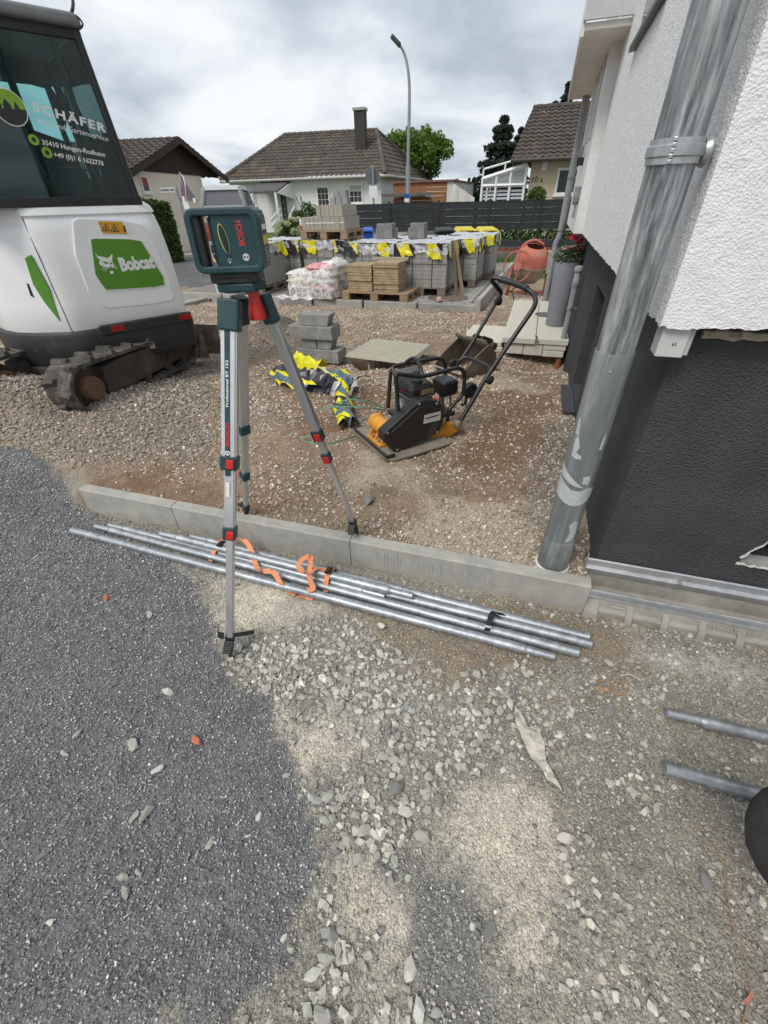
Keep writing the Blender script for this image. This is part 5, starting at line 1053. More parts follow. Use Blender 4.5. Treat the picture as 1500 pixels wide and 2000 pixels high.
# side panel seam, stripe, marks (left side faces away from the blade)
SD = (XM.to_3x3() @ Vector((-0.30, 0.28, 0))).normalized(); SNL = Vector((-0.28, -0.30, 0)).normalized(); SN = XM.to_3x3() @ SNL; SP0 = XM @ Vector((-0.61, 0.048, 0))
def sxp(px, py): return XI @ PL(px, py, SP0, SN)
def side_poly(pix, th, nm, m, k=0.0):
 P = [sxp(a, b) for a, b in pix]; mb = MB(); n = len(P)
 V = [p - SNL * 0.004 for p in P] + [p + SNL * (0.006 + k + th) for p in P]
 mb.add(V, [tuple(range(n)), tuple(range(2 * n - 1, n - 1, -1))] + [(i, (i + 1) % n, n + (i + 1) % n, n + i) for i in range(n)]); return mb.build(nm, m, ex)
side_poly([(50, 504), (60, 498), (96, 562), (118, 627), (88, 590), (66, 555)], 0.0015, 'green_stripe', M_XGREEN)
side_poly([(53, 553), (57, 554), (69, 582), (66, 584), (62, 581)], 0.0015, 'door_slot', M_VOID)
mb = MB(); mb.tube([(-0.574, 0.058, 1.335), (-0.578, 0.03, 1.1), (-0.578, 0.0235, 0.8), (-0.578, 0.0235, 0.61)], 0.003, 6); mb.build('door_seam', M_XBLACK, ex)
mb = MB(); mb.tube([(-0.43, -0.024, 0.38), (-0.44, -0.03, 0.47), (-0.45, -0.027, 0.59)], 0.003, 6); mb.build('skirt_seam', M_VOID, ex)
# cab
CZ0, CZ1 = 1.42, 2.33; CXR0, CXR1 = 0.205, 0.14; CXL = -0.93; CY0, CY1 = 0.05, 1.02
M_CABFR = mat('cab_frame', (0.016, 0.017, 0.019), (0.011, 0.012, 0.013), 10, 0.38, c3=(0.05, 0.05, 0.05), s3=6, l3=0.6, h3=0.8)
def bar(mb, p, q, r=0.03, n=10): mb.tube([p, q], r, n)
cf = MB()
bar(cf, (CXR0 - .01, CY0 + .02, CZ0 - .02), (CXR1 - .015, CY0 + .02, CZ1 - .05), 0.026); bar(cf, (CXL + .02, CY0 + .02, CZ0 - .02), (CXL + .05, CY0 + .02, CZ1 - .05), 0.026)
bar(cf, (CXR0 - .01, CY1, CZ0 - .02), (CXR1 - .015, CY1, CZ1 - .05), 0.026); bar(cf, (CXL + .02, CY1, CZ0 - .4), (CXL + .05, CY1, CZ1 - .05), 0.026)
cf.bx(CXL, CXR0 + .015, CY0 - .006, CY0 + .05, CZ0 - .03, CZ0 + .022); cf.bx(CXL, CXR1 + .01, CY0 + 0.0, CY0 + .05, CZ1 - .10, CZ1 - .03)
cf.bx(CXR0 - .03, CXR0 + .012, CY0, CY1, CZ0 - .03, CZ0 + .02)
cf.build('cab_frame', M_CABFR, ex, bevel=0.004)
mb = MB(); mb.prism(rrect(CXR1 - CXL + 0.06, CY1 - CY0 + 0.12, 0.08), (CZ1 - 0.05, CZ1 + 0.01), T((CXR1 + CXL) / 2, (CY0 + CY1) / 2, 0)); mb.build('cab_roof', mat('grey_roof', (0.20, 0.21, 0.215), (0.16, 0.168, 0.172), 6, 0.5), ex, bevel=0.02, seg=3)
mb = MB(); mb.hexa([(CXL + .03, CY0 + .012, CZ0 + .02), (CXR0 - .03, CY0 + .012, CZ0 + .02), (CXR0 - .03, CY0 + .018, CZ0 + .02), (CXL + .03, CY0 + .018, CZ0 + .02)], [(CXL + .06, CY0 + .012, CZ1 - .1), (CXR1 - .035, CY0 + .012, CZ1 - .1), (CXR1 - .035, CY0 + .018, CZ1 - .1), (CXL + .06, CY0 + .018, CZ1 - .1)]); mb.build('rear_window', M_CABGLASS, ex)
mb = MB(); mb.hexa([(CXR0 - .012, CY0 + .05, CZ0 + .02), (CXR0 - .006, CY0 + .05, CZ0 + .02), (CXR0 - .006, CY1 - .02, CZ0 + .02), (CXR0 - .012, CY1 - .02, CZ0 + .02)], [(CXR1 - .012, CY0 + .05, CZ1 - .06), (CXR1 - .006, CY0 + .05, CZ1 - .06), (CXR1 - .006, CY1 - .02, CZ1 - .06), (CXR1 - .012, CY1 - .02, CZ1 - .06)]); mb.build('side_window', M_CABGLASS, ex)
def far_panel(pix, nm):
 P = [xp(a, b, CY1 - 0.01) for a, b in pix]; mb = MB(LX); mb.prism([(min(max(p.x, CXL + .02), CXR0 - .02 - .065 * max(0, (p.z - CZ0) / .9)), min(max(p.z, 0.9), CZ1 - 0.04)) for p in P], (-CY1 - 0.012, -CY1 + 0.012)); return mb.build(nm, M_CABFR, ex)
far_panel([(-330, 60), (-300, -300), (330, -300), (330, 228), (200, 228), (128, 255), (119, 257), (88, 172), (10, 150), (-40, 140), (-330, 110)], 'cab_header_panel')
far_panel([(200, 228), (330, 228), (330, 470), (235, 352)], 'cab_corner_panel')
far_panel([(119, 258), (128, 255), (165, 345), (235, 352), (235, 470), (-330, 470), (-330, 250), (-40, 205), (0, 222), (55, 250), (126, 276)], 'cab_lower_panel')
zt_ = xp(88, 172, CY1).z + .015; mb = MB(); mb.bx(CXL, CXR1 - .02, CY1 + .015, CY1 + .03, zt_, CZ1 - .05); mb.build('cab_header', M_CABFR, ex)
mb = MB(); mb.bx(CXL + 0.01, CXL + 0.03, CY0 + .05, CY1, CZ0 - .03, CZ1 - .05); mb.build('cab_door', M_CABFR, ex)
mb = MB(); mb.bx(-0.02, 0.02, 0.14, 0.18, CZ0, CZ1 - .05); mb.build('roll_bar', M_CABFR, ex, bevel=0.008); mb = MB(); mb.bx(-0.33, -0.29, 0.14, 0.18, CZ0, CZ1 - .05); mb.build('roll_bar', M_CABFR, ex, bevel=0.008)
mb = MB(); mb.bx(-0.42, -0.02, 0.30, 0.42, 1.15, 1.62); mb.bx(-0.42, -0.02, 0.42, 0.85, 1.05, 1.2); mb.build('seat', M_BLACK, ex, bevel=0.04, seg=3)
mb = MB(); mb.bx(-0.5, CXR0 - .02, CY0 + .06, CY1 - .02, 0.98, 1.02); mb.build('cab_floor', M_XBLACK, ex)
mb = MB(); mb.tube(smooth_path([(CXR1 - .03, CY0 + .03, CZ1 - .02), (CXR1 + .0, CY0 - .03, CZ1 + .0), (CXR1 + .03, CY0 - .03, CZ1 - .03), (CXR1 + .005, CY0 - .02, CZ1 - .055)], 5), 0.006, 6); mb.tube(smooth_path([(CXR1 - .02, CY0, CZ1), (CXR1 + .02, CY0 - .02, CZ1 + .08), (CXR1 + .015, CY0 - .02, CZ1 + .3), (CXR1 + .06, CY0 - .01, CZ1 + .7)], 5), 0.009, 6); mb.build('cable_tie', M_TRACK, ex)
# lettering on the rear window
def wtext(body, a, b, size, nm='window_print', m=None, bold=0.0, space=1.0):
 p = xp(a[0], a[1], CY0 + 0.011); q = xp(b[0], b[1], CY0 + 0.011); c = (p + q) / 2
 text(nm, body, size, m or M_LOGOW, ex, T(c.x, CY0 + 0.010, c.z) @ LX @ RZ(-math.degrees(math.atan2(p.z - q.z, q.x - p.x))), width=(q - p).length, bold=bold, extrude=0.0005, space=space)
wtext('SCHÄFER', (62, 208), (206, 252), 0.062, bold=0.0022, space=1.25)
wtext('Bau- und Gartenservice', (74, 236), (211, 272), 0.04)
wtext('35410 Hungen-Rodheim', (82, 278), (205, 303), 0.036, bold=0.0006)
wtext('+49 (0)1 6 1622778', (105, 302), (202, 320), 0.036, bold=0.0006)
def disc(cpx, rpx, nm, m, y=0.0105, seg=(0, 360), r=None):
 c = xp(cpx[0], cpx[1], CY0 + 0.011); r = r or (xp(cpx[0], cpx[1] - rpx, CY0 + .011) - c).length
 mb = MB(LX @ T(c.x, c.z, -(CY0 + y))); P = [(r * math.cos(rad(a)), r * math.sin(rad(a))) for a in np.linspace(seg[0], seg[1], 33)]; mb.prism(P[:-1] if seg == (0, 360) else P, (0, 0.0006)); mb.build(nm, m, ex); return c, r
M_LGREEN = mat('print_green', (0.22, 0.42, 0.03), None, 30, 0.45)
c, r = disc((19, 210), 34, 'emblem_disc', M_LOGOW); disc((19, 210), 32, 'emblem_field', M_LGREEN, 0.0098, r=r * 0.95)
disc((19, 210), 32, 'emblem_ground', M_BLACKTXT, 0.0092, seg=(184, 356), r=r * 0.93)
mb = MB(LX @ T(c.x, c.z, -(CY0 + 0.0088))); mb.prism([(-0.35 * r, -0.3 * r), (0.1 * r, -0.3 * r), (0.1 * r, 0.15 * r), (-0.12 * r, 0.45 * r), (-0.35 * r, 0.15 * r)], (0, .0006)); mb.prism([(0.25 * r, -0.1 * r), (0.6 * r, -0.1 * r), (0.42 * r, 0.4 * r)], (0, .0006)); mb.prism([(-0.6 * r + 0.16 * r * math.cos(a), 0.1 * r + 0.2 * r * math.sin(a)) for a in np.linspace(0, 6.0, 12)], (0, .0006)); mb.build('emblem_house_and_trees', M_BLACKTXT, ex)
for cp in ((66, 273), (92, 298)):
 disc(cp, 10, 'icon_disc', M_LGREEN)
 c2_, r2_ = disc(cp, 4.5, 'icon_mark', M_BLACKTXT, 0.0098)
# tracks and undercarriage
TA = G(165, 822, 0.14); TB = G(395, 700, 0.14); TD = (TB - TA).normalized()
TM = XI @ frame(TA, TD)
def track(y0):
 L_, R_, Wd = 1.50, 0.178, 0.23
 loop = []
 for i in range(13): a = rad(270 - i * 15); loop.append((R_ + R_ * math.cos(a), R_ + R_ * math.sin(a)))
 R2 = 0.15
 for i in range(13): a = rad(90 - i * 15); loop.append((L_ - R2 + R2 * math.cos(a), R2 + 0.0 + R2 * math.sin(a)))
 n = len(loop); mb = MB(TM); th = 0.028
 inner = []
 for i, (x, z) in enumerate(loop):
  cx = R_ if i < 13 else L_ - R2; cz = R_ if i < 13 else R2; rr_ = R_ if i < 13 else R2; k = (rr_ - th) / rr_; inner.append((cx + (x - cx) * k, cz + (z - cz) * k))
 V = [(x, y0, z) for x, z in loop] + [(x, y0 + Wd, z) for x, z in loop] + [(x, y0, z) for x, z in inner] + [(x, y0 + Wd, z) for x, z in inner]; Fs = []
 for i in range(n):
  j = (i + 1) % n; Fs += [(i, n + i, n + j, j), (2 * n + i, 2 * n + j, 3 * n + j, 3 * n + i), (i, j, 2 * n + j, 2 * n + i), (n + i, 3 * n + i, 3 * n + j, n + j)]
 mb.add(V, Fs); tk = mb.build('track', M_TRACK, ex, bevel=0.004)
 # lugs along the loop
 pts = [];
 for i in range(n):
  p = Vector((loop[i][0], 0, loop[i][1])); q = Vector((loop[(i + 1) % n][0], 0, loop[(i + 1) % n][1])); m_ = max(1, int((q - p).length / 0.05))
  for k in range(m_): pts.append((p + (q - p) * k / m_, (q - p).normalized()))
 acc = 0; last = pts[0][0]; sel = []
 for p, d in pts:
  acc += (p - last).length; last = p
  if acc > 0.075 or not sel: sel.append((p, d)); acc = 0
 for k, (p, d) in enumerate(sel):
  nrm = Vector((d.z, 0, -d.x)); nrm = nrm if nrm.dot(p - Vector((L_ / 2, 0, 0.2))) > 0 else -nrm
  mb = MB(TM); x_ = d; y_ = Vector((0, 1, 0))
  half = Wd / 2 * 1.02; off = (0.0 if k % 2 else 1.0) * (Wd - half)
  def P_(u_, v_, h_): return p + Vector((0, y0, 0)) + x_ * u_ + y_ * v_ + nrm * h_
  sk_ = 0.02 * (1 if k % 2 else -1)
  mb.hexa([P_(-.024, off, -.004), P_(.024, off, -.004), P_(.024 + sk_, off + half, -.004), P_(-.024 + sk_, off + half, -.004)], [P_(-.012, off + .006, .026), P_(.012, off + .006, .026), P_(.012 + sk_, off + half - .006, .026), P_(-.012 + sk_, off + half - .006, .026)])
  mb.build('lug', M_TRACK, tk)
 mb = MB(TM @ Matrix(((1, 0, 0, 0), (0, 0, 1, 0), (0, 1, 0, 0), (0, 0, 0, 1)))); mb.prism([(0.33, 0.07), (0.36, 0.27), (0.55, 0.29), (1.2, 0.265), (1.34, 0.19), (1.32, 0.08), (0.6, 0.06)], (y0 + 0.03, y0 + 0.2)); mb.build('track_frame', M_RUSTD, ex, bevel=0.01)
 mb = MB(TM @ Matrix(((1, 0, 0, 0), (0, 0, 1, 0), (0, 1, 0, 0), (0, 0, 0, 1)))); mb.prism([(1.05, 0.11), (1.12, 0.25), (1.27, 0.23), (1.33, 0.13)], (y0 + 0.012, y0 + 0.04)); mb.build('idler_guard', M_RUSTD, ex, bevel=0.006)
 wm = TM @ T(R_, y0, R_) @ RX(90)
 mb = MB(wm); mb.lathe([(0.13, -0.16), (0.135, -0.08), (0.13, -0.06)], 24); mb.build('drive_sprocket', M_RUSTD, ex, auto=40)
 mb = MB(wm @ T(0.02, -0.01, 0)); mb.lathe([(0.088, -0.10), (0.086, -0.01), (0.078, 0.012), (0.066, 0.014), (0.063, 0.009), (0.03, 0.009)], 28); mb.build('drive_motor_cap', M_RUST, ex, auto=40)
 mb = MB(TM @ T(L_ - R2, y0, R2) @ RX(90)); mb.lathe([(0.125, -0.17), (0.13, -0.12), (0.13, -0.08), (0.125, -0.05)], 24); mb.build('idler_wheel', M_RUSTD, ex, auto=40)
 for k in range(3):
  mb = MB(TM @ T(0.5 + 0.28 * k, y0, 0.075) @ RX(90)); mb.lathe([(0.045, -0.18), (0.05, -0.15), (0.05, -0.05), (0.045, -0.035)], 14); mb.build('track_roller', M_RUSTD, ex, auto=40)
 for k in range(16):
  mb = MB(TM); mb.box((0.36 + 0.062 * k, y0 + 0.06, 0.033), (0.028, 0.05, 0.02)); mb.build('drive_lug', M_TRACK, tk, bevel=0.004)
track(0.0); track(0.78)
mb = MB(TM); mb.bx(0.4, 1.15, 0.22, 0.8, 0.08, 0.22); mb.lathe([(0.22, 0.22), (0.22, 0.30)], 24, T(0.75, 0.5, 0)); mb.build('undercarriage', M_RUSTD, ex, bevel=0.01)
mb = MB(TM @ T(1.72, 0.52, 0.06) @ RZ(2)); mb.grid(lambda a, b: ((b - 0.5) ** 2 * 0.14 - 0.02, (a - 0.5) * 1.25, (b - 0.28) * 0.28), 6, 6); mb.build('dozer_blade', M_DIRTST, ex, solid=0.016)
mb = MB(TM @ T(1.70, 0.0, 0.04)); mb.prism([(-0.14, -0.06), (0.0, -0.10), (0.0, 0.2), (-0.05, 0.2)], (0, 0.016), Matrix(((1, 0, 0, 0), (0, 0, 1, 0.05), (0, 1, 0, 0), (0, 0, 0, 1)))); mb.prism([(-0.14, -0.06), (0.0, -0.10), (0.0, 0.2), (-0.05, 0.2)], (0, 0.016), Matrix(((1, 0, 0, 0), (0, 0, 1, 0.16), (0, 1, 0, 0), (0, 0, 0, 1)))); mb.bx(-0.13, 0.0, 0.05, 0.176, -0.05, -0.03); mb.build('blade_bracket', M_DIRTST, ex)
mb = MB(TM); mb.bx(1.1, 1.72, 0.3, 0.36, 0.14, 0.22); mb.bx(1.1, 1.72, 0.66, 0.72, 0.14, 0.22); mb.build('blade_arm', M_RUSTD, ex, bevel=0.006)
mb = MB(); mb.tube([(-0.1, 1.1, 0.75), (-0.1, 1.5, 1.0), (-0.1, 2.4, 1.12), (-0.1, 3.0, 0.7)], 0.07, 8); mb.build('boom', M_XWHITE, ex); mb = MB(); mb.tube([(-0.1, 3.0, 0.78), (-0.1, 2.75, 0.25)], 0.055, 8); mb.build('dipper_arm', M_XWHITE, ex)
mb = MB(); mb.bx(-0.2, 0.0, 1.0, 1.3, 0.5, 0.9); mb.build('swing_bracket', M_XBLACK, ex, bevel=0.02)
mb = MB(); mb.tube(smooth_path([(-0.55, 0.5, 0.40), (-0.7, 0.6, 0.34), (-0.95, 0.7, 0.18), (-1.2, 0.8, 0.02)], 5), 0.035, 8); mb.build('hose', M_BLACK, ex)

# ------------------------------------------------------------------ plate compactor
CZB = tz1(0.1, 2.35) + 0.006
c0 = G(762, 905, CZB); cfl = G(690, 842, CZB); cr_ = G(885, 868, CZB)
CEX = (cr_ - c0); CEX.z = 0; CM = frame(c0, CEX); CI = CM.inverted(); CEY = CM.to_3x3() @ Vector((0, 1, 0))
WPL = (cfl - c0).dot(CEY); LPL = (cr_ - c0).length
def cp(px, py, yl): return CI @ PL(px, py, c0 + CEY * yl, CEY)
co = thing('plate_compactor', 'black and orange petrol plate compactor with long folding handle on the soil', 'plate compactor', CM)
M_PLATE = mat('worn_base_plate', (0.33, 0.29, 0.235), (0.22, 0.19, 0.15), 8, 0.7, 0.35, bump=0.3, bscale=60, c3=(0.42, 0.38, 0.32), s3=5)
M_CORANGE = mat('orange_paint', (0.68, 0.30, 0.035), (0.58, 0.245, 0.03), 7, 0.45, c3=(0.40, 0.26, 0.13), s3=5, l3=0.58, h3=0.8)
M_CBLACK = mat('black_paint', (0.022, 0.021, 0.021), (0.014, 0.0135, 0.0135), 10, 0.45, c3=(0.085, 0.075, 0.065), s3=5, l3=0.56, h3=0.8, bump=0.1, bscale=100)
M_TUBEB = mat('black_tube', (0.020, 0.020, 0.022), (0.013, 0.013, 0.014), 16, 0.42, c3=(0.055, 0.05, 0.046), s3=8, l3=0.58, h3=0.8)
mb = MB(); mb.prism([(0.02, 0.0), (LPL - 0.02, 0), (LPL, 0.02), (LPL, WPL - 0.02), (LPL - 0.02, WPL), (0.02, WPL), (0.0, WPL - 0.02), (0, 0.02)], (0.0, 0.016)); mb.build('base_plate', M_PLATE, co, bevel=0.003)
mb = MB(); mb.hexa([(-0.035, 0.01, 0.03), (0.005, 0.01, 0.002), (0.005, WPL - .01, 0.002), (-0.035, WPL - .01, 0.03)], [(-0.035, 0.01, 0.042), (0.005, 0.01, 0.015), (0.005, WPL - .01, 0.015), (-0.035, WPL - .01, 0.042)]); mb.build('plate_lip', M_PLATE, co)
mb = MB(); mb.tube([(-0.004, 0.03, 0.03), (-0.004, WPL - 0.05, 0.032)], 0.009, 8); mb.tube([(-0.004, 0.03, 0.03), (0.05, 0.03, 0.03)], 0.009, 8); mb.build('front_bar', M_TUBEB, co)
bg_ = [cp(a, b, 0.07) for a, b in ((750, 847), (750, 862), (771, 885), (799, 874), (819, 862), (857, 845), (866, 828), (868, 800), (857, 783), (832, 781), (819, 784))]
XZ = Matrix(((1, 0, 0, 0), (0, 0, 1, 0), (0, 1, 0, 0), (0, 0, 0, 1)))
mb = MB(XZ); mb.prism([(p.x, max(p.z, 0.02)) for p in bg_], (0.07, 0.15)); mb.build('belt_guard', M_CBLACK, co, bevel=0.008, seg=3)
cgx, cgz = sum(p.x for p in bg_) / 11, sum(p.z for p in bg_) / 11
mb = MB(XZ); mb.prism([(cgx + (p.x - cgx) * .8, cgz + (max(p.z, .02) - cgz) * .8) for p in bg_], (0.064, 0.075)); mb.build('guard_pressing', M_CBLACK, co, bevel=0.004)
for k in (0, 2, 5, 8, 10):
 p = bg_[k]; mb = MB(T(cgx + (p.x - cgx) * .9, 0.07, cgz + (max(p.z, .02) - cgz) * .9) @ RX(90)); mb.lathe([(.008, 0), (.008, .006), (.003, .007)], 6); mb.build('guard_bolt', M_PLATE, co)
def cpoly(pix, yl, th, nm, m, bevel=0):
 P = [cp(a, b, yl) for a, b in pix]; mb = MB(XZ); mb.prism([(p.x, p.z) for p in P], (yl - th, yl)); return mb.build(nm, m, co, bevel=bevel)
M_DECAL = mat('worn_white_decal', (0.60, 0.58, 0.54), (0.48, 0.46, 0.42), 18, 0.6, c3=(0.05, 0.05, 0.05), s3=24, l3=0.68, h3=0.7)
cpoly([(829, 811), (861, 803), (860, 820), (827, 828)], 0.0635, 0.001, 'side_decal', M_DECAL); cpoly([(830, 817), (858, 809), (858, 811), (830, 819)], 0.0624, 0.0006, 'decal_print', M_BLACKTXT)
# sloping strip of the guard
g0 = cp(752, 846, 0.11); g1 = cp(818, 784, 0.11); gd = (g1 - g0); GM = frame(g0, gd, (0, 1, 0)); Lg = gd.length
mb = MB(GM); mb.bx(Lg * 0.42, Lg * 0.80, -0.018, 0.014, -0.0005, 0.0035) if False else None
GN = GM.to_3x3() @ Vector((0, 0, 1)); sg = 1 if GN.z > 0 else -1
mb = MB(GM); mb.bx(Lg * 0.40, Lg * 0.80, -0.016, 0.016, sg * 0.006, sg * 0.0095); mb.build('instruction_label', M_DECAL, co)
mb = MB(GM); mb.bx(Lg * 0.81, Lg * 0.97, -0.016, 0.016, sg * 0.006, sg * 0.0095); mb.build('orange_label', mat('amber_decal', (0.62, 0.34, 0.05), None, 40, 0.5), co)
gm_ = cp(843, 781, 0.11); mb = MB(); mb.box((gm_.x, 0.11, gm_.z + 0.003), (0.075, 0.04, 0.004)); mb.build('red_label', mat('red_decal', (0.45, 0.03, 0.03), (0.36, 0.025, 0.025), 40, 0.5), co)
# exciter housing
e0 = cp(768, 846, 0.16); e1 = cp(734, 824, 0.36)
mb = MB(); ecx, ecz = (e0.x + e1.x) / 2, max(0.085, (e0.z + e1.z) / 2)
mb = MB(T(ecx, 0, ecz) @ RX(-90)); mb.lathe([(0.052, 0.155), (0.052, 0.34), (0.057, 0.342), (0.057, 0.375), (0.05, 0.385)], 28); mb.build('exciter', M_CORANGE, co, auto=40)
mb = MB(); mb.bx(ecx - 0.085, ecx + 0.07, 0.17, 0.35, 0.016, 0.034)
for y_ in (0.18, 0.255, 0.335): mb.hexa([(ecx - .08, y_, .03), (ecx + .06, y_, .03), (ecx + .06, y_ + .01, .03), (ecx - .08, y_ + .01, .03)], [(ecx - .04, y_, .085), (ecx + .04, y_, .085), (ecx + .04, y_ + .01, .085), (ecx - .04, y_ + .01, .085)])
mb.build('exciter_foot', M_CORANGE, co, bevel=0.002)
for y_ in (0.215, 0.295):
 mb = MB(T(ecx - 0.065, y_, 0.034)); mb.lathe([(0.013, 0), (0.013, 0.014), (0.009, 0.014), (0.009, 0.022), (0.002, 0.022)], 6); mb.build('bolt', M_PLATE, co)
# chassis and engine
cpoly([(815, 866), (866, 829), (869, 822), (895, 819), (896, 829), (872, 846), (842, 857)], 0.16, 0.05, 'chassis_side', M_CORANGE, 0.003)
tk_ = cp(813, 757, 0.24)
mb = MB(); mb.bx(tk_.x - 0.12, tk_.x + 0.24, 0.14, 0.40, 0.12, 0.145); mb.build('engine_bed', M_CBLACK, co, bevel=0.004)
mb = MB(); mb.bx(tk_.x - 0.08, tk_.x + 0.07, 0.19, 0.35, 0.145, tk_.z - 0.05); mb.build('engine_block', mat('engine_grey', (0.12, 0.115, 0.105), (0.06, 0.058, 0.054), 20, 0.6, 0.4, bump=0.8, bscale=60), co, bevel=0.01)
for k in range(7): mb = MB(); mb.bx(tk_.x - .085, tk_.x + .075, .183, .357, .15 + k * .013, .1555 + k * .013); mb.build('cooling_fin', M_PLATE, co)
mb = MB(T(tk_.x - 0.085, 0.26, tk_.z - 0.11) @ RY(-90)); mb.lathe([(0.055, 0), (0.055, 0.03), (0.03, 0.045), (0.012, 0.045)], 18); mb.build('recoil_starter', mat('starter_metal', (0.32, 0.32, 0.31), (0.18, 0.18, 0.175), 30, 0.5, 0.6), co, auto=40)
mb = MB(T(tk_.x, 0.25, 0)); loft(mb, [(tk_.z - 0.05, rrect(0.17, 0.17, 0.02)), (tk_.z - 0.035, rrect(0.19, 0.19, 0.025)), (tk_.z + 0.02, rrect(0.18, 0.18, 0.03)), (tk_.z + 0.04, rrect(0.14, 0.14, 0.03)), (tk_.z + 0.045, rrect(0.10, 0.10, 0.02))]); mb.build('fuel_tank', M_CBLACK, co, bevel=0.003)
mb = MB(T(tk_.x, 0.25, 0)); loft(mb, [(tk_.z - 0.036, rrect(0.196, 0.196, 0.025)), (tk_.z - 0.028, rrect(0.196, 0.196, 0.025))]); mb.build('tank_seam', mat('seam_grey', (0.16, 0.15, 0.14), None, 20, 0.6), co)
mb = MB(T(tk_.x - 0.01, 0.22, tk_.z + 0.045)); mb.lathe([(0.034, 0), (0.034, 0.014), (0.02, 0.02)], 18); mb.build('tank_cap', M_BLACK, co, auto=40)
mb = MB(); mb.box((tk_.x + 0.025, 0.155 - 0.0005, tk_.z - 0.002), (0.09, 0.003, 0.032)); mb.build('tank_label', mat('tank_decal', (0.10, 0.09, 0.07), (0.30, 0.22, 0.08), 60, 0.5), co)
text('tank_print', 'GX', 0.035, mat('dull_red_print', (0.25, 0.02, 0.02), None, 40, 0.5), co, T(tk_.x - 0.0975, 0.24, tk_.z) @ Matrix(((0, 0, -1, 0), (-1, 0, 0, 0), (0, 1, 0, 0), (0, 0, 0, 1))))
af = cp(871, 752, 0.24)
mb = MB(T(af.x, 0.25, 0)); loft(mb, [(af.z - 0.055, rrect(0.10, 0.12, 0.012)), (af.z - 0.02, rrect(0.115, 0.135, 0.015)), (af.z + 0.012, rrect(0.115, 0.135, 0.015))]); mb.build('air_filter_box', M_CBLACK, co, bevel=0.003)
mb = MB(T(af.x, 0.25, 0)); loft(mb, [(af.z + 0.013, rrect(0.12, 0.14, 0.018)), (af.z + 0.03, rrect(0.12, 0.14, 0.018)), (af.z + 0.042, rrect(0.095, 0.115, 0.015))]); mb.build('air_filter_lid', M_CBLACK, co, bevel=0.003)
for k in range(7):
 mb = MB(); mb.bx(af.x - 0.048 + 0.015 * k, af.x - 0.040 + 0.015 * k, 0.1765, 0.1795, af.z - 0.045, af.z + 0.0); mb.build('filter_louvre', M_BLACK, co)
mb = MB(); mb.tube([(af.x - 0.02, 0.25, 0.14), (af.x - 0.02, 0.25, af.z - 0.05)], 0.02, 10); mb.tube([(af.x + 0.02, 0.2, 0.14), (af.x + .01, 0.2, af.z - 0.05)], 0.008, 8); mb.build('intake_stub', M_PLATE, co)
mb = MB(T(tk_.x + 0.05, 0.40, tk_.z + 0.03)); mb.prism(rrect(0.16, 0.10, 0.03), (-0.05, 0.03)); mb.build('muffler', mat('muffler_metal', (0.24, 0.235, 0.225), (0.14, 0.135, 0.13), 20, 0.5, 0.6), co, bevel=0.012)
def tubes(nm, pix, r, m=M_TUBEB, n=6):
 P = smooth_path([cp(a, b, y_) for a, b, y_ in pix], n); mb = MB(); mb.tube(P, r, 10); return mb.build(nm, m, co, smooth=True)
tubes('cage_tube', [(778, 812, .15), (775, 760, .15), (773, 736, .15), (781, 731, .15), (823, 735, .15), (865, 726, .15), (893, 719, .15), (905, 726, .15), (907, 745, .15), (902, 772, .15), (886, 790, .15), (877, 802, .15), (874, 822, .15)], 0.0125)
tubes('cage_tube', [(758, 796, .40), (762, 740, .40), (765, 722, .40), (776, 714, .40), (823, 705, .40), (856, 700, .40), (867, 706, .40), (870, 722, .40), (868, 745, .4)], 0.0125)
tubes('cage_tube', [(765, 722, .40), (768, 723, .28), (773, 734, .15)], 0.0125)
tubes('lifting_arch', [(789, 713, .38), (800, 703, .34), (808, 700, .30), (816, 706, .24), (822, 722, .18), (825, 735, .15)], 0.0125)
tubes('handle_tube', [(895, 829, .10), (922, 784, .10), (949, 739, .10), (1007, 653, .10), (1036, 611, .10), (1044, 597, .11), (1046, 585, .13), (1040, 573, .17), (1020, 559, .25), (990, 549, .36), (966, 543, .43), (961, 548, .45), (972, 562, .45), (978, 573, .45), (969, 590, .45)], 0.0145)
tubes('handle_tube', [(969, 590, .45), (945, 631, .45), (921, 672, .45), (900, 703, .45), (889, 720, .45)], 0.0125)
tubes('handle_sleeve', [(1030, 564, .21), (1012, 556, .28), (990, 549, .36), (975, 545, .41)], 0.0185, M_BLACK)
tubes('handle_brace', [(890, 722, .43), (896, 707, .42), (907, 699, .40), (918, 700, .36), (948, 713, .18), (957, 722, .12), (953, 734, .10)], 0.0125)
for px, py, y_, in ((956, 742, .085), (884, 710, .47), (973, 588, .435)):
 p = cp(px, py, y_); mb = MB(T(p.x, p.y, p.z) @ RX(90)); mb.lathe([(0.008, -0.03), (0.01, -0.01), (0.026, -0.008), (0.028, 0.012), (0.012, 0.02)], 9); mb.build('clamp_knob', M_BLACK, co, auto=40)
p = cp(918, 762, .20); mb = MB(T(p.x, p.y, p.z) @ RX(90)); mb.lathe([(0.016, -0.02), (0.047, -0.02), (0.05, -0.012), (0.05, 0.012), (0.047, 0.02), (0.036, 0.02), (0.034, 0.012), (0.016, 0.014)], 24); mb.build('transport_wheel', M_BLACK, co, auto=40)
mb = MB(); mb.tube([(p.x, p.y + .02, p.z), (p.x - 0.03, p.y + 0.0, p.z - 0.09), (p.x - 0.06, 0.2, 0.15)], 0.01, 8); mb.build('wheel_arm', M_TUBEB, co)
tubes('throttle_cable', [(922, 672, .45), (921, 690, .43), (916, 710, .40), (905, 728, .34), (893, 738, .30)], 0.0028, M_BLACK)
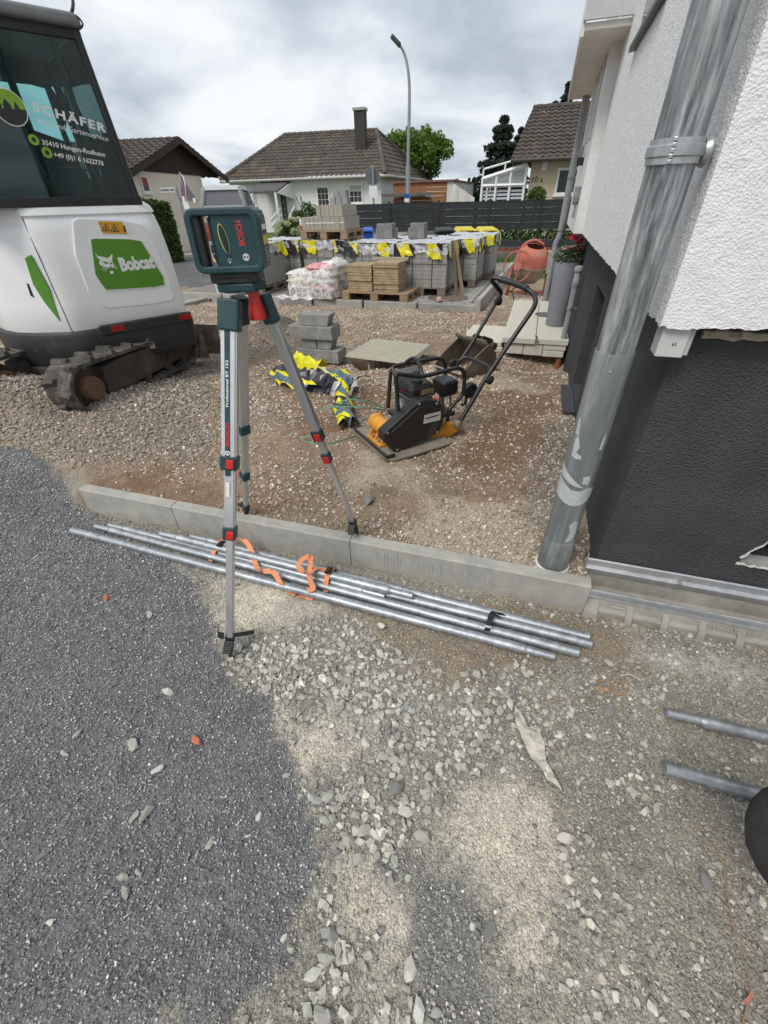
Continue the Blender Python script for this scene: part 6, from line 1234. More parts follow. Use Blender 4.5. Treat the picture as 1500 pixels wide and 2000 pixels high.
p = cp(893, 828, .1); mb = MB(T(p.x, p.y, p.z) @ RX(90)); mb.lathe([(0.024, -0.03), (0.024, 0.03)], 14); mb.build('handle_pivot', M_PLATE, co)
for k in range(9):
 mb = MB(T(random.uniform(0.12, 0.36), random.uniform(0.02, 0.06), 0.017)); pv_, pt2 = PEBB[k]; mb.add([Vector(v) * random.uniform(0.012, 0.02) for v in pv_ * np.array([1, 1, .4])], [tuple(f) for f in pt2]); mb.build('caked_soil', M_PLATE, co)

# ------------------------------------------------------------------ excavator bucket lying on the soil
bz = tz1(0.6, 4.0)
bk = thing('digger_bucket', 'earthy steel digger bucket lying on the gravel behind the compactor', 'bucket', frame(G(850, 722, bz + .0), (0.80, -0.42, 0)) @ T(0, 0, 0.02) @ RZ(-25) @ RX(-38) @ Matrix.Scale(1.35, 4))
prof = [(0.0, 0.01), (-0.02, 0.10), (0.0, 0.19), (0.06, 0.25), (0.14, 0.27)]
def bshell(u_, v_):
 t = v_ * (len(prof) - 1); i = min(int(t), len(prof) - 2); f = t - i; y_ = prof[i][0] * (1 - f) + prof[i + 1][0] * f; z_ = prof[i][1] * (1 - f) + prof[i + 1][1] * f; return (u_ * 0.27, 0.30 - y_ * 1.6 - 0.28 * v_ * 0.2, z_)
mb = MB(); mb.grid(bshell, 8, 10); mb.build('bucket_shell', M_DIRTST, bk, solid=0.012, smooth=True)
for x_ in (0.0, 0.27):
 mb = MB(Matrix(((0, 0, 1, x_), (1, 0, 0, 0), (0, 1, 0, 0), (0, 0, 0, 1)))); mb.prism([(0.30, 0.0), (0.30, 0.10), (0.27, 0.2), (0.18, 0.27), (0.07, 0.27), (0.0, 0.12), (-0.03, 0.0)], (-0.006, 0.006)); mb.build('bucket_cheek', M_DIRTST, bk)
for x_ in (0.09, 0.17):
 mb = MB(Matrix(((0, 0, 1, x_), (1, 0, 0, 0), (0, 1, 0, 0), (0, 0, 0, 1)))); mb.prism([(0.30, 0.2), (0.26, 0.33), (0.20, 0.36), (0.10, 0.33), (0.08, 0.27), (0.18, 0.26)], (-0.008, 0.008)); mb.build('hitch_ear', M_RUSTD, bk, bevel=0.003)
mb = MB(); mb.cyl((0.05, 0.22, 0.32), (0.21, 0.22, 0.32), 0.026, n=14); mb.cyl((0.06, 0.12, 0.29), (0.2, 0.12, 0.29), 0.022, n=14); mb.build('hitch_pin', M_RUSTD, bk)
mb = MB(); mb.hexa([(0.0, -0.03, 0.0), (0.27, -0.03, 0.0), (0.27, 0.04, 0.0), (0, 0.04, 0)], [(0, -0.03, 0.008), (0.27, -0.03, 0.008), (0.27, 0.04, 0.02), (0, 0.04, 0.02)]); mb.build('cutting_edge', M_PLATE, bk)

# ------------------------------------------------------------------ cover plate over the pit
M_GRP = mat('cover_plate', (0.44, 0.42, 0.33), (0.37, 0.35, 0.27), 20, 0.85, bump=0.9, bscale=110, c3=(0.30, 0.29, 0.22), s3=5, l3=0.55, h3=0.8)
q4 = [G(675, 690, .14), G(800, 705, .14), G(838, 663, .14), G(727, 660, .14)]
e1_ = (q4[1] - q4[0]); e2_ = (q4[2] - q4[1]); CPM = frame(q4[0], e1_)
cvw = e1_.length; cvd = 0.62
cv = thing('cover_plate', 'pale square ribbed cover plate lying over an open pit', 'cover plate', CPM)
mb = MB(); mb.hexa([(-0.01, -0.01, -0.035), (cvw + .01, -0.01, -0.035), (cvw + .01, cvd + .01, -0.035), (-0.01, cvd + .01, -0.035)], [(0.012, 0.012, 0.0), (cvw - .012, 0.012, 0.0), (cvw - .012, cvd - .012, 0.0), (0.012, cvd - .012, 0.0)]); mb.build('plate', M_GRP, cv, bevel=0.004)
for k in range(19):
 for j in range(0): pass
mb = MB()
for k in range(24):
 for j in range(22):
  if (k + j) % 2: mb.box((0.05 + k * (cvw - 0.1) / 23, 0.05 + j * (cvd - 0.1) / 21, 0.0008), (0.014, 0.009, 0.0022))
mb.build('tread_studs', M_GRP, cv)['kind'] = 'stuff'
for x_, y_ in ((0.24, 0.05), (cvw - 0.05, 0.05), (0.08, 0.5), (cvw - 0.05, 0.5)):
 mb = MB(); mb.bx(x_ - 0.012, x_ + 0.012, y_ - 0.012, y_ + 0.012, -0.36, -0.036); mb.build('support_post', M_CONC, cv)
# ------------------------------------------------------------------ stack of grey stone blocks
M_BLOCK = mat('grey_block', (0.27, 0.27, 0.265), (0.20, 0.20, 0.197), 20, 0.9, bump=0.5, bscale=150, c3=(0.35, 0.35, 0.345), s3=7)
bzz = tz1(-0.6, 4.0)
b0 = G(582, 704, bzz); BMX = frame(b0, (0.93, -0.36, 0))
def block(x0, x1, y0, y1, z0, z1, lab, rough_end=False, rz=0):
 mb = MB(); n = 6
 if rough_end:
  mb.hexa([(x0, y0, z0), (x1 - .03, y0, z0), (x1 - .05, y1, z0), (x0, y1, z0)], [(x0, y0, z1), (x1, y0, z1), (x1 - .01, y1, z1), (x0, y1, z1)])
 else: mb.bx(x0, x1, y0, y1, z0, z1)
 o = mb.build('stone_block', M_BLOCK, bevel=0.006); o.matrix_world = BMX @ RZ(rz); tag(o, lab, 'stone block', 'stacked grey stone blocks'); return o
block(0.0, 0.47, 0.0, 0.2, 0.0, 0.125, 'bottom grey block of the small stack behind the tripod leg')
block(0.06, 0.225, 0.02, 0.19, 0.127, 0.222, 'small left block in the second layer of the small grey stack')
block(0.235, 0.41, 0.02, 0.19, 0.127, 0.222, 'small right block with broken end in the second layer of the grey stack', True)
block(-0.05, 0.42, -0.02, 0.2, 0.224, 0.345, 'long grey block of the third layer in the small stack', rz=2)
block(0.07, 0.40, 0.0, 0.18, 0.347, 0.45, 'topmost grey block with broken right end on the small stack', True, 3)
# ------------------------------------------------------------------ paved platform with edging
PM = frame(PK, PU)
def pf(px, py, z): return PM.inverted() @ G(px, py, z)
M_PAVE = mat('paver_grey', (0.33, 0.325, 0.305), (0.27, 0.265, 0.25), 16, 0.9, bump=0.5, bscale=160, c3=(0.38, 0.375, 0.355), s3=3)
M_PAVB = mat('paver_block', (0.30, 0.295, 0.28), (0.245, 0.24, 0.225), 16, 0.92, bump=0.4, bscale=160, c3=(0.36, 0.355, 0.335), s3=3)
plat = bpy.data.objects.new('paved_platform', None); col.objects.link(plat); plat.matrix_world = PM; plat['kind'] = 'structure'
mb = MB(); mb.bx(-6.1, -0.0, 0.0, 5.9, PZ - 0.25, PZ - 0.012); mb.build('paving_bed', mat('bedding_sand', (0.22, 0.21, 0.19), None, 20, 0.95, bump=0.5), plat)
# laid pavers: single stones where they show, a joined field behind the pallets
pm_ = MB(); pm_.hexa([(0, 0, 0), (.196, 0, 0), (.196, .146, 0), (0, .146, 0)], [(.005, .005, .06), (.191, .005, .06), (.191, .141, .06), (.005, .141, .06)]); PAVME = pm_.mesh('paver'); PAVME.materials.append(M_PAVE)
rr = random.Random(4); far_f = MB(); cnt = 0
for j in range(26):
 y_ = 0.075 + j * 0.151; x_ = -0.30 if j % 2 else -0.20
 i = 0; xx = -0.012 - (0.1 if j % 2 else 0.0)
 while xx > -2.9:
  vis = (xx > -1.25 and y_ < 3.4) or y_ < 0.1
  if vis and cnt < 250:
   o = bpy.data.objects.new('paver', PAVME); col.objects.link(o); o.parent = plat; o.location = (xx - 0.2, y_, PZ - 0.062 + rr.uniform(-.002, .002)); cnt += 1
  else: far_f.hexa([(xx - .198, y_, PZ - .06), (xx - .004, y_, PZ - .06), (xx - .004, y_ + .146, PZ - .06), (xx - .198, y_ + .146, PZ - .06)], [(xx - .195, y_ + .003, PZ - .002), (xx - .007, y_ + .003, PZ - .002), (xx - .007, y_ + .143, PZ - .002), (xx - .195, y_ + .143, PZ - .002)])
  xx -= 0.202
far_f.build('paver_field', M_PAVE, plat)['kind'] = 'stuff'
# dark drainage notches along the right edge
for k in range(17):
 mb = MB(); mb.bx(-0.15, -0.085, 0.25 + k * 0.151, 0.285 + k * 0.151, PZ - 0.001, PZ + 0.001); mb.build('drain_notch', M_VOID, plat)
M_EDGE = mat('edging_concrete', (0.36, 0.355, 0.33), (0.30, 0.295, 0.275), 14, 0.92, bump=0.4, bscale=140, c3=(0.42, 0.415, 0.385), s3=3)
def edging(x0, x1, y0, y1, z1, lab, grp, sl=0.0):
 mb = MB(); mb.hexa([(x0, y0, -0.3), (x1, y0, -0.3), (x1, y1, -0.3), (x0, y1, -0.3)], [(x0, y0, z1), (x1, y0, z1), (x1, y1, z1 + sl), (x0, y1, z1 + sl)]); o = mb.build('edging_stone', M_EDGE, bevel=0.006); o.matrix_world = PM.copy(); tag(o, lab, 'edging stone', grp)
for k in range(6): edging(-0.96 - k * 1.0 + (0.0 if k else -0.0), -0.003 - k * 1.0 if k else -0.0, -0.075, 0.0 + 0.07 - 0.07, PZ + 0.008, ('edging stone of the paved platform in front of the tan slab pallet' if k == 1 else 'edging stone at the right front corner of the paved platform' if k == 0 else 'edging stone %s along the front of the paved platform' % ('below the wrapped sacks' if k == 2 else 'left of the wrapped sacks' if k == 3 else 'second left of the wrapped sacks' if k == 4 else 'behind the tripod head')), 'front edging of the paved platform')
for k in range(5): edging(0.002, 0.082, -0.075 + k * 1.0, 0.92 + k * 1.0, PZ + 0.008 + 0.10, ('first', 'second', 'third', 'fourth', 'fifth')[k] + ' edging stone from the camera along the right side of the platform', 'side edging of the paved platform', 0.0)
# round manhole cover let into the paving
mb = MB(T(-0.60, 0.56, PZ)); mb.lathe([(0.36, -0.02), (0.36, 0.004), (0.31, 0.006), (0.305, 0.003), (0.28, 0.003), (0.275, 0.006), (0.22, 0.006), (0.215, 0.003), (0.02, 0.004)], 40); mc = mb.build('manhole_cover', mat('cast_cover', (0.17, 0.13, 0.10), (0.09, 0.075, 0.06), 20, 0.85, bump=0.6), auto=30); mc.matrix_world = PM.copy(); tag(mc, 'round brownish manhole cover set into the paved platform', 'manhole cover')

# ------------------------------------------------------------------ pallets
M_WOOD = mat('pallet_wood', (0.36, 0.26, 0.16), (0.26, 0.185, 0.11), 6, 0.85, bump=0.5, bscale=60, stretch=(0.3, 4, 4), c3=(0.20, 0.15, 0.10), s3=3)
M_WOODG = mat('weathered_wood', (0.23, 0.19, 0.145), (0.155, 0.128, 0.10), 8, 0.9, bump=0.5, bscale=60, stretch=(4, 4, 0.4))
def pallet_parts(parent, w_, d_, m=M_WOOD, z0=0.0):
 for k in range(5):
  y_ = -d_ / 2 + (d_ - 0.12) * k / 4; mb = MB(); mb.bx(-w_ / 2, w_ / 2, y_, y_ + 0.12, z0 + 0.118, z0 + 0.14); mb.build('deck_board', m, parent, bevel=0.002)
 for x_ in (-w_ / 2, -0.07, w_ / 2 - 0.14):
  mb = MB(); mb.bx(x_, x_ + 0.14, -d_ / 2, d_ / 2, z0, z0 + 0.02); mb.build('bottom_board', m, parent)
  for y_ in (-d_ / 2, -0.05, d_ / 2 - 0.1):
   mb = MB(); mb.bx(x_, x_ + 0.14, y_, y_ + 0.1, z0 + 0.021, z0 + 0.095); mb.build('pallet_block', m, parent, bevel=0.002)
  mb = MB(); mb.bx(x_, x_ + 0.14, -d_ / 2, d_ / 2, z0 + 0.096, z0 + 0.117); mb.build('stringer_board', m, parent)
M_WRAPW = mat('white_wrap', (0.58, 0.58, 0.60), (0.42, 0.43, 0.45), 12, 0.3, bump=0.6, bscale=30, c3=(0.20, 0.20, 0.22), s3=10, l3=0.55, h3=0.6)
M_WRAPY = mat('yellow_foil', (0.70, 0.66, 0.012), (0.60, 0.55, 0.01), 14, 0.35, bump=0.5, bscale=30)
M_WRAPK = mat('black_foil', (0.020, 0.018, 0.032), (0.013, 0.012, 0.02), 14, 0.32, bump=0.6, bscale=30)
M_WRAPC = film_mat('clear_wrap', (0.72, 0.73, 0.76), 0.45)
def foil_mat(name, stops, first, freq):
 m, t, b, o = newmat(name); N, L = t.nodes, t.links; b.inputs['Roughness'].default_value = 0.3
 tcn = N.new('ShaderNodeTexCoord'); ob = N.new('ShaderNodeObjectInfo'); ad = N.new('ShaderNodeVectorMath'); ad.operation = 'ADD'; L.new(tcn.outputs['Object'], ad.inputs[0])
 sc_ = N.new('ShaderNodeVectorMath'); sc_.operation = 'SCALE'; L.new(ob.outputs['Location'], sc_.inputs[0]); sc_.inputs['Scale'].default_value = 3.1; L.new(sc_.outputs[0], ad.inputs[1])
 mpn = N.new('ShaderNodeMapping'); mpn.inputs['Scale'].default_value = (1, 1, 0.55); L.new(ad.outputs[0], mpn.inputs[0])
 n = N.new('ShaderNodeTexWave'); n.wave_type = 'BANDS'; n.bands_direction = 'DIAGONAL'; n.inputs['Scale'].default_value = freq; n.inputs['Distortion'].default_value = 2.2; n.inputs['Detail'].default_value = 1.0; n.inputs['Detail Scale'].default_value = 1.5; L.new(mpn.outputs[0], n.inputs['Vector'])
 r = N.new('ShaderNodeValToRGB'); cr_ = r.color_ramp; cr_.interpolation = 'CONSTANT'; cr_.elements[0].position = 0.0; cr_.elements[0].color = c4(first); cr_.elements[1].position = 0.3; cr_.elements[1].color = (0.022, 0.02, 0.034, 1)
 for p_, c_ in stops:
  e_ = cr_.elements.new(p_); e_.color = c4(c_)
 L.new(n.outputs['Fac'], r.inputs[0]); L.new(r.outputs[0], b.inputs['Base Color']); MATS[name] = m; return m
FW_, FK_, FY_ = (0.40, 0.405, 0.42), (0.02, 0.018, 0.03), (0.66, 0.60, 0.012)
M_FOIL = foil_mat('printed_foil', ((0.5, FY_),), FK_, 1.3); M_FOIL2 = foil_mat('printed_foil_dark', ((0.62, FY_), (0.9, (0.10, 0.15, 0.20))), FK_, 1.5)
BW, BH = 0.158, 0.0655
pv1 = MB(); pv1.bx(-BW / 2 + .0015, BW / 2 - .0015, -0.05, 0.05, 0.0, BH - 0.002); PV_F = pv1.mesh('stacked_paver'); PV_F.materials.append(M_PAVB)
pv2 = MB(); pv2.bx(-0.05, 0.05, -BW / 2 + .0015, BW / 2 - .0015, 0.0, BH - 0.002); PV_S = pv2.mesh('stacked_paver'); PV_S.materials.append(M_PAVB)
def crumple(o, amp, f, s):
 me = o.data; n = len(me.vertices); c = np.empty(n * 3, np.float32); me.vertices.foreach_get('co', c); c = c.reshape(-1, 3)
 d1 = fbm(c[:, 0] + c[:, 2] * .7, c[:, 1] - c[:, 2] * .6, f, 3, s) - 0.5; d2 = fbm(c[:, 1] + c[:, 2], c[:, 0] * .8 + c[:, 2] * .4, f, 3, s + 7) - 0.5; d3 = fbm(c[:, 0], c[:, 1] + c[:, 2], f, 3, s + 9) - 0.5
 c += np.stack([d1, d2, d3], 1) * amp * 2; me.vertices.foreach_set('co', c.ravel()); me.update()
def paver_stack(p0, p1, q0, q1, rows, lab, show=('f', 'r'), skirt=True, seed=0, hood=True, rz=0.0):
 """p: along the platform front, q: away; rows of pavers banded on a pallet"""
 w_, d_ = p1 - p0, q1 - q0; M = PM @ T((p0 + p1) / 2, (q0 + q1) / 2, PZ + 0.001) @ RZ(rz)
 t = thing('paver_pallet', lab, 'paver pallet', M, 'pallets of grey pavers on the platform'); pallet_parts(t, w_, d_, M_WOODG)
 z0 = 0.141; top = z0 + rows * BH; rg = random.Random(seed); nx = round(w_ / BW); ny = round(d_ / BW); bw = w_ / nx; bd = d_ / ny
 mb = MB(); mb.bx(-w_ / 2 + 0.10, w_ / 2 - 0.10, -d_ / 2 + 0.10, d_ / 2 - 0.10, z0, top - 0.003); mb.build('inner_pavers', M_PAVB, t)['kind'] = 'stuff'
 for r in range(rows):
  dz = z0 + r * BH; sh = rg.uniform(-.004, .004)
  if 'f' in show:
   for i in range(nx):
    o = bpy.data.objects.new('stacked_paver', PV_F); col.objects.link(o); o.parent = t; o.location = (-w_ / 2 + bw * (i + .5) + sh, -d_ / 2 + 0.05 + rg.uniform(-.004, .004), dz)
  for sd, sg in (('r', 1), ('l', -1)):
   if sd in show:
    for i in range(ny - 1 if 'f' in show else ny):
     o = bpy.data.objects.new('stacked_paver', PV_S); col.objects.link(o); o.parent = t; o.location = (sg * (w_ / 2 - 0.05) + rg.uniform(-.004, .004), d_ / 2 - bd * (i + .5) + sh, dz)
 mb = MB()
 for x_ in (-w_ / 6, w_ / 4.5): mb.bx(x_, x_ + 0.012, -d_ / 2 - 0.007, -d_ / 2 - 0.0055, z0, top);
 mb.bx(-w_ / 2 - .006, w_ / 2 + .006, -d_ / 2 - 0.0085, -d_ / 2 - 0.0075, z0 + rows * BH * 0.55, z0 + rows * BH * 0.55 + .008); mb.build('steel_band', M_BLACK, t)['kind'] = 'stuff'
 if hood:
  n = 16
  mb = MB(); mb.grid(lambda a, b: ((a - .5) * (w_ + 0.03), (b - .5) * (d_ + 0.03), top + 0.012), n, n); o = mb.build('hood_top', M_WRAPW, t, smooth=True); crumple(o, 0.022, 7, seed)
  def drape(sd, a0, a1, drop, out, m, nm, k, nu):
   def f(a, b):
    s_ = a0 + (a1 - a0) * a; ofs = out + 0.02 * b + 0.007 * math.sin(s_ * 37 + seed); dr = drop * (0.6 + 0.8 * float(fbm(np.array([s_ * 1.0]), np.array([seed * 3.7 + k]), 14.0, 3, 60)[0])); zz_ = top + 0.014 - b * dr
    if sd == 'f': return ((s_ - .5) * (w_ + .03), -d_ / 2 - ofs, zz_)
    return ((w_ / 2 + ofs) * (1 if sd == 'r' else -1), (s_ - .5) * (d_ + .03), zz_)
   mb = MB(); mb.grid(f, nu, 8); o = mb.build(nm, m, t, smooth=True); crumple(o, 0.026, 13, seed + k)
  for sd in show:
   drape(sd, 0.0, 1.0, 0.15, 0.008, M_WRAPC, 'hood_skirt', 1, 36)
   for k in range(2):
    c_ = (0.16, 0.80)[k] + rg.uniform(-.1, .1); hw = rg.uniform(.13, .24); drape(sd, max(0, c_ - hw), min(1, c_ + hw), rg.uniform(.19, .25), 0.016, M_FOIL, 'foil_flap', 3 + k, 22)
 return t, top
paver_stack(-1.61, -0.68, 0.64, 1.57, 10, 'pallet of grey pavers nearest the manhole cover with planks leaning on it', ('f', 'r'), seed=2)
paver_stack(-2.60, -1.66, 0.70, 1.63, 10, 'pallet of grey pavers directly behind the tan slab pallet', ('f',), seed=4)
paver_stack(-3.82, -2.88, 1.28, 2.2, 10, 'pallet of grey pavers that carries the strapped kerb stones', ('f', 'r'), seed=0)
paver_stack(-4.86, -3.92, 1.30, 2.2, 10, 'pallet of grey pavers second from the left behind the wrapped sacks', ('f', 'r'), seed=3)
paver_stack(-5.10, -4.15, 0.12, 1.05, 10, 'leftmost pallet of grey pavers beside the laser level', ('f', 'r'), seed=1)
paver_stack(-1.27, -0.33, 1.68, 2.52, 10, 'pallet of grey pavers second along the right platform edge', ('f', 'r'), seed=5)
paver_stack(-1.14, -0.20, 2.66, 3.6, 10, 'farthest pallet of grey pavers at the right platform edge', ('f', 'r'), seed=6)
paver_stack(-2.30, -1.36, 1.75, 2.6, 10, 'pallet of grey pavers behind the front row topped by grey hollow blocks', (), seed=7)
STOP = PZ + 0.001 + 0.141 + 10 * BH
# crumpled film on the tops
# ------------------------------------------------------------------ pallet of tan slabs
tx0, tx1, ty0, ty1 = -2.40, -1.15, -0.10, 0.62
tp = thing('slab_pallet', 'low wooden pallet loaded with two piles of tan slabs', 'pallet', PM @ T((tx0 + tx1) / 2, 0.30, PZ + 0.001)); pallet_parts(tp, 1.22, 0.72)
M_TAN = mat('tan_slab', (0.36, 0.27, 0.17), (0.26, 0.19, 0.115), 12, 0.92, bump=0.7, bscale=90, c3=(0.44, 0.36, 0.25), s3=5, l3=0.5, h3=0.75)
rg = random.Random(6); ntan = 0
for x_, n_ in ((-0.28, 10), (0.20, 11)):
 for k in range(n_):
  mb = MB(); h = 0.0385; ww = 0.455 + rg.uniform(-.012, .012); dd = 0.46 + rg.uniform(-.012, .012); z_ = 0.142 + k * 0.0405
  mb.hexa([(-ww / 2, -dd / 2, z_), (ww / 2, -dd / 2, z_), (ww / 2, dd / 2, z_), (-ww / 2, dd / 2, z_)], [(-ww / 2 + .004, -dd / 2 + rg.uniform(.001, .008), z_ + h), (ww / 2 - .004, -dd / 2 + .005, z_ + h), (ww / 2 - .004, dd / 2, z_ + h), (-ww / 2 + .004, dd / 2, z_ + h)])
  o = mb.build('tan_slab', M_TAN, bevel=0.004); o.matrix_world = tp.matrix_world @ T(x_ + rg.uniform(-.006, .006), -0.06 + rg.uniform(-.006, .006), 0) @ RZ(rg.uniform(-.8, .8))
  top_ = k == n_ - 1
  tag(o, ('topmost tan slab of the %s pile on the low pallet' if top_ else 'lowest tan slab of the %s pile on the low pallet' if k == 0 else 'tan slab between the top and bottom of the %s pile on the low pallet') % ('left' if x_ < 0 else 'right'), 'slab', 'tan slabs of the %s pile' % ('left' if x_ < 0 else 'right'))
mb = MB(); mb.bx(-0.33, 0.33, -0.03, 0.03, 0, 0.05); o = mb.build('timber_batten', mat('pale_timber', (0.42, 0.38, 0.29), (0.33, 0.295, 0.22), 8, 0.85), bevel=0.003); o.matrix_world = PM @ T(-1.68, 0.575, PZ + 0.56) @ RZ(3); tag(o, 'pale timber batten resting behind the tan slab piles', 'timber')
# ------------------------------------------------------------------ film-wrapped sacks
sk_ = thing('sack_pallet', 'pallet of cement sacks wrapped in clear crumpled film', 'wrapped pallet', PM @ T(-2.98, 0.30, PZ + 0.001) @ RZ(-6))
mb = MB(); mb.bx(-0.50, 0.50, -0.38, 0.38, 0.0, 0.1); mb.build('pallet', M_WOODG, sk_, bevel=0.004)
M_SACKW = mat('paper_sack_white', (0.62, 0.60, 0.57), (0.52, 0.50, 0.47), 8, 0.7, bump=0.4, bscale=30, c3=(0.5, 0.30, 0.29), s3=3, l3=0.6, h3=0.75); M_SACKR = mat('paper_sack_red', (0.52, 0.15, 0.17), (0.58, 0.34, 0.33), 7, 0.7, bump=0.4, bscale=30); M_SACKY = mat('paper_sack_yellow', (0.60, 0.45, 0.14), (0.58, 0.52, 0.36), 7, 0.7)
def pillow(w_, d_, h):
 mb = MB(); n = 8
 for sg in (1, -1): mb.grid(lambda a, b, sg=sg: ((a - .5) * w_, (b - .5) * d_, sg * h / 2 * (1 - abs(2 * a - 1) ** 4) ** .5 * (1 - abs(2 * b - 1) ** 4) ** .5), n, n)
 return mb
si = 0
for lay in range(4):
 for x_ in (-0.26, 0.24):
  if lay == 3 and x_ < 0: continue
  for y_ in (-0.18, 0.18):
   m = (M_SACKW, M_SACKW, M_SACKR, M_SACKW, M_SACKY, M_SACKR, M_SACKW)[si % 7]; si += 1
   o = pillow(0.50, 0.37, 0.125).build('sack', m, smooth=True); crumple(o, 0.012, 9, si); o.matrix_world = sk_.matrix_world @ T(x_ * (1 - .05 * lay) + random.uniform(-.02, .02), y_, 0.165 + lay * 0.108) @ RZ(random.uniform(-4, 4))
   tag(o, 'paper cement sack inside the clear film wrapped pallet', 'sack', 'sacks under the clear film')
def wrapf(a, b):
 an = 2 * math.pi * a; r = 1.0; cx = math.copysign(abs(math.cos(an)) ** .45, math.cos(an)) * 0.56; cy = math.copysign(abs(math.sin(an)) ** .45, math.sin(an)) * 0.43
 k = 1 - 0.16 * b ** 2 - (0.55 * max(0, b - .75) * 4) ** 1.6 * 0.9; k = max(0.0, k); hx = 0.46 + 0.12 * math.cos(an); return (cx * k, cy * k, 0.02 + hx * min(1, b * 1.15) ** .9 + 0.02 * math.sin(an * 9) * b)
mb = MB(); mb.grid(wrapf, 56, 18); o = mb.build('film_wrap', film_mat('sack_film', (0.86, 0.85, 0.86), 0.42, 0.12), sk_, smooth=True); crumple(o, 0.03, 9, 3)
mb = MB(); mb.grid(lambda a, b: (-0.62 + a * 0.75 - 0.1 * b, -0.44 - 0.16 * b * (1 - a * .6), 0.04 - 0.03 * b + 0.02 * math.sin(a * 17)), 22, 6); o = mb.build('film_tail', MATS['sack_film'], sk_, smooth=True); crumple(o, 0.02, 14, 5)
# ------------------------------------------------------------------ strapped kerb stones on a pallet on top of the pavers
kp = thing('kerb_pallet', 'wooden pallet on top of the pavers loaded with strapped kerb stones', 'pallet', PM @ T(-3.33, 1.72, STOP + 0.03)); pallet_parts(kp, 1.02, 0.85, M_WOOD)
mb = MB(); mb.bx(-0.47, 0.45, -0.385, -0.3835, 0.255, 0.268); mb.build('white_band', M_WHITETXT, kp)
M_KERBB = mat('beige_kerb', (0.36, 0.34, 0.285), (0.30, 0.28, 0.235), 14, 0.92, bump=0.4, bscale=140)
ORD = ('first', 'second', 'third', 'fourth', 'fifth', 'sixth', 'seventh', 'eighth', 'ninth', 'tenth')
xk = -0.47
for k in range(10):
 ww = 0.09 if k < 6 else 0.095; mb = MB(); mb.bx(0, ww - 0.004, -0.38, 0.38, 0.142, 0.355); o = mb.build('kerb_block', M_KERBB, bevel=0.004); o.matrix_world = kp.matrix_world @ T(xk, random.uniform(-.008, .008), 0); xk += ww
 tag(o, '%s beige kerb block from the left in the strapped lower row on the upper pallet' % ORD[k], 'kerb block', 'strapped kerb blocks')
xk = -0.14
for k in range(6):
 mb = MB(); mb.bx(0, 0.088, -0.36, 0.36, 0.358, 0.545); o = mb.build('kerb_block', M_KERBB, bevel=0.004); o.matrix_world = kp.matrix_world @ T(xk, random.uniform(-.008, .008), 0); xk += 0.092
 tag(o, '%s beige kerb block from the left in the shorter upper row of the upper pallet' % ORD[k], 'kerb block', 'upper kerb blocks')
for k, (x_, z_, ww) in enumerate(((0.02, 0.548, 0.12), (0.145, 0.548, 0.12), (0.27, 0.548, 0.12), (0.09, 0.662, 0.14), (0.235, 0.662, 0.13))):
 mb = MB(); mb.bx(0, ww - .006, -0.1, 0.1, 0, 0.11); o = mb.build('dark_block', M_CONC_D, bevel=0.006); o.matrix_world = kp.matrix_world @ T(x_, 0.05, z_)
 tag(o, 'small dark grey block, %s, on top of the kerb blocks' % ('left of the lower three', 'middle of the lower three', 'right of the lower three', 'left of the upper two', 'right of the upper two')[k], 'block', 'small dark blocks')
# ------------------------------------------------------------------ grey hollow blocks on the wrapped stacks
def hollow(px, py, z, w_, h, d_, lab, wide=True, rz=0):
 c = pf(px, py, z); mb = MB()
 mb.bx(-w_ / 2, w_ / 2, -d_ / 2, d_ / 2, 0, h)
 o = mb.build('hollow_block', M_CONC_D, bevel=0.006); o.matrix_world = PM @ T(c.x, c.y, z) @ RZ(rz);
 mb2 = MB()
 for k in (-1, 1): mb2.bx(-w_ / 2 + .03, w_ / 2 - .03, k * d_ * .25 - d_ * .16, k * d_ * .25 + d_ * .16, h, h + 0.002)
 mb2.build('core_hole', M_VOID, o); tag(o, lab, 'block', 'grey hollow blocks on the pavers')
ST = STOP + 0.015
for px, w_, lab in ((741, .09, 'leftmost of the upright grey blocks under the left pair'), (757, .11, 'middle upright grey block of the left group on the pavers'), (772, .07, 'rightmost upright grey block of the left group')): hollow(px, 466, ST, w_, 0.17, 0.22, lab, rz=8)
hollow(755, 466, ST + 0.172, 0.22, 0.18, 0.22, 'grey block lying on top of the left group of blocks', rz=4)
for px, w_, lab in ((803, .08, 'narrow grey block at the left foot of the right group'), (822, .19, 'wide grey block at the foot of the right group')): hollow(px, 465, ST, w_, 0.17, 0.22, lab, rz=6)
hollow(818, 465, ST + 0.172, 0.20, 0.18, 0.22, 'grey block lying on top of the right group of blocks', rz=3)
# ------------------------------------------------------------------ planks leaning on the pavers
for i, (pxb, pyb, pxt, pyt, m) in enumerate(((893, 577, 883, 470, M_WOODG), (905, 576, 889, 469, M_WOOD))):
 b_ = G(pxb, pyb, PZ + .003); tq = PL(pxt, pyt, PM @ Vector((-0.645, 0, 0)), PM.to_3x3() @ Vector((1, 0, 0))); d_ = tq - b_
 o = bpy.data.objects.new('plank', None)
 mb = MB(); mb.bx(0, d_.length, -0.035, 0.035, 0.0, 0.022)
 if i:
  for k in range(16): mb.box((0.06 + k * d_.length / 17, -0.05, 0.011), (0.012, 0.03, 0.012))
 o = mb.build('plank', m, bevel=0.002); yv = Vector((-d_.y, d_.x, 0)).normalized(); o.matrix_world = frame(b_, d_, PM.to_3x3() @ Vector((0.5, 0.85, 0))); tag(o, ('grey weathered plank leaning on the paver pallet, left one', 'brown notched plank leaning on the paver pallet, right one')[i], 'plank', 'planks leaning on the pavers')
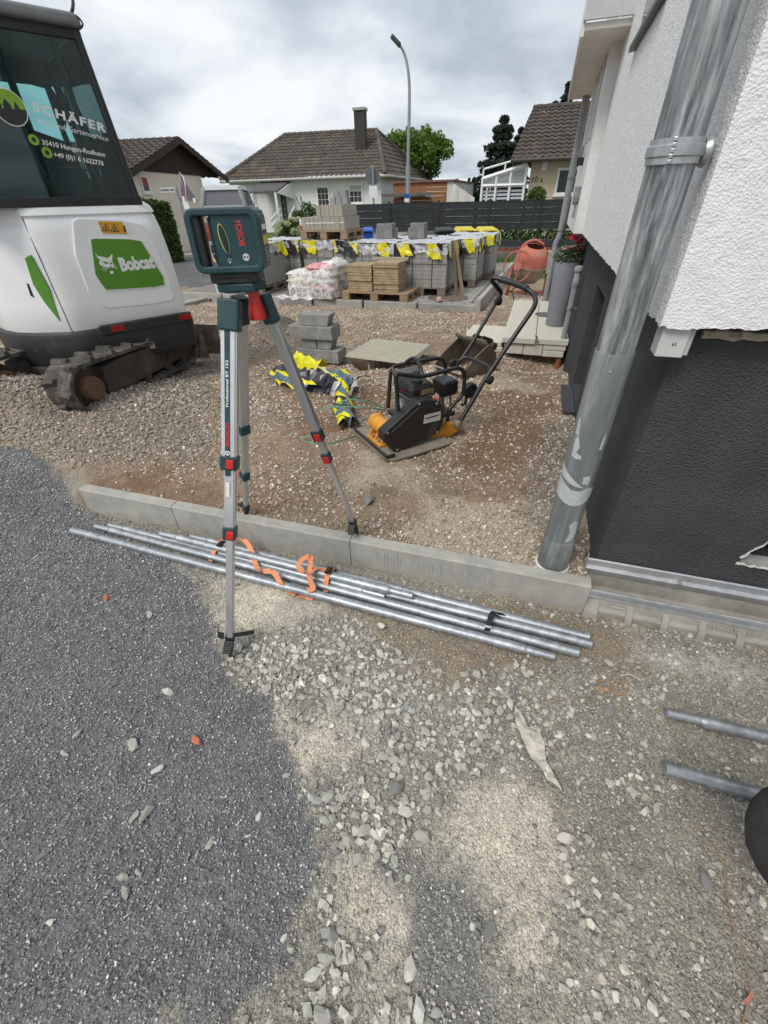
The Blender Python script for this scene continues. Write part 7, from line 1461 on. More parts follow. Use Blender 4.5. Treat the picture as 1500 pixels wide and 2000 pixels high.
bl = thing('lying_tape_roll', 'pale pink roll of cord lying on the paving before the manhole cover', 'cord roll', PM @ T(-0.66, 0.13, PZ + 0.045)); mb = MB(RX(80)); mb.lathe([(0.02, -0.03), (0.042, -0.028), (0.046, 0.0), (0.042, 0.028), (0.02, 0.03)], 18); mb.build('roll', mat('pink_cord', (0.62, 0.42, 0.36), (0.52, 0.33, 0.28), 30, 0.8), bl, smooth=True)
mb = MB(); mb.tube(smooth_path([PM @ Vector(v) for v in ((-0.66, 0.1, PZ + .05), (-0.45, -0.02, PZ + .04), (-0.42, -0.1, PZ + .0), (-0.3, -0.25, PZ - .06), (0.0, -0.45, PZ - .05), (0.35, -0.4, PZ - .05))], 6), 0.0035, 5); o = mb.build('pink_cord', MATS['pink_cord']); tag(o, 'pale pink cord trailing over the platform edge onto the gravel', 'cord')

# ------------------------------------------------------------------ concrete mixer
MXC = Vector((2.86, 9.0, 0.0)); MXZ = tz1(2.86, 9.0)
mxr = thing('concrete_mixer', 'orange concrete mixer with grey drum and tilting wheel beside the planter', 'concrete mixer', T(MXC.x, MXC.y, MXZ - .03) @ RZ(-15) @ Matrix.Scale(0.9, 4))
M_MIXO = mat('mixer_orange', (0.44, 0.125, 0.085), (0.36, 0.095, 0.06), 7, 0.7, c3=(0.45, 0.27, 0.22), s3=4, l3=0.5, h3=0.8)
M_DRUM = mat('mixer_drum', (0.33, 0.29, 0.235), (0.24, 0.20, 0.155), 6, 0.85, bump=0.4, bscale=50, c3=(0.42, 0.15, 0.10), s3=2.5, l3=0.55, h3=0.75)
DM = T(0.0, 0.0, 0.62) @ RY(8) @ RX(12)
mb = MB(DM); mb.lathe([(0.10, -0.33), (0.22, -0.31), (0.30, -0.20), (0.335, -0.05), (0.335, 0.0), (0.33, 0.02)], 30); mb.build('drum_lower', M_DRUM, mxr, smooth=True)
mb = MB(DM); mb.lathe([(0.335, 0.0), (0.325, 0.10), (0.27, 0.24), (0.19, 0.32), (0.17, 0.32)], 30, caps=False); mb.build('drum_upper', M_MIXO, mxr, smooth=True)
mb = MB(DM); mb.lathe([(0.34, -0.02), (0.352, -0.02), (0.352, 0.015), (0.34, 0.015)], 30, caps=False); mb.build('drum_ring', M_DRUM, mxr)
mb = MB(); mb.tube(smooth_path([(-0.39, -0.06, -0.02), (-0.37, -0.05, 0.45), (-0.33, -0.04, 0.62), (-0.20, -0.02, 0.93), (0.0, 0.0, 1.03), (0.2, 0.02, 0.95)], 5), 0.03, 10); mb.tube([(-0.42, -0.2, 0.0), (-0.37, -0.05, 0.5)], 0.022, 8); mb.tube([(0.36, 0.0, 0.0), (0.36, 0.0, 0.65)], 0.026, 8); mb.tube([(-0.38, 0, 0.1), (0.36, 0, 0.1)], 0.022, 8); mb.build('stand', M_MIXO, mxr, smooth=True)
WMX = T(-0.26, -0.46, 0.62) @ RZ(-8) @ RX(84)
mb = MB(WMX); NN = 40; mb.tube([(0.27 * math.cos(2 * math.pi * k / NN), 0.27 * math.sin(2 * math.pi * k / NN), 0) for k in range(NN)], 0.014, 8, closed=True); mb.build('tilt_wheel', M_MIXO, mxr, smooth=True)
mb = MB(WMX); mb.tube([(0.0, 0.27, 0), (0, -0.27, 0)], 0.013, 8); mb.lathe([(0.075, -0.02), (0.075, 0.02)], 20); mb.tube([(0, 0, -0.02), (0, 0, -0.16)], 0.02, 8); mb.build('wheel_spoke', M_MIXO, mxr)
mb = MB(); mb.bx(0.3, 0.52, -0.16, 0.16, 0.45, 0.85); mb.build('motor_box', M_DRUM, mxr, bevel=0.02)
mb = MB(); mb.tube(smooth_path([(-0.55, -0.5, 0.02), (-0.4, -0.8, 0.015), (-0.25, -0.7, 0.06), (-0.3, -0.4, 0.2), (-0.1, -0.2, 0.25)], 5), 0.012, 6); mb.build('power_cable', M_BLACK, mxr)
# ------------------------------------------------------------------ road, pavement, background
M_ASPH = mat('asphalt', (0.105, 0.105, 0.107), (0.08, 0.08, 0.082), 9, 0.9, bump=0.5, bscale=120, c3=(0.13, 0.13, 0.13), s3=1.2)
def sheet(name, pts, z, m, kind='structure', th=None):
 mb = MB(); mb.add([(p[0], p[1], z) for p in pts], [tuple(range(len(pts)))]); o = mb.build(name, m)
 if kind: o['kind'] = kind
 return o
NE = [G(352, 583, -.19), G(440, 563, -.19)]; nd = (NE[1] - NE[0]); nd.z = 0; nd.normalize()
FE = [G(300, 517, -.26), G(372, 509, -.26)]; fd = (FE[1] - FE[0]); fd.z = 0; fd.normalize()
r0 = NE[0] - nd * 14; r1 = NE[0] + nd * 1.5; r2 = r1 + Vector((0.75, 0.66, 0)) * 12
f0 = FE[0] - fd * 24; f1 = FE[1] + fd * 30
road_z = -0.235
sheet('road', [r0, r1, r2, r2 + Vector((8, 3, 0)), f1, f0], road_z, M_ASPH)
# concrete gutter strip and lowered kerb along the near road edge
gn = Vector((nd.y, -nd.x, 0))
M_GUT = mat('gutter_concrete', (0.33, 0.315, 0.285), (0.26, 0.25, 0.225), 8, 0.9, bump=0.4, bscale=90, c3=(0.2, 0.19, 0.17), s3=2)
def strip_box(name, o0, o1, z0, z1, L0, L1, m):
 mb = MB(); a = NE[0] + nd * L0; b = NE[0] + nd * L1
 mb.hexa([a + gn * o0 + Vector((0, 0, z0 - a.z)), b + gn * o0 + Vector((0, 0, z0 - b.z)), b + gn * o1 + Vector((0, 0, z0 - b.z)), a + gn * o1 + Vector((0, 0, z0 - a.z))], [a + gn * o0 + Vector((0, 0, z1 - a.z)), b + gn * o0 + Vector((0, 0, z1 - b.z)), b + gn * o1 + Vector((0, 0, z1 - b.z)), a + gn * o1 + Vector((0, 0, z1 - a.z))]); return mb.build(name, m, bevel=0.006)
o = strip_box('gutter', 0.0, 0.42, -0.4, -0.195, -10, 3.0, M_GUT); o['kind'] = 'structure'
o = strip_box('pavement_edge', 0.42, 0.60, -0.4, -0.20, -10, 3.0, mat('dark_joint', (0.05, 0.045, 0.04), None, 20, 0.95, bump=0.6)); o['kind'] = 'structure'
for k in range(6):
 o = strip_box('channel_stone', 0.62, 0.86, -0.4, -0.12, -4.2 + k * 1.0, -3.21 + k * 1.0, M_GUT); tag(o, ('first', 'second', 'third', 'fourth', 'fifth', 'sixth')[k] + ' grey channel stone along the road edge behind the excavator', 'channel stone', 'channel stones at the road edge')
# far kerb and pavement strip
fn = Vector((-fd.y, fd.x, 0))
mb = MB(); a, b = FE[0] - fd * 20, FE[1] + fd * 26
for (o0, o1, z1, nm, m) in ((0.0, 0.15, -0.15, 'far_kerb', M_CONC), (0.16, 1.6, -0.155, 'far_pavement', MATS['gutter_concrete'])):
 mb = MB(); mb.hexa([a + fn * o0 + Vector((0, 0, -.5 - a.z)), b + fn * o0 + Vector((0, 0, -.5 - b.z)), b + fn * o1 + Vector((0, 0, -.5 - b.z)), a + fn * o1 + Vector((0, 0, -.5 - a.z))], [a + fn * o0 + Vector((0, 0, z1 - a.z)), b + fn * o0 + Vector((0, 0, z1 - b.z)), b + fn * o1 + Vector((0, 0, z1 - b.z)), a + fn * o1 + Vector((0, 0, z1 - a.z))]); o = mb.build(nm, m); o['kind'] = 'structure'
# ------------------------------------------------------------------ hedge
def foliage_mat(name, c1, c2, c3=None):
 m, t, b, o = newmat(name); N, L = t.nodes, t.links; b.inputs['Roughness'].default_value = 0.65; b.inputs['Specular IOR Level'].default_value = 0.3
 g_ = N.new('ShaderNodeNewGeometry'); r = N.new('ShaderNodeValToRGB'); r.color_ramp.elements[0].color = c4(c2); r.color_ramp.elements[1].color = c4(c1); L.new(g_.outputs['Random Per Island'], r.inputs[0])
 if c3:
  e_ = r.color_ramp.elements.new(0.9); e_.color = c4(c1); r.color_ramp.elements[-1].color = c4(c3)
 L.new(r.outputs[0], b.inputs['Base Color']); tr = N.new('ShaderNodeBsdfTranslucent'); L.new(r.outputs[0], tr.inputs[0]); ms = N.new('ShaderNodeMixShader'); ms.inputs[0].default_value = 0.25; L.new(b.outputs[0], ms.inputs[1]); L.new(tr.outputs[0], ms.inputs[2]); L.new(ms.outputs[0], o.inputs[0]); MATS[name] = m; return m
M_HEDGE = foliage_mat('hedge_leaf', (0.10, 0.16, 0.035), (0.035, 0.065, 0.016), (0.17, 0.24, 0.06))
M_BARK = mat('bark', (0.09, 0.07, 0.05), (0.055, 0.042, 0.03), 12, 0.95, bump=0.8, bscale=40)
HB = G(362, 506, -.155); HDIR = fd
hd = thing('hedge', 'dense green hedge across the road left of the laser level', 'hedge', frame(HB, -HDIR))
hh = 1.72
def hedgef(rg, n):
 P = []; L_, W_ = 5.5, 1.5
 k = rg.random(n); x = rg.uniform(0, L_, n); y = rg.uniform(0, W_, n); z = rg.uniform(0, hh, n)
 f = rg.integers(0, 4, n); d = np.abs(rg.normal(0, 0.09, n))
 y = np.where(f <= 1, W_ - d, y); z = np.where(f == 2, hh - d * 1.2, z); x = np.where(f == 3, d, x)
 y2 = np.where(f == 0, d, y)
 lump = (fbm(x * 1.0, z + y2, 1.7, 3, 5) - 0.5) * 0.4; round_ = 0.45 * np.clip(z / hh - .6, 0, 1) ** 2
 y2 = -(y2); x = x + round_ * np.where(f == 3, 1, 0) ; z = z + np.where(f == 2, lump, 0) - 0.2 * np.clip(0.5 - x, 0, 1)
 return np.stack([x, y2 + lump * .3 + np.where(f <= 1, 0, 0), z], 1)
leaf_cloud('hedge_leaves', M_HEDGE, hd, 26000, hedgef, 0.05, 3)
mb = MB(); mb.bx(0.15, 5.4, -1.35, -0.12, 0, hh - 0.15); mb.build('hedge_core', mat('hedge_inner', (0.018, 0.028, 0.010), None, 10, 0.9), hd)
# ------------------------------------------------------------------ tiled roof surface
M_TILE = mat('roof_tile', (0.105, 0.085, 0.07), (0.065, 0.054, 0.046), 3, 0.85, bump=0.4, bscale=30, c3=(0.20, 0.165, 0.13), s3=1.2, l3=0.52, h3=0.78)
M_TILE2 = mat('roof_tile_dark', (0.085, 0.066, 0.056), (0.05, 0.04, 0.035), 3, 0.85, bump=0.4, bscale=30, c3=(0.15, 0.12, 0.10), s3=1.5, l3=0.55, h3=0.8)
def roof_plane(name, e0, e1, r0_, r1_, m, parent, inv, tile=0.33, row=0.36):
 """e0-e1 eaves edge, r0-r1 ridge edge: waved tile courses that step down the slope"""
 e0, e1, r0_, r1_ = [inv @ Vector(v) for v in (e0, e1, r0_, r1_)]
 up = ((r0_ + r1_) / 2 - (e0 + e1) / 2); nrm = (e1 - e0).cross(up).normalized(); nrm = nrm if nrm.z > 0 else -nrm
 rows = max(3, int(up.length / row)); nc = max(4, int((e1 - e0).length / tile)); V = []; Fs = []
 for j in range(rows):
  for jj, lift in ((0, 0.045), (1, 0.0)):
   v_ = (j + jj * 1.0) / rows
   a = e0.lerp(r0_, v_); b = e1.lerp(r1_, v_)
   Lw = (b - a).length; L0 = (e1 - e0).length
   for i in range(nc * 4 + 1):
    u_ = i / (nc * 4); ph = (u_ * Lw / tile + ((e0 - a).dot((e1 - e0).normalized()) / -tile)) * 2 * math.pi
    V.append(a.lerp(b, u_) + nrm * (lift + 0.03 * math.sin(ph)))
 w_ = nc * 4 + 1
 for k in range(rows * 2 - 1):
  for i in range(w_ - 1): Fs.append((k * w_ + i, k * w_ + i + 1, (k + 1) * w_ + i + 1, (k + 1) * w_ + i))
 mb = MB(); mb.add(V, Fs); o = mb.build(name, m, parent, smooth=False); return o
def ridge_tiles(mb, p, q, r=0.13, step=0.38):
 p = Vector(p); q = Vector(q); n = max(2, int((q - p).length / step)); d = (q - p) / n
 for k in range(n): mb.tube([p + d * k, p + d * (k + 1.08)], [r * 0.85, r * 1.1], 8)
# ------------------------------------------------------------------ middle bungalow with hipped roof
MH = thing('bungalow', 'white bungalow with a brown hipped tile roof and dark chimney across the street', 'house', AT(640, 440, 34.5)); MHI = MH.matrix_world.inverted()
E0 = AT(430, 353, 35.8); E1 = AT(752, 341, 33.0); E2 = AT(843, 356, 46.0)
for e_ in (E0, E1, E2): e_.z = (E0.z + E1.z) / 2
E3 = E0 + (E2 - E1);
R0 = AT(557, 266, 39.2); R1 = AT(735, 252, 38.0); R0.z = R1.z = (R0.z + R1.z) / 2
M_WHITEH = mat('house_white', (0.74, 0.74, 0.73), (0.68, 0.68, 0.67), 4, 0.9, bump=0.3, bscale=30)
roof_plane('roof_tiles', E0, E1, R0, R1, M_TILE, MH, MHI)
roof_plane('roof_tiles', E1, E2, R1, R1 + (E2 - E1) * 0.02, M_TILE, MH, MHI)
roof_plane('roof_tiles', E3, E0, R0, R0 + Vector((0.01, 0, 0)), M_TILE, MH, MHI)
mb = MB(MHI); ridge_tiles(mb, R0, R1); ridge_tiles(mb, E1 + Vector((0, 0, .05)), R1); ridge_tiles(mb, E0 + Vector((0, 0, .05)), R0); ridge_tiles(mb, E2, R1); mb.build('ridge_tiles', M_TILE, MH)['kind'] = 'stuff'
WLd = (E1 - E0).normalized(); WDd = (E2 - E1).normalized()
W0 = E0 + WLd * 0.35 + WDd * 0.45; W1 = E1 - WLd * 0.40 + WDd * 0.45; W2_ = E2 - WLd * 0.4 - WDd * 0.4; W3 = E3 + WLd * .35 - WDd * .4
def wallbox(mb, a, b, c, d, z0, z1): mb.hexa([Vector((p.x, p.y, z0)) for p in (a, b, c, d)], [Vector((p.x, p.y, z1)) for p in (a, b, c, d)])
mb = MB(MHI); wallbox(mb, W0, W1, W2_, W3, -0.5, E0.z - 0.02); mb.build('walls', M_WHITEH, MH)
mb = MB(MHI); d_ = Vector((0, 0, -.06)); mb.tube([E0 - WDd * .06 + d_, E1 - WDd * .06 + d_], 0.075, 8); mb.tube([E1 + d_ + WLd * .05, E2 + d_ + WLd * .05], 0.075, 8); mb.build('gutter', mat('pale_gutter', (0.42, 0.41, 0.39), None, 4, 0.6), MH)
mb = MB(MHI); wallbox(mb, E0, E1, E2, E3, E0.z - 0.08, E0.z - 0.03); mb.build('eaves_soffit', M_WHITEH, MH)
WN = Vector((WLd.y, -WLd.x, 0))
def on_wall(px, py, k=0.0): return PL(px, py, W0 + WN * k, WN)
def window(parent, inv, wallp, n, pts, fr=0.09, bars=(2, 3), shutter=None, name='window', mframe=None, depth=0.06):
 """pts: top-left and bottom-right pixels of the opening on a wall plane"""
 a = PL(pts[0], pts[1], wallp, n); b = PL(pts[2], pts[3], wallp, n); t_ = Vector((-n.y, n.x, 0)); w_ = (b - a).dot(t_)
 if w_ < 0: t_ = -t_; w_ = -w_
 h = a.z - b.z; M = inv @ frame(Vector((a.x, a.y, b.z)), t_, (0, 0, 1))
 sgn = 1 if (frame((0, 0, 0), t_, (0, 0, 1)).to_3x3() @ Vector((0, 0, 1))).dot(n) > 0 else -1
 def z(q): return q * sgn
 mb = MB(M); mb.bx(0, w_, 0, h, z(0.004), z(0.012)); wn_ = mb.build(name, M_GLASSD, parent)
 mb = MB(M)
 for x0, x1, y0, y1 in ((-fr, 0, -fr, h + fr), (w_, w_ + fr, -fr, h + fr), (0, w_, h, h + fr), (0, w_, -fr, 0)): mb.bx(x0, x1, y0, y1, z(-0.01), z(depth))
 mb.build('window_frame', mframe or M_WHITEH, wn_)
 mb = MB(M);
 for k in range(1, bars[0] + 1): mb.bx(w_ * k / (bars[0] + 1) - .022, w_ * k / (bars[0] + 1) + .022, 0, h, z(0.012), z(0.03))
 for k in range(1, bars[1] + 1): mb.bx(0, w_, h * k / (bars[1] + 1) - .02, h * k / (bars[1] + 1) + .02, z(0.013), z(0.031))
 if bars[0] + bars[1]: mb.build('glazing_bar', MATS['pale_gutter'], wn_)['kind'] = 'stuff'
 if shutter: mb = MB(M); mb.bx(0, w_, h * (1 - shutter[0]), h, z(0.032), z(0.05)); mb.build('roller_shutter', shutter[1], wn_)
 mb = MB(M); mb.bx(-fr - .05, w_ + fr + .05, -fr - .06, -fr, z(-.01), z(depth + .05)); mb.build('window_sill', mframe or M_WHITEH, wn_)
 return wn_
M_SHUT = mat('grey_shutter', (0.42, 0.42, 0.42), (0.36, 0.36, 0.36), 3, 0.6, stretch=(1, 30, 1)); M_SHUTD = mat('dark_shutter', (0.10, 0.105, 0.11), None, 3, 0.6)
window(MH, MHI, W0, WN, (620, 367, 643, 401), 0.09, (2, 2), (0.18, M_SHUTD)); window(MH, MHI, W0, WN, (683, 363, 707, 394), 0.09, (2, 2), (0.36, M_SHUT)); window(MH, MHI, W0, WN, (490, 376, 500, 400), 0.07, (1, 2))
dr = window(MH, MHI, W0, WN, (550, 383, 562, 432), 0.07, (1, 3), None, 'door', mat('green_door', (0.03, 0.10, 0.07), None, 4, 0.5))
# chimney, vents
cb = AT(706, 283, 36.3); mb = MB(MHI @ frame(cb, WLd)); mb.bx(-0.34, 0.34, -0.3, 0.3, -0.9, 1.62); mb.build('chimney', mat('chimney_slate', (0.045, 0.04, 0.036), (0.03, 0.027, 0.025), 8, 0.8, stretch=(1, 1, 6)), MH); mb = MB(MHI @ frame(cb, WLd)); mb.bx(-0.4, 0.4, -0.36, 0.36, 1.62, 1.75); mb.build('chimney_cap', mat('cap_grey', (0.30, 0.35, 0.33), None, 4, 0.7), MH)
for px, py in ((631, 303), (541, 332)):
 q = PL(px, py, E0, (E1 - E0).cross(R0 - E0).normalized()); mb = MB(MHI); mb.cyl(q, q + Vector((0, 0, 0.42)), 0.06, n=8); mb.build('vent_pipe', M_SHUTD, MH)
# porch
pa = on_wall(488, 379, 1.5); pb = on_wall(541, 377, 1.5); pc = on_wall(571, 353); pd = on_wall(515, 354)
mb = MB(MHI); mb.hexa([pa, pb, pc, pd], [v + Vector((0, 0, .12)) for v in (pa, pb, pc, pd)]); mb.build('porch_roof', mat('porch_slate', (0.10, 0.095, 0.10), (0.07, 0.066, 0.07), 3, 0.7, stretch=(1, 1, 8), bump=0.4), MH)
pz = pb.z
for q in (pa + WLd * .15, pb - WLd * .12):
 mb = MB(MHI); mb.bx(0, 0, 0, 0, 0, 0) if False else None
 mb.hexa([q + Vector((-.07, -.07, -2.6)), q + Vector((.07, -.07, -2.6)), q + Vector((.07, .07, -2.6)), q + Vector((-.07, .07, -2.6))], [q + Vector((-.07, -.07, .03)), q + Vector((.07, -.07, .03)), q + Vector((.07, .07, .03)), q + Vector((-.07, .07, .03))]); mb.build('porch_post', M_WHITEH, MH)
mb = MB(MHI); mb.hexa([pb, pb + Vector((0, 0, .02)) , pc, pc - Vector((0, 0, 1.0))], [v + WLd * .06 for v in (pb, pb + Vector((0, 0, .02)), pc, pc - Vector((0, 0, 1.0)))]); mb.build('porch_gable', M_WHITEH, MH)
for q0, q1 in (((528, 428), (547, 405)), ((560, 432), (574, 402))):
 a, b = on_wall(*q0, 2.6), on_wall(*q1, 0.9)
 for k in (0, .35): mb = MB(MHI); mb.hexa([a + Vector((0, 0, -k)), b + Vector((0, 0, -k)), b + Vector((0, 0, -k - .16)), a + Vector((0, 0, -k - .16))], [v + Vector((0.05, 0.02, -k)) for v in (a, b, b + Vector((0, 0, -.16)), a + Vector((0, 0, -.16)))]); mb.build('stair_rail', M_WHITEH, MH)
# ------------------------------------------------------------------ left house with timber gable
LH = thing('gable_house', 'cream house with a dark timber gable behind the excavator cab', 'house', AT(320, 440, 24)); LHI = LH.matrix_world.inverted()
LY0, LY1 = 20.5, 25.5
gR = AT(392, 345, LY1); gL = AT(262, 331, LY0); gz = (gR.z + gL.z) / 2; gR.z = gL.z = gz
gd_ = (gR - gL).normalized(); gn_ = Vector((gd_.y, -gd_.x, 0)); ga = PL(328, 268, gL, gn_)
gL2 = ga + (ga - PL(428, 348, gL, gn_)) * 1.0; gR2 = PL(428, 348, gL, gn_); gL2.z = gR2.z
inw = -gn_; LD = 12.0
M_CREAM = mat('cream_render', (0.66, 0.62, 0.53), (0.60, 0.56, 0.475), 3, 0.9, bump=0.3, bscale=20)
M_TIMB = mat('dark_timber', (0.040, 0.026, 0.020), (0.026, 0.017, 0.013), 2, 0.8, stretch=(8, 8, 0.4), bump=0.4)
wl0 = gR - gd_ * ((gR - gL2).dot(gd_) * .93)
mb = MB(LHI); wallbox(mb, wl0, gR, gR + inw * LD, wl0 + inw * LD, -0.6, gz); mb.build('walls', M_CREAM, LH)
mb = MB(LHI); tri = [Vector((wl0.x, wl0.y, gz)), Vector((gR2.x, gR2.y, gR2.z)), ga, Vector((gL2.x, gL2.y, gL2.z))]
mb.add([v + gn_ * .05 for v in (wl0, gR + Vector((0, 0, 0)), gR2, ga, gL2)] + [v - gn_ * .1 for v in (wl0, gR, gR2, ga, gL2)], [(0, 1, 2, 3, 4), (9, 8, 7, 6, 5), (0, 5, 6, 1), (1, 6, 7, 2), (2, 7, 8, 3), (3, 8, 9, 4), (4, 9, 5, 0)]); mb.build('timber_gable', M_TIMB, LH)
for k in range(1, 34):
 s_ = k / 34; base = wl0.lerp(gR, s_) + gn_ * .055; topz = gR2.z + (ga.z - gR2.z) * (1 - abs((base - ga).dot(gd_)) / (gR2 - ga).dot(gd_)) - 0.1
 if topz > gz + .1: mb = MB(LHI); mb.tube([base + Vector((0, 0, .02)), Vector((base.x, base.y, topz))], 0.012, 4); mb.build('cover_batten', M_TIMB, LH)
ov = gn_ * 0.5
roof_plane('roof_tiles', gL2 + ov, gL2 + inw * LD, ga + ov, ga + inw * LD, M_TILE2, LH, LHI); roof_plane('roof_tiles', gR2 + inw * LD, gR2 + ov, ga + inw * LD, ga + ov, M_TILE2, LH, LHI)
mb = MB(LHI);
for a_, b_ in ((gL2, ga), (gR2, ga)): mb.hexa([a_ + ov + Vector((0, 0, -.22)), b_ + ov + Vector((0, 0, -.22)), b_ + ov, a_ + ov], [v - gn_ * .05 for v in (a_ + ov + Vector((0, 0, -.22)), b_ + ov + Vector((0, 0, -.22)), b_ + ov, a_ + ov)])
mb.build('barge_board', M_TIMB, LH)
window(LH, LHI, gL, gn_, (272, 346, 291, 373), 0.05, (0, 0), (0.66, mat('red_shutter', (0.25, 0.075, 0.055), (0.20, 0.06, 0.045), 3, 0.7, stretch=(1, 1, 30))))
# ------------------------------------------------------------------ right house with house number
RH = thing('corner_house', 'beige house with dark tile roof behind the fence at the right', 'house', AT(1060, 440, 24)); RHI = RH.matrix_world.inverted()
rE0 = AT(998, 311, 23.5); rE1 = AT(1150, 303, 22.6); rz_ = (rE0.z + rE1.z) / 2; rE0.z = rE1.z = rz_; rd = (rE1 - rE0).normalized(); rn = Vector((rd.y, -rd.x, 0)); rE1 = rE0 + rd * 9
rR0 = AT(1041, 211, 27.0); rup = rR0 - rE0; rR1 = rE1 + rup - rd * (rup.dot(rd)) ; rback = -rn
roof_plane('roof_tiles', rE0, rE1, rR0, rR1, M_TILE2, RH, RHI, 0.3, 0.33)
rB0 = rE0 + rback * (2 * rup.dot(rback)); rB1 = rE1 + rback * (2 * rup.dot(rback)); roof_plane('roof_tiles', rB1, rB0, rR1, rR0, M_TILE2, RH, RHI, .3, .33)
mb = MB(RHI); ridge_tiles(mb, rR0, rR1, 0.12); mb.build('ridge_tiles', M_TILE2, RH)['kind'] = 'stuff'
M_BEIGE = mat('beige_render', (0.55, 0.47, 0.34), (0.48, 0.405, 0.285), 5, 0.9, bump=0.6, bscale=14)
rw = PL(1037, 330, rE0 + rback * .6, rn); rw0 = Vector((rw.x, rw.y, 0)); rw1 = rw0 + rd * 8;
mb = MB(RHI); wallbox(mb, rw0, rw1, rw1 + rback * 6, rw0 + rback * 6, -0.6, rz_ + 0.05); mb.add([Vector((v.x, v.y, rz_)) for v in (rw0, rw0 + rback * 6, rw0 + rd * .2 + rback * 6, rw0 + rd * .2)] + [Vector((q.x, q.y, rR0.z - .1)) for q in (rw0 + rback * 3.0, rw0 + rback * 3.0 + rd * .2)], [(0, 1, 4), (3, 5, 2), (0, 4, 5, 3), (1, 2, 5, 4), (0, 3, 2, 1)]); mb.build('walls', M_BEIGE, RH)
mb = MB(RHI); mb.tube([rE0 + rn * .08 + Vector((0, 0, -.06)), rE1 + rn * .08 + Vector((0, 0, -.06))], 0.08, 8); mb.build('gutter', mat('brown_gutter', (0.06, 0.045, 0.035), None, 4, 0.6), RH)
window(RH, RHI, rw0, rn, (1094, 333, 1122, 375), 0.09, (0, 0), None)
q = PL(1064, 322, rw0 + rn * .01, rn); mb = MB(RHI @ frame(q, rd)); mb.bx(-0.11, 0.11, -0.08, 0, -0.2, 0.2); mb.build('outside_lamp', M_WHITEH, RH)
q = PL(1049, 351, rw0 + rn * .012, rn); text('house_number', '10 a', 0.30, M_BLACKTXT, RH, RHI @ frame(q, rd, (0, 0, 1)), extrude=0.01)
# conservatory
CV = thing('conservatory', 'white lean-to conservatory with slatted blinds beside the beige house', 'conservatory', AT(985, 440, 22.5)); CVI = CV.matrix_world.inverted()
ca = PL(943, 350, rw0 + rn * .3, rn); cb_ = PL(1030, 322, rw0 + rn * .3, rn); cbz = cb_.z; caz = ca.z
mb = MB(CVI)
def cbar(p, q, r=0.07): mb.tube([p, q], r, 4)
c0_ = Vector((ca.x, ca.y, -0.6)); c1_ = Vector((cb_.x, cb_.y, -.6)); midz = caz - 0.25
for s_ in (0.0, 0.33, 0.66, 1.0):
 b_ = c0_.lerp(c1_, s_); cbar(b_, Vector((b_.x, b_.y, caz + (cbz - caz) * s_)), 0.06)
cbar(ca, cb_, 0.09); cbar(ca + rback * 3, cb_ + rback * 3, 0.09); cbar(ca, ca + rback * 3, .09); cbar(Vector((ca.x, ca.y, midz)), Vector((cb_.x, cb_.y, midz)), 0.07); cbar(c0_ + rback * 3, ca + rback * 3, .06); cbar(ca + Vector((0, 0, .35)), cb_ + Vector((0, 0, .28)), 0.04); cbar(ca, ca + Vector((0, 0, .35)), .04); cbar(ca.lerp(cb_, .5), ca.lerp(cb_, .5) + Vector((0, 0, .32)), .04)
mb.build('frame_bars', M_WHITEH, CV)
mb = MB(CVI); nb_ = 16
for k in range(nb_):
 z_ = -0.5 + (midz + .4) * k / nb_; a_ = c0_ + rback * .08; b_ = c1_ + rback * .08; mb.hexa([Vector((a_.x, a_.y, z_)), Vector((b_.x, b_.y, z_)), Vector((b_.x, b_.y, z_)) + rback * .03, Vector((a_.x, a_.y, z_)) + rback * .03], [Vector((a_.x, a_.y, z_ + .085)), Vector((b_.x, b_.y, z_ + .085)), Vector((b_.x, b_.y, z_ + .085)) + rback * .03, Vector((a_.x, a_.y, z_ + .085)) + rback * .03])
mb.build('blind_slats', mat('blind_grey', (0.50, 0.53, 0.57), (0.42, 0.45, 0.49), 4, 0.6), CV)['kind'] = 'stuff'
mb = MB(CVI); mb.hexa([ca + Vector((0, 0, .02)), cb_ + Vector((0, 0, .02)), cb_ + rback * 3 + Vector((0, 0, .02)), ca + rback * 3 + Vector((0, 0, .02))], [v + Vector((0, 0, .05)) for v in (ca, cb_, cb_ + rback * 3, ca + rback * 3)]); mb.build('roof_panel', mat('pale_polycarbonate', (0.55, 0.57, 0.58), None, 4, 0.3), CV)
mb = MB(CVI); mb.hexa([Vector((c0_.x, c0_.y, midz)), Vector((c1_.x, c1_.y, midz)), cb_, ca], [v + rback * .02 for v in (Vector((c0_.x, c0_.y, midz)), Vector((c1_.x, c1_.y, midz)), cb_, ca)]); mb.build('clerestory_glass', mat('pale_glass', (0.30, 0.32, 0.34), (0.22, 0.235, 0.25), 2, 0.08), CV)
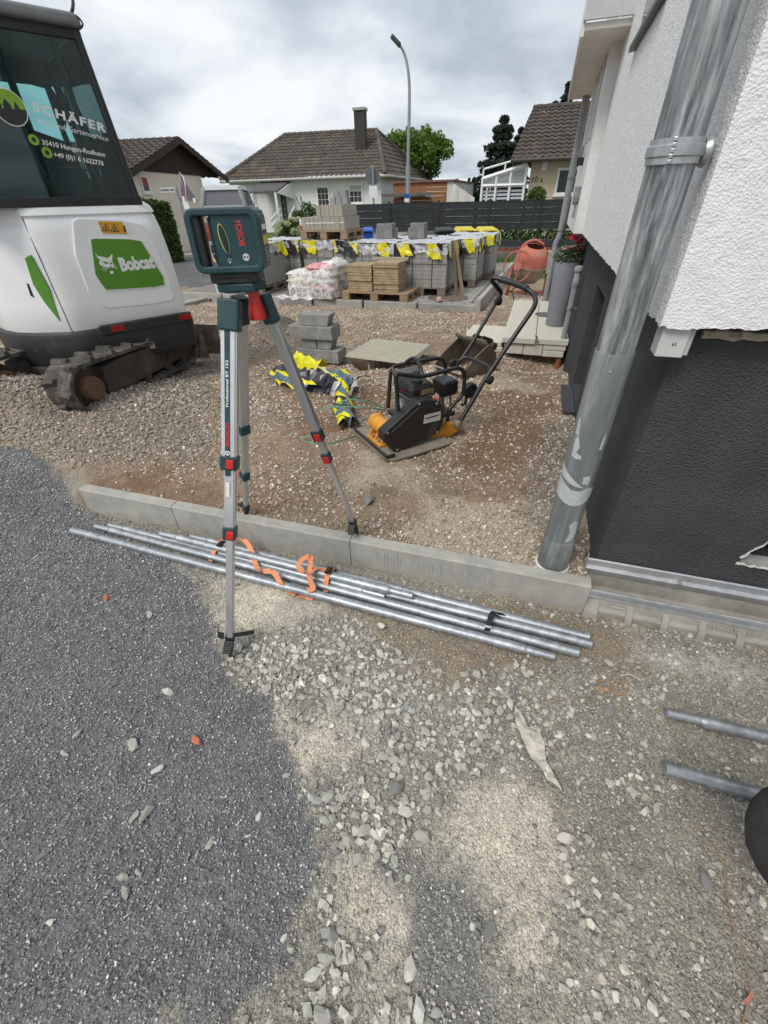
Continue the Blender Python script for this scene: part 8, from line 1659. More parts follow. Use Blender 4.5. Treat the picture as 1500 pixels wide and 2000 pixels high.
# ------------------------------------------------------------------ garage with timber cladding
GA = thing('garage', 'flat garage clad in orange brown timber behind the street lamp', 'garage', AT(830, 440, 30)); GAI = GA.matrix_world.inverted()
a, b = AT(768, 359, 30.5), AT(873, 357, 29.5); b.z = a.z; a0 = Vector((a.x, a.y, -.6)); b0 = Vector((b.x, b.y, -.6)); gdv = (b - a).normalized(); gnv = Vector((gdv.y, -gdv.x, 0))
M_CLAD = mat('cladding', (0.28, 0.12, 0.045), (0.20, 0.085, 0.035), 5, 0.8, bump=0.4, stretch=(1, 1, 1))
nbd = 13
for k in range(nbd):
 z0 = -.5 + (a.z + .5) * k / nbd; z1 = -.5 + (a.z + .5) * (k + .94) / nbd; mb = MB(GAI); mb.hexa([Vector((a.x, a.y, z0)), Vector((b.x, b.y, z0)), Vector((b.x, b.y, z0)) - gnv * .2, Vector((a.x, a.y, z0)) - gnv * .2], [Vector((a.x, a.y, z1)), Vector((b.x, b.y, z1)), Vector((b.x, b.y, z1)) - gnv * .2, Vector((a.x, a.y, z1)) - gnv * .2]); mb.build('cladding_board', M_CLAD, GA)
mb = MB(GAI); wallbox(mb, b + gdv * .02, b + gdv * .35, b + gdv * .35 - gnv * 8, b + gdv * .02 - gnv * 8, -.6, a.z); mb.build('side_wall', mat('stained_white', (0.62, 0.61, 0.58), (0.42, 0.41, 0.38), 2, 0.9, stretch=(1, 1, .25)), GA)
c1 = b + gdv * .3; c2 = AT(926, 392, 27.5)
mb = MB(GAI); mb.hexa([Vector((c1.x, c1.y, -.6)), Vector((c2.x, c2.y, -.6)), Vector((c2.x, c2.y, -.6)) - gnv * .2, Vector((c1.x, c1.y, -.6)) - gnv * .2], [Vector((c1.x, c1.y, c1.z - .05)), Vector((c2.x, c2.y, c1.z - .75)), Vector((c2.x, c2.y, c1.z - .75)) - gnv * .2, Vector((c1.x, c1.y, c1.z - .05)) - gnv * .2]); mb.build('garden_wall', MATS['stained_white'], GA)
mb = MB(GAI); wallbox(mb, a - gdv * .1 + gnv * .1, b + gdv * .4 + gnv * .1, b + gdv * .4 - gnv * 8, a - gdv * .1 - gnv * 8, a.z + .01, a.z + .1); mb.build('flat_roof', mat('roof_felt', (0.20, 0.10, 0.07), None, 6, 0.9), GA)
q0 = AT(745, 384, 28.5); q1 = AT(845, 383, 28); q1.z = q0.z
mb = MB(GAI); mb.hexa([q0, q1, q1 + Vector((0, 2, 0)), q0 + Vector((0, 2, 0))], [v + Vector((0, 0, .11)) for v in (q0, q1, q1 + Vector((0, 2, 0)), q0 + Vector((0, 2, 0)))]); mb.build('carport_roof', M_SHUTD, GA)
# ------------------------------------------------------------------ privacy fence
FNP0 = AT(700, 397, 17.2); FNP1 = AT(1110, 391, 16.2); FNZ = (FNP0.z + FNP1.z) / 2; FD = (FNP1 - FNP0); FD.z = 0; flen = FD.length; FD.normalize(); FNN = Vector((FD.y, -FD.x, 0))
fb0 = Vector((FNP0.x, FNP0.y, 0)) - FD * 0.6
fen = thing('privacy_fence', 'dark anthracite slatted privacy fence on mesh panels behind the bins', 'fence', frame(Vector((fb0.x, fb0.y, 0)), FD))
M_FENCE = mat('anthracite_strip', (0.033, 0.039, 0.043), (0.024, 0.028, 0.031), 3, 0.6, c3=(0.045, 0.052, 0.056), s3=.8); M_FPOST = mat('fence_post_green', (0.014, 0.028, 0.024), None, 6, 0.5); M_FWIRE = mat('fence_wire', (0.02, 0.028, 0.027), None, 6, 0.5); M_GLINT = mat('painted_strip_glint', (0.22, 0.25, 0.26), None, 6, 0.5)
ftot = flen + 1.6; npan = int(ftot / 1.62) + 1; FH = FNZ; FB = 0.50; rg = random.Random(12)
for k in range(npan + 1):
 mb = MB(); mb.bx(k * 1.62 - .03, k * 1.62 + .03, -0.045, 0.02, -0.35, FH + 0.06); mb.build('fence_post', M_FPOST, fen)
for k in range(npan):
 x0 = k * 1.62 + .035; x1 = (k + 1) * 1.62 - .035
 for r in range(4):
  h = (FH - FB) / 4; mb = MB(); mb.bx(x0, x1, 0.0, 0.006, FB + r * h + .006, FB + (r + 1) * h - .006); mb.build('fence_strip', M_FENCE, fen)
  if rg.random() < .55: xa = x0 + rg.random() * .9; mb = MB(); mb.bx(xa, min(x1, xa + rg.uniform(.15, .7)), -0.003, 0.004, FB + (r + 1) * h - .007, FB + (r + 1) * h + .004); mb.build('painted_glint', M_GLINT, fen)  # random paler lengths painted along the strips as glints
 mb = MB(); mb.bx(x0, x1, 0, .006, 0.02, 0.20); mb.build('fence_strip', M_FENCE, fen)
 mb = MB()
 for q in range(32): mb.bx(x0 + q * .05 - .003, x0 + q * .05 + .003, -0.014, -0.006, FB, FH)
 for r in range(5): mb.bx(x0, x1, -.016, -.008, FB + r * (FH - FB) / 4 - .003, FB + r * (FH - FB) / 4 + .003)
 mb.build('mesh_wires', M_FWIRE, fen)['kind'] = 'stuff'
# low stone wall and planting under the fence
mb = MB(); mb.bx(0, ftot + 2, -0.45, -0.1, -0.5, -0.1); o = mb.build('low_wall', mat('old_wall', (0.16, 0.145, 0.125), (0.10, 0.09, 0.08), 4, 0.9, bump=0.6, bscale=16)); o.matrix_world = fen.matrix_world.copy(); tag(o, 'low grey garden wall at the foot of the dark fence', 'wall')
mb = MB(); mb.bx(ftot - 5, ftot + 2, -0.1, 0.1, -0.1, 0.0); o = mb.build('brick_course', mat('red_brick', (0.20, 0.075, 0.05), (0.13, 0.05, 0.035), 6, 0.9)); o.matrix_world = fen.matrix_world.copy(); tag(o, 'red brick course on the low wall under the fence', 'wall')
M_SHRUB = foliage_mat('bed_leaf', (0.09, 0.15, 0.04), (0.04, 0.075, 0.02), (0.2, 0.26, 0.1))
def bedf(rg, n): x = rg.uniform(0, 4.5, n); return np.stack([x, rg.normal(0.3, .18, n), np.abs(rg.normal(0.32, .13, n)) + .05 * np.sin(x * 5)], 1)
bd = thing('bed_planting', 'low green planting showing below the dark fence at the right', 'plants', fen.matrix_world @ T(ftot - 4.2, 0, 0)); leaf_cloud('leaves', M_SHRUB, bd, 3500, bedf, 0.05, 8)
# grass
def grassf(): pass
M_GRASS = foliage_mat('grass_blade', (0.11, 0.22, 0.03), (0.05, 0.11, 0.016)); rg2 = np.random.default_rng(3); n = 9000
gx_ = rg2.uniform(2.6, 7.0, n); gy_ = rg2.uniform(11.3, 16.4, n); gz_ = tz(gx_, gy_); hgt = rg2.uniform(.06, .16, n); an = rg2.uniform(0, 6.28, n); le = rg2.normal(0, .04, (n, 2))
V = np.stack([np.stack([gx_ - .006 * np.cos(an), gy_ - .006 * np.sin(an), gz_ - .01], 1), np.stack([gx_ + .006 * np.cos(an), gy_ + .006 * np.sin(an), gz_ - .01], 1), np.stack([gx_ + le[:, 0], gy_ + le[:, 1], gz_ + hgt], 1)], 1).reshape(-1, 3)
o = link('grass', np_mesh('grass', V, np.arange(n * 3).reshape(-1, 3)), M_GRASS); o['kind'] = 'stuff'; o['label'] = 'green lawn between the platform and the dark fence'
# ------------------------------------------------------------------ wheeled bins
def bin_(px0, px1, py, Y, lid, lab, nm='wheelie_bin'):
 a = AT(px0, py, Y); b = AT(px1, py, Y); w_ = (b - a).length; zb = tz1(a.x, a.y); h = a.z - zb
 t = thing(nm, lab, 'bin', frame(Vector((a.x, a.y, zb)), (b - a) - Vector((0, 0, (b - a).z))), 'wheeled bins behind the pavers')
 mb = MB(); mb.hexa([(.05 * w_, .06, .06), (.95 * w_, .06, .06), (.95 * w_, .55, .06), (.05 * w_, .55, .06)], [(0.02, 0, h - .05), (w_ - .02, 0, h - .05), (w_ - .02, .66, h - .05), (0.02, .66, h - .05)]); mb.build('bin_body', M_BLACK if lid is not M_BLUE else lid, t, bevel=0.02)
 mb = MB(); mb.hexa([(-.01, -.03, h - .048), (w_ + .01, -.03, h - .048), (w_ + .01, .68, h - .048), (-.01, .68, h - .048)], [(.04, .02, h + .0), (w_ - .04, .02, h + .0), (w_ - .04, .62, h + .035), (.04, .62, h + .035)]); mb.build('bin_lid', lid, t, bevel=0.015)
 mb = MB(); mb.bx(.15 * w_, .85 * w_, -.05, -.03, h - .045, h - .01); mb.build('lid_handle', lid, t, bevel=.005)
 for x_ in (.08, w_ - .14): mb = MB(T(x_, .6, .1) @ RY(90)); mb.lathe([(.1, 0), (.1, .06)], 16); mb.build('wheel', M_BLACK, t)
M_BLUE = mat('blue_plastic', (0.02, 0.09, 0.42), (0.016, 0.07, 0.34), 6, 0.45); M_YLID = mat('yellow_lid', (0.62, 0.52, 0.03), (0.54, 0.45, 0.025), 4, 0.5)
bin_(852, 890, 449, 13.6, M_BLACK, 'black lidded wheeled bin left of the yellow ones'); bin_(893, 931, 448, 13.2, M_YLID, 'left wheeled bin with yellow lid behind the pavers'); bin_(938, 975, 448, 12.8, M_YLID, 'right wheeled bin with yellow lid at the end of the pavers'); bin_(706, 730, 449, 12.6, M_BLUE, 'blue bin showing between the kerb pallet and the grey blocks')
# ------------------------------------------------------------------ street lamp
LPP = AT(798, 385, 22.0); lp = thing('street_lamp', 'tall curved grey street lamp rising behind the dark fence', 'street lamp', T(LPP.x, LPP.y, -0.3)); LI = lp.matrix_world.inverted()
M_LAMPG = mat('lamp_grey', (0.30, 0.32, 0.325), (0.25, 0.27, 0.275), 4, 0.5, 0.3)
def lpt(px, py): v = AT(px, py, 22.0); return LI @ v
P = smooth_path([(0, 0, 0)] + [lpt(a_, b_) for a_, b_ in ((797, 325), (799, 230), (799.5, 170), (796, 130), (789, 103), (780, 87))], 6); mb = MB(); mb.tube(P, [0.075 - .04 * min(1, i / len(P)) for i in range(len(P))], 10); mb.build('mast', M_LAMPG, lp, smooth=True)
mb = MB(); mb.tube([(0, 0, 0), lpt(797, 324)], 0.095, 12); mb.build('mast_base', M_LAMPG, lp)
hp = lpt(773, 80); mb = MB(T(hp.x, hp.y, hp.z) @ RY(38)); mb.prism(rrect(0.42, 0.34, 0.08), (-.045, .05)); mb.build('lamp_head', mat('lamp_head', (0.05, 0.05, 0.052), None, 5, 0.5), lp, bevel=0.02); mb = MB(T(hp.x, hp.y, hp.z) @ RY(38)); mb.prism(rrect(0.3, 0.2, 0.03), (-.05, -.046)); mb.build('lamp_glass', M_GREYP, lp)
for px, py, m, h, nm in ((794, 383, M_BLUE, .16, 'blue_plate'), (794, 391, M_WHITETXT, .12, 'white_plate')): q = lpt(px, py); mb = MB(T(q.x, q.y - .11, q.z)); mb.bx(-.1, .1, 0, .006, -h / 2, h / 2); mb.build(nm, m, lp)
# ------------------------------------------------------------------ traffic signs
def post_sign(nm, lab, base_px, Y, toppx, r=0.03):
 b = AT(base_px[0], base_px[1], Y); tpt = AT(toppx[0], toppx[1], Y); return thing(nm, lab, 'sign', T(b.x, b.y, tz1(b.x, b.y))), b, tpt
s1, b, tpt = post_sign('yield_sign', 'grey back of a round sign on a post in front of the bungalow', (729, 390), 21, (728, 322)); si_ = s1.matrix_world.inverted(); mb = MB(si_); mb.tube([Vector((b.x, b.y, -.3)), tpt], 0.032, 8); mb.build('post', M_LAMPG, s1)
c = AT(728, 344, 21.1); mb = MB(si_ @ T(c.x, c.y, c.z) @ RX(90)); mb.lathe([(.30, 0), (.30, .012)], 8); mb.build('sign_back', mat('sign_back_grey', (0.13, 0.14, 0.145), None, 5, 0.6), s1); c = AT(729, 374, 20.9); mb = MB(si_); mb.bx(c.x - .16, c.x + .16, c.y - .05, c.y - .04, c.z - .2, c.z + .18); mb.build('paper_notice', M_WHITETXT, s1)
s2, b, tpt = post_sign('street_name_sign', 'white street name sign on a thin leaning post in front of the cream house', (372, 480), 14.2, (344, 364)); si_ = s2.matrix_world.inverted(); mb = MB(si_); mb.tube([Vector((b.x, b.y, -.3)) + (tpt - b) * -.1, tpt], 0.024, 8); mb.build('post', M_LAMPG, s2)
a = AT(313, 371, 14.15); b2 = AT(342, 371, 14.15); c = (a + b2) / 2; w_ = (b2 - a).length; mb = MB(si_ @ T(c.x, c.y, c.z)); mb.bx(-w_ / 2, w_ / 2, -.02, -.008, -.055, .055); mb.build('name_plate', mat('plate_white', (0.55, 0.56, 0.57), None, 5, 0.6), s2)
text('street_name', 'Bartelsauber Straße', 0.075, M_BLACKTXT, s2, si_ @ T(c.x, c.y - .022, c.z) @ FR, width=w_ * .9, bold=0.001)
s3, b, tpt = post_sign('no_stopping_sign', 'red and blue no stopping sign seen at an angle left of the laser', (366, 420), 13.4, (351, 336)); si_ = s3.matrix_world.inverted(); mb = MB(si_); mb.tube([Vector((b.x, b.y, -.4)) + (b - tpt) * .8, tpt], 0.028, 8); mb.build('post', M_LAMPG, s3)
c = AT(357.5, 368, 13.35); SM = si_ @ T(c.x, c.y, c.z) @ RY(11) @ RZ(-58) @ RX(90)
mb = MB(SM); mb.lathe([(.255, 0), (.255, .01)], 28); mb.build('red_disc', mat('sign_red', (0.26, 0.02, 0.045), None, 6, 0.5), s3); mb = MB(SM); mb.lathe([(.20, .0102), (.20, .012)], 28); mb.build('blue_field', mat('sign_blue', (0.07, 0.045, 0.17), None, 6, 0.5), s3); mb = MB(SM); mb.box((0, 0, .0125), (.40, .035, .002), Matrix.Rotation(rad(45), 3, 'Z')); mb.build('red_bar', MATS['sign_red'], s3)
mb = MB(SM); mb.lathe([(.258, -.004), (.27, -.004), (.27, .011), (.258, .011)], 28, caps=False); mb.build('white_rim', M_WHITETXT, s3); c = AT(364, 396, 13.3); mb = MB(si_ @ T(c.x, c.y, c.z)); mb.bx(-.07, .07, -.04, -.03, -.13, .13); mb.build('paper_notice', M_WHITETXT, s3)
s4, b, tpt = post_sign('warning_triangle', 'grey back of a triangular sign beside the no stopping sign', (368, 405), 15.5, (356, 342)); si_ = s4.matrix_world.inverted(); mb = MB(si_); mb.tube([Vector((b.x, b.y, -.4)) + (b - tpt) * .9, tpt], 0.028, 8); mb.build('post', M_LAMPG, s4)
pts3 = [AT(a_, b_, 15.45) for a_, b_ in ((349, 393), (386, 393), (362, 358))]; mb = MB(si_); mb.add(pts3 + [p + Vector((0, .015, 0)) for p in pts3], [(0, 1, 2), (5, 4, 3), (0, 3, 4, 1), (1, 4, 5, 2), (2, 5, 3, 0)]); mb.build('sign_back', MATS['sign_back_grey'], s4); c = AT(380, 391, 15.4); mb = MB(si_ @ T(c.x, c.y, c.z)); mb.bx(-.04, .04, -.02, -.01, -.05, .05); mb.build('sticker', M_WHITETXT, s4)
# traffic beacon with warning light
bc = G(432, 588, -.2); tb2 = thing('traffic_beacon', 'red and white construction barrier with orange lamp behind the laser', 'barrier', T(bc.x, bc.y, -.235)); BI = tb2.matrix_world.inverted()
bq = [AT(a_, b_, bc.y) for a_, b_ in ((396, 475), (420, 475), (452, 586), (428, 588))]
mb = MB(BI); mb.add(bq + [v + Vector((.02, .05, 0)) for v in bq], [(0, 1, 2, 3), (7, 6, 5, 4), (0, 4, 5, 1), (1, 5, 6, 2), (2, 6, 7, 3), (3, 7, 4, 0)]); mb.build('barrier_board', mat('barrier_white', (0.66, 0.65, 0.62), (0.5, 0.49, 0.46), 10, 0.6), tb2)
bq2 = [AT(a_, b_, bc.y) for a_, b_ in ((388, 435), (408, 435), (419, 470), (398, 472))]; mb = MB(BI); mb.add(bq2 + [v + Vector((.02, .05, 0)) for v in bq2], [(0, 1, 2, 3), (7, 6, 5, 4), (0, 4, 5, 1), (1, 5, 6, 2), (2, 6, 7, 3), (3, 7, 4, 0)]); mb.build('barrier_board', mat('barrier_red', (0.32, 0.09, 0.07), None, 10, 0.6), tb2)
lc = BI @ AT(388, 452, bc.y - .1); mb = MB(T(lc.x, lc.y, lc.z) @ RX(90)); mb.lathe([(.03, -.04), (.095, -.035), (.1, 0), (.09, .03), (.03, .045)], 20); mb.build('warning_lamp', mat('orange_lens', (0.75, 0.16, 0.01), None, 6, 0.25), tb2, smooth=True)
mb = MB(); mb.box((0.05, .05, 0.05), (.5, .35, .1)); mb.build('beacon_foot', M_BLACK, tb2, bevel=.01)
# ------------------------------------------------------------------ trees
def tree(nm, lab, base, h, crown_fn, m, n, leaf, trunk_r=0.15, limbs=5, th=0.5, seed=0, group='trees behind the houses', cat='tree'):
 t = thing(nm, lab, cat, T(base.x, base.y, -.4), group); rg = random.Random(seed); mb = MB(); mb.tube([(0, 0, 0), (0.05, 0, h * th * .5), (0, 0.03, h * th), (0, 0, h * .85)], [trunk_r, trunk_r * .8, trunk_r * .6, trunk_r * .15], 8)
 for k in range(limbs):
  a = 2 * math.pi * k / limbs + rg.random(); z0 = h * (th * .6 + .25 * rg.random()); mb.tube([(0, 0, z0), (math.cos(a) * h * .15, math.sin(a) * h * .15, z0 + h * .12), (math.cos(a) * h * .25, math.sin(a) * h * .25, z0 + h * .2)], [trunk_r * .4, trunk_r * .25, .02], 6)
 mb.build('trunk', M_BARK, t); leaf_cloud('crown', m, t, n, crown_fn, leaf, seed); return t
M_BROAD = foliage_mat('broad_leaf', (0.14, 0.24, 0.035), (0.055, 0.115, 0.018), (0.24, 0.34, 0.06)); M_SPRUCE = foliage_mat('spruce_needle', (0.045, 0.07, 0.045), (0.018, 0.032, 0.022), (0.08, 0.11, 0.07)); M_CYPR = foliage_mat('cypress_leaf', (0.08, 0.12, 0.045), (0.035, 0.06, 0.022), (0.12, 0.17, 0.06))
bt = AT(812, 309, 44)
def clumps(cx, cy, cz, R, n_cl, sub, seed):
 def f(rg, n):
  rr2 = np.random.default_rng(seed); d = rr2.normal(0, 1, (n_cl, 3)); d /= np.linalg.norm(d, axis=1)[:, None]; d[:, 2] = np.where(d[:, 2] < -.5, -d[:, 2], d[:, 2]); c = d * np.array(R) * (0.62 + .38 * rr2.random((n_cl, 1))) + np.array([cx, cy, cz]); k = rg.integers(0, n_cl, n); q = rg.normal(0, 1, (n, 3)); q /= np.linalg.norm(q, axis=1)[:, None]
  return c[k] + q * (sub * (0.5 + .5 * rg.random(n)))[:, None]
 return f
tree('broadleaf_tree', 'bright green round broadleaf tree behind the bungalow roof', bt, bt.z + .4, clumps(0, 0, bt.z + .3, (2.75, 2.4, 1.6), 40, 0.7, 5), M_BROAD, 13000, 0.15, 0.18, 6, .5, 2)
def cone(h, R, z0, seed, tiers=13):
 def f(rg, n):
  t_ = rg.random(n) ** .8; tier = np.floor(t_ * tiers) / tiers; fz = (t_ * tiers) % 1.0; r = R * (1 - tier) ** .8 * (0.35 + .65 * rg.random(n)) * (0.75 + .25 * np.sin(tier * 40)); a = rg.uniform(0, 6.28, n); br = np.floor(a / 6.28 * 9) ; a = (br + rg.normal(.5, .22, n)) / 9 * 6.28 + tier * 11
  return np.stack([r * np.cos(a), r * np.sin(a), z0 + (h - z0) * tier + fz * h / tiers * .4 - r * .28], 1)
 return f
sp_ = AT(978, 300, 38); tpz = AT(985, 220, 38).z + .4
tree('spruce_tree', 'dark green spruce left of the beige house roof', sp_, tpz, cone(tpz, 3.3, 1.2, 1), M_SPRUCE, 13000, 0.16, 0.16, 0, .9, 7)
sp2 = AT(1008, 330, 40); tree('spruce_tree', 'second narrower spruce tucked behind the beige house', sp2, AT(1012, 245, 40).z + .4, cone(AT(1012, 245, 40).z + .4, 1.7, 1.2, 2), M_SPRUCE, 5000, 0.16, 0.14, 0, .9, 9)
for px, py, k, lab in ((1115, 150, 3, 'sparse dark pine top above the beige house roof, right one'), (1086, 190, 4, 'sparse dark pine top above the beige house roof, left one')):
 q = AT(px, py, 33); tree('pine_tree', lab, q, q.z + .4, cone(q.z + .3, 1.35, q.z * .45, k, 9), M_SPRUCE, 2600, 0.16, 0.13, 0, .9, k)
for k, (px, py) in enumerate(((878, 352), (893, 345), (905, 356), (917, 343), (930, 350), (939, 356))):
 q = AT(px, py, 48 + k); tree('cypress', ('first', 'second', 'third', 'fourth', 'fifth', 'sixth')[k] + ' slim conifer from the left in the distant row beside the white wall', q, q.z + .4, cone(q.z + .3, 0.9, .2, k, 14), M_CYPR, 1800, 0.13, 0.07, 0, .9, 20 + k, 'distant conifer row')
q = AT(1048, 385, 21); bs = thing('round_bush', 'small round green bush by the beige house wall', 'bush', T(q.x, q.y, -.3)); leaf_cloud('leaves', M_HEDGE, bs, 2200, ball(0, 0, q.z + .3, .38, .35, .36, .2), 0.06, 5); mb = MB(); mb.tube([(0, 0, 0), (0, 0, q.z + .2)], .04, 6); mb.build('stem', M_BARK, bs)
# hydrangea and rose bush in front of the bungalow
q = G(570, 470, 0.2); hy = AT(572, 442, 15.5); hb = thing('hydrangea', 'hydrangea with pale green white flower heads in front of the bungalow', 'shrub', T(hy.x, hy.y, -.3)); leaf_cloud('leaves', M_HEDGE, hb, 2200, ball(0, 0, hy.z + .18, .52, .4, .32, .1), 0.06, 9)
M_HYD = foliage_mat('hydrangea_bloom', (0.62, 0.64, 0.42), (0.42, 0.47, 0.24)); rg3 = random.Random(4)
for k in range(30):
 a = rg3.random() * 6.28; e_ = rg3.uniform(-.3, 1.3); c = (math.cos(a) * .5 * math.cos(e_), -abs(math.sin(a)) * .38 * math.cos(e_), hy.z + .2 + .32 * math.sin(e_)); leaf_cloud('flower_head', M_HYD, hb, 70, ball(c[0], c[1], c[2], .075, .075, .06, .6), 0.03, k)
ro = AT(612, 425, 16.5); rb = thing('rose_bush', 'loose rose bush with dark leaves in front of the bungalow wall', 'shrub', T(ro.x, ro.y, -.3)); leaf_cloud('leaves', M_SHRUB, rb, 3000, clumps(0, 0, ro.z + .05, (.75, .5, .6), 22, .2, 3), 0.05, 12)
mb = MB(); rg3 = random.Random(5)
for k in range(9): mb.tube(smooth_path([(0, 0, 0), (rg3.uniform(-.2, .2), 0, .5), (rg3.uniform(-.6, .6), rg3.uniform(-.2, .2), rg3.uniform(1.2, 1.9))], 4), .012, 5)
mb.build('stems', M_BARK, rb)
rp = AT(588, 440, 15); o = thing('barrier_post', 'red and white post beside the hydrangea', 'post', T(rp.x, rp.y, -.3))
for k in range(8): mb = MB(); mb.cyl((0, 0, k * .16), (0, 0, k * .16 + .159), .035, n=10); mb.build('post_band', M_WHITETXT if k % 2 else MATS['barrier_red'], o)
# ------------------------------------------------------------------ crumpled foil heap with green bands beside the compactor
def blanket(name, path, width, m, parent, inv, nx=26, ny=9, amp=0.05, seed=0, lift=0.02, hump=0.10):
 """crumpled sheet laid along a path over the soil"""
 P = smooth_path(path, 6); mb = MB()
 def f(a, b):
  t_ = a * (len(P) - 1); i = min(int(t_), len(P) - 2); p = P[i].lerp(P[i + 1], t_ - i); d = (P[i + 1] - P[i]).normalized(); nrm = Vector((-d.y, d.x, 0)); wv = width * (0.55 + 0.6 * float(fbm(np.array([a * 1.0]), np.array([seed * 1.3]), 4.0, 3, seed)[0]))
  q = p + nrm * (b - .5) * wv; return q + Vector((0, 0, lift + hump * (1 - (2 * b - 1) ** 2)))
 mb.grid(f, nx, ny); o = mb.build(name, m, None, smooth=False)
 me = o.data; n = len(me.vertices); c = np.empty(n * 3, np.float32); me.vertices.foreach_get('co', c); c = c.reshape(-1, 3)
 c[:, 2] += (fbm(c[:, 0], c[:, 1], 16.0, 3, seed + 4) - .5) * amp * 2.2 + (fbm(c[:, 0], c[:, 1], 40.0, 2, seed + 5) - .5) * amp * .8; c[:, 0] += (fbm(c[:, 0], c[:, 1], 15.0, 3, seed + 6) - .5) * amp; c[:, 1] += (fbm(c[:, 1], c[:, 0], 15.0, 3, seed + 7) - .5) * amp
 g_ = tz(c[:, 0], c[:, 1]); c[:, 2] = np.maximum(c[:, 2], g_ + 0.006); c[:] = np.array([tuple(inv @ Vector(v)) for v in c]); me.vertices.foreach_set('co', c.ravel()); me.update(); o.parent = parent; return o
h0 = GT(600, 745); hp_ = thing('foil_heap', 'crumpled yellow and black packaging foil lying on the gravel by the tripod leg', 'packaging foil', T(h0.x, h0.y, h0.z)); hi = hp_.matrix_world.inverted()
M_FOILY = mat('yellow_sheet', (0.72, 0.68, 0.012), (0.64, 0.60, 0.01), 10, 0.35, bump=0.4, bscale=40); M_FOILK = mat('black_sheet', (0.022, 0.018, 0.035), (0.014, 0.012, 0.022), 10, 0.3, bump=0.5, bscale=40); M_FOILB = mat('blue_grey_sheet', (0.13, 0.20, 0.27), (0.08, 0.13, 0.18), 10, 0.35, bump=0.4, bscale=40)
blanket('black_foil', [GT(548, 735), GT(575, 748), GT(620, 752), GT(660, 752), GT(690, 770)], 0.30, M_FOIL2, hp_, hi, amp=0.05, seed=3)
blanket('yellow_foil', [GT(550, 740), GT(575, 752), GT(590, 756)], 0.13, M_FOILY, hp_, hi, 12, 7, 0.04, 6, 0.03, .05)
blanket('yellow_foil', [GT(585, 722), GT(605, 730), GT(632, 735)], 0.17, M_FOILY, hp_, hi, 14, 8, 0.04, 9, 0.06, .09)
blanket('yellow_foil', [GT(585, 742), GT(610, 748), GT(640, 746)], 0.05, M_FOILY, hp_, hi, 12, 5, 0.02, 12, 0.08, .05)
blanket('dark_foil', [GT(600, 760), GT(640, 766), GT(680, 768)], 0.14, M_FOILK, hp_, hi, 16, 7, 0.04, 13, 0.02, .08)
blanket('clear_foil', [GT(622, 748), GT(650, 765), GT(668, 778)], 0.15, M_WRAPC, hp_, hi, 14, 8, 0.04, 15, 0.05, .09)
blanket('clear_foil', [GT(670, 758), GT(690, 764), GT(697, 785)], 0.12, M_WRAPC, hp_, hi, 14, 8, 0.04, 16, 0.04, .09)
h1 = GT(672, 800); hp2 = thing('foil_heap', 'crumpled yellow and blue foil strip lying in front of the compactor nose', 'packaging foil', T(h1.x, h1.y, h1.z)); hi2 = hp2.matrix_world.inverted()
blanket('printed_foil', [GT(668, 772), GT(672, 795), GT(672, 815), GT(684, 838)], 0.17, M_FOIL2, hp2, hi2, 20, 8, 0.045, 21, 0.02, .08)
blanket('yellow_foil', [GT(664, 800), GT(668, 820), GT(672, 842)], 0.10, M_FOILY, hp2, hi2, 14, 7, 0.03, 24, 0.04, .05)
blanket('yellow_foil', [GT(662, 762), GT(668, 776)], 0.06, M_FOILY, hp2, hi2, 8, 5, 0.03, 28, 0.08, .05)
blanket('blue_foil', [GT(680, 805), GT(684, 825), GT(690, 842)], 0.06, M_FOILB, hp2, hi2, 14, 6, 0.03, 25, 0.04, .07)
blanket('blue_foil', [GT(660, 700 + 70), GT(680, 768), GT(692, 772)], 0.05, M_FOILB, hp2, hi2, 10, 5, 0.03, 27, 0.10, .05)
M_BANDG = mat('green_band', (0.17, 0.33, 0.24), (0.12, 0.25, 0.18), 20, 0.4)
def band(pts, lab, wd=0.010):
 P = smooth_path([GT(a, b, z) for a, b, z in pts], 6); W = [Vector((0.25, 0.1, 0.9))] * len(P)
 mb = MB(); mb.strip(P, W, wd, 0.0009); o = mb.build('packing_band', M_BANDG); tag(o, lab, 'packing band', 'green packing bands'); return o
band([(655, 788, .10), (685, 780, .16), (720, 786, .14), (755, 798, .08)], 'green packing band running from the foil to the compactor frame')
band([(640, 796, .06), (690, 794, .12), (730, 798, .10), (752, 802, .06)], 'second green packing band just below the first toward the compactor')
band([(676, 745, .16), (676, 765, .14), (674, 790, .1)], 'short green packing band standing up out of the foil')
band([(588, 822, .02), (602, 812, .05), (630, 800, .08), (665, 790, .12), (698, 772, .14)], 'green packing band crossing behind the tripod leg')
band([(690, 828, .03), (715, 818, .06), (740, 803, .06)], 'dark green packing band lying in front of the orange exciter')
band([(588, 856, .015), (605, 850, .06), (588, 858, .012), (620, 866, .008), (660, 862, .01), (692, 852, .01)], 'green packing band curling on the gravel below the tripod clamp')
mb = MB(); mb.tube(smooth_path([GT(682, 762, .1), GT(690, 745, .16), GT(705, 735, .17), GT(722, 735, .08)], 6), .004, 5); o = mb.build('black_hose', M_BLACK); tag(o, 'thin black hose arching out of the foil heap', 'hose')
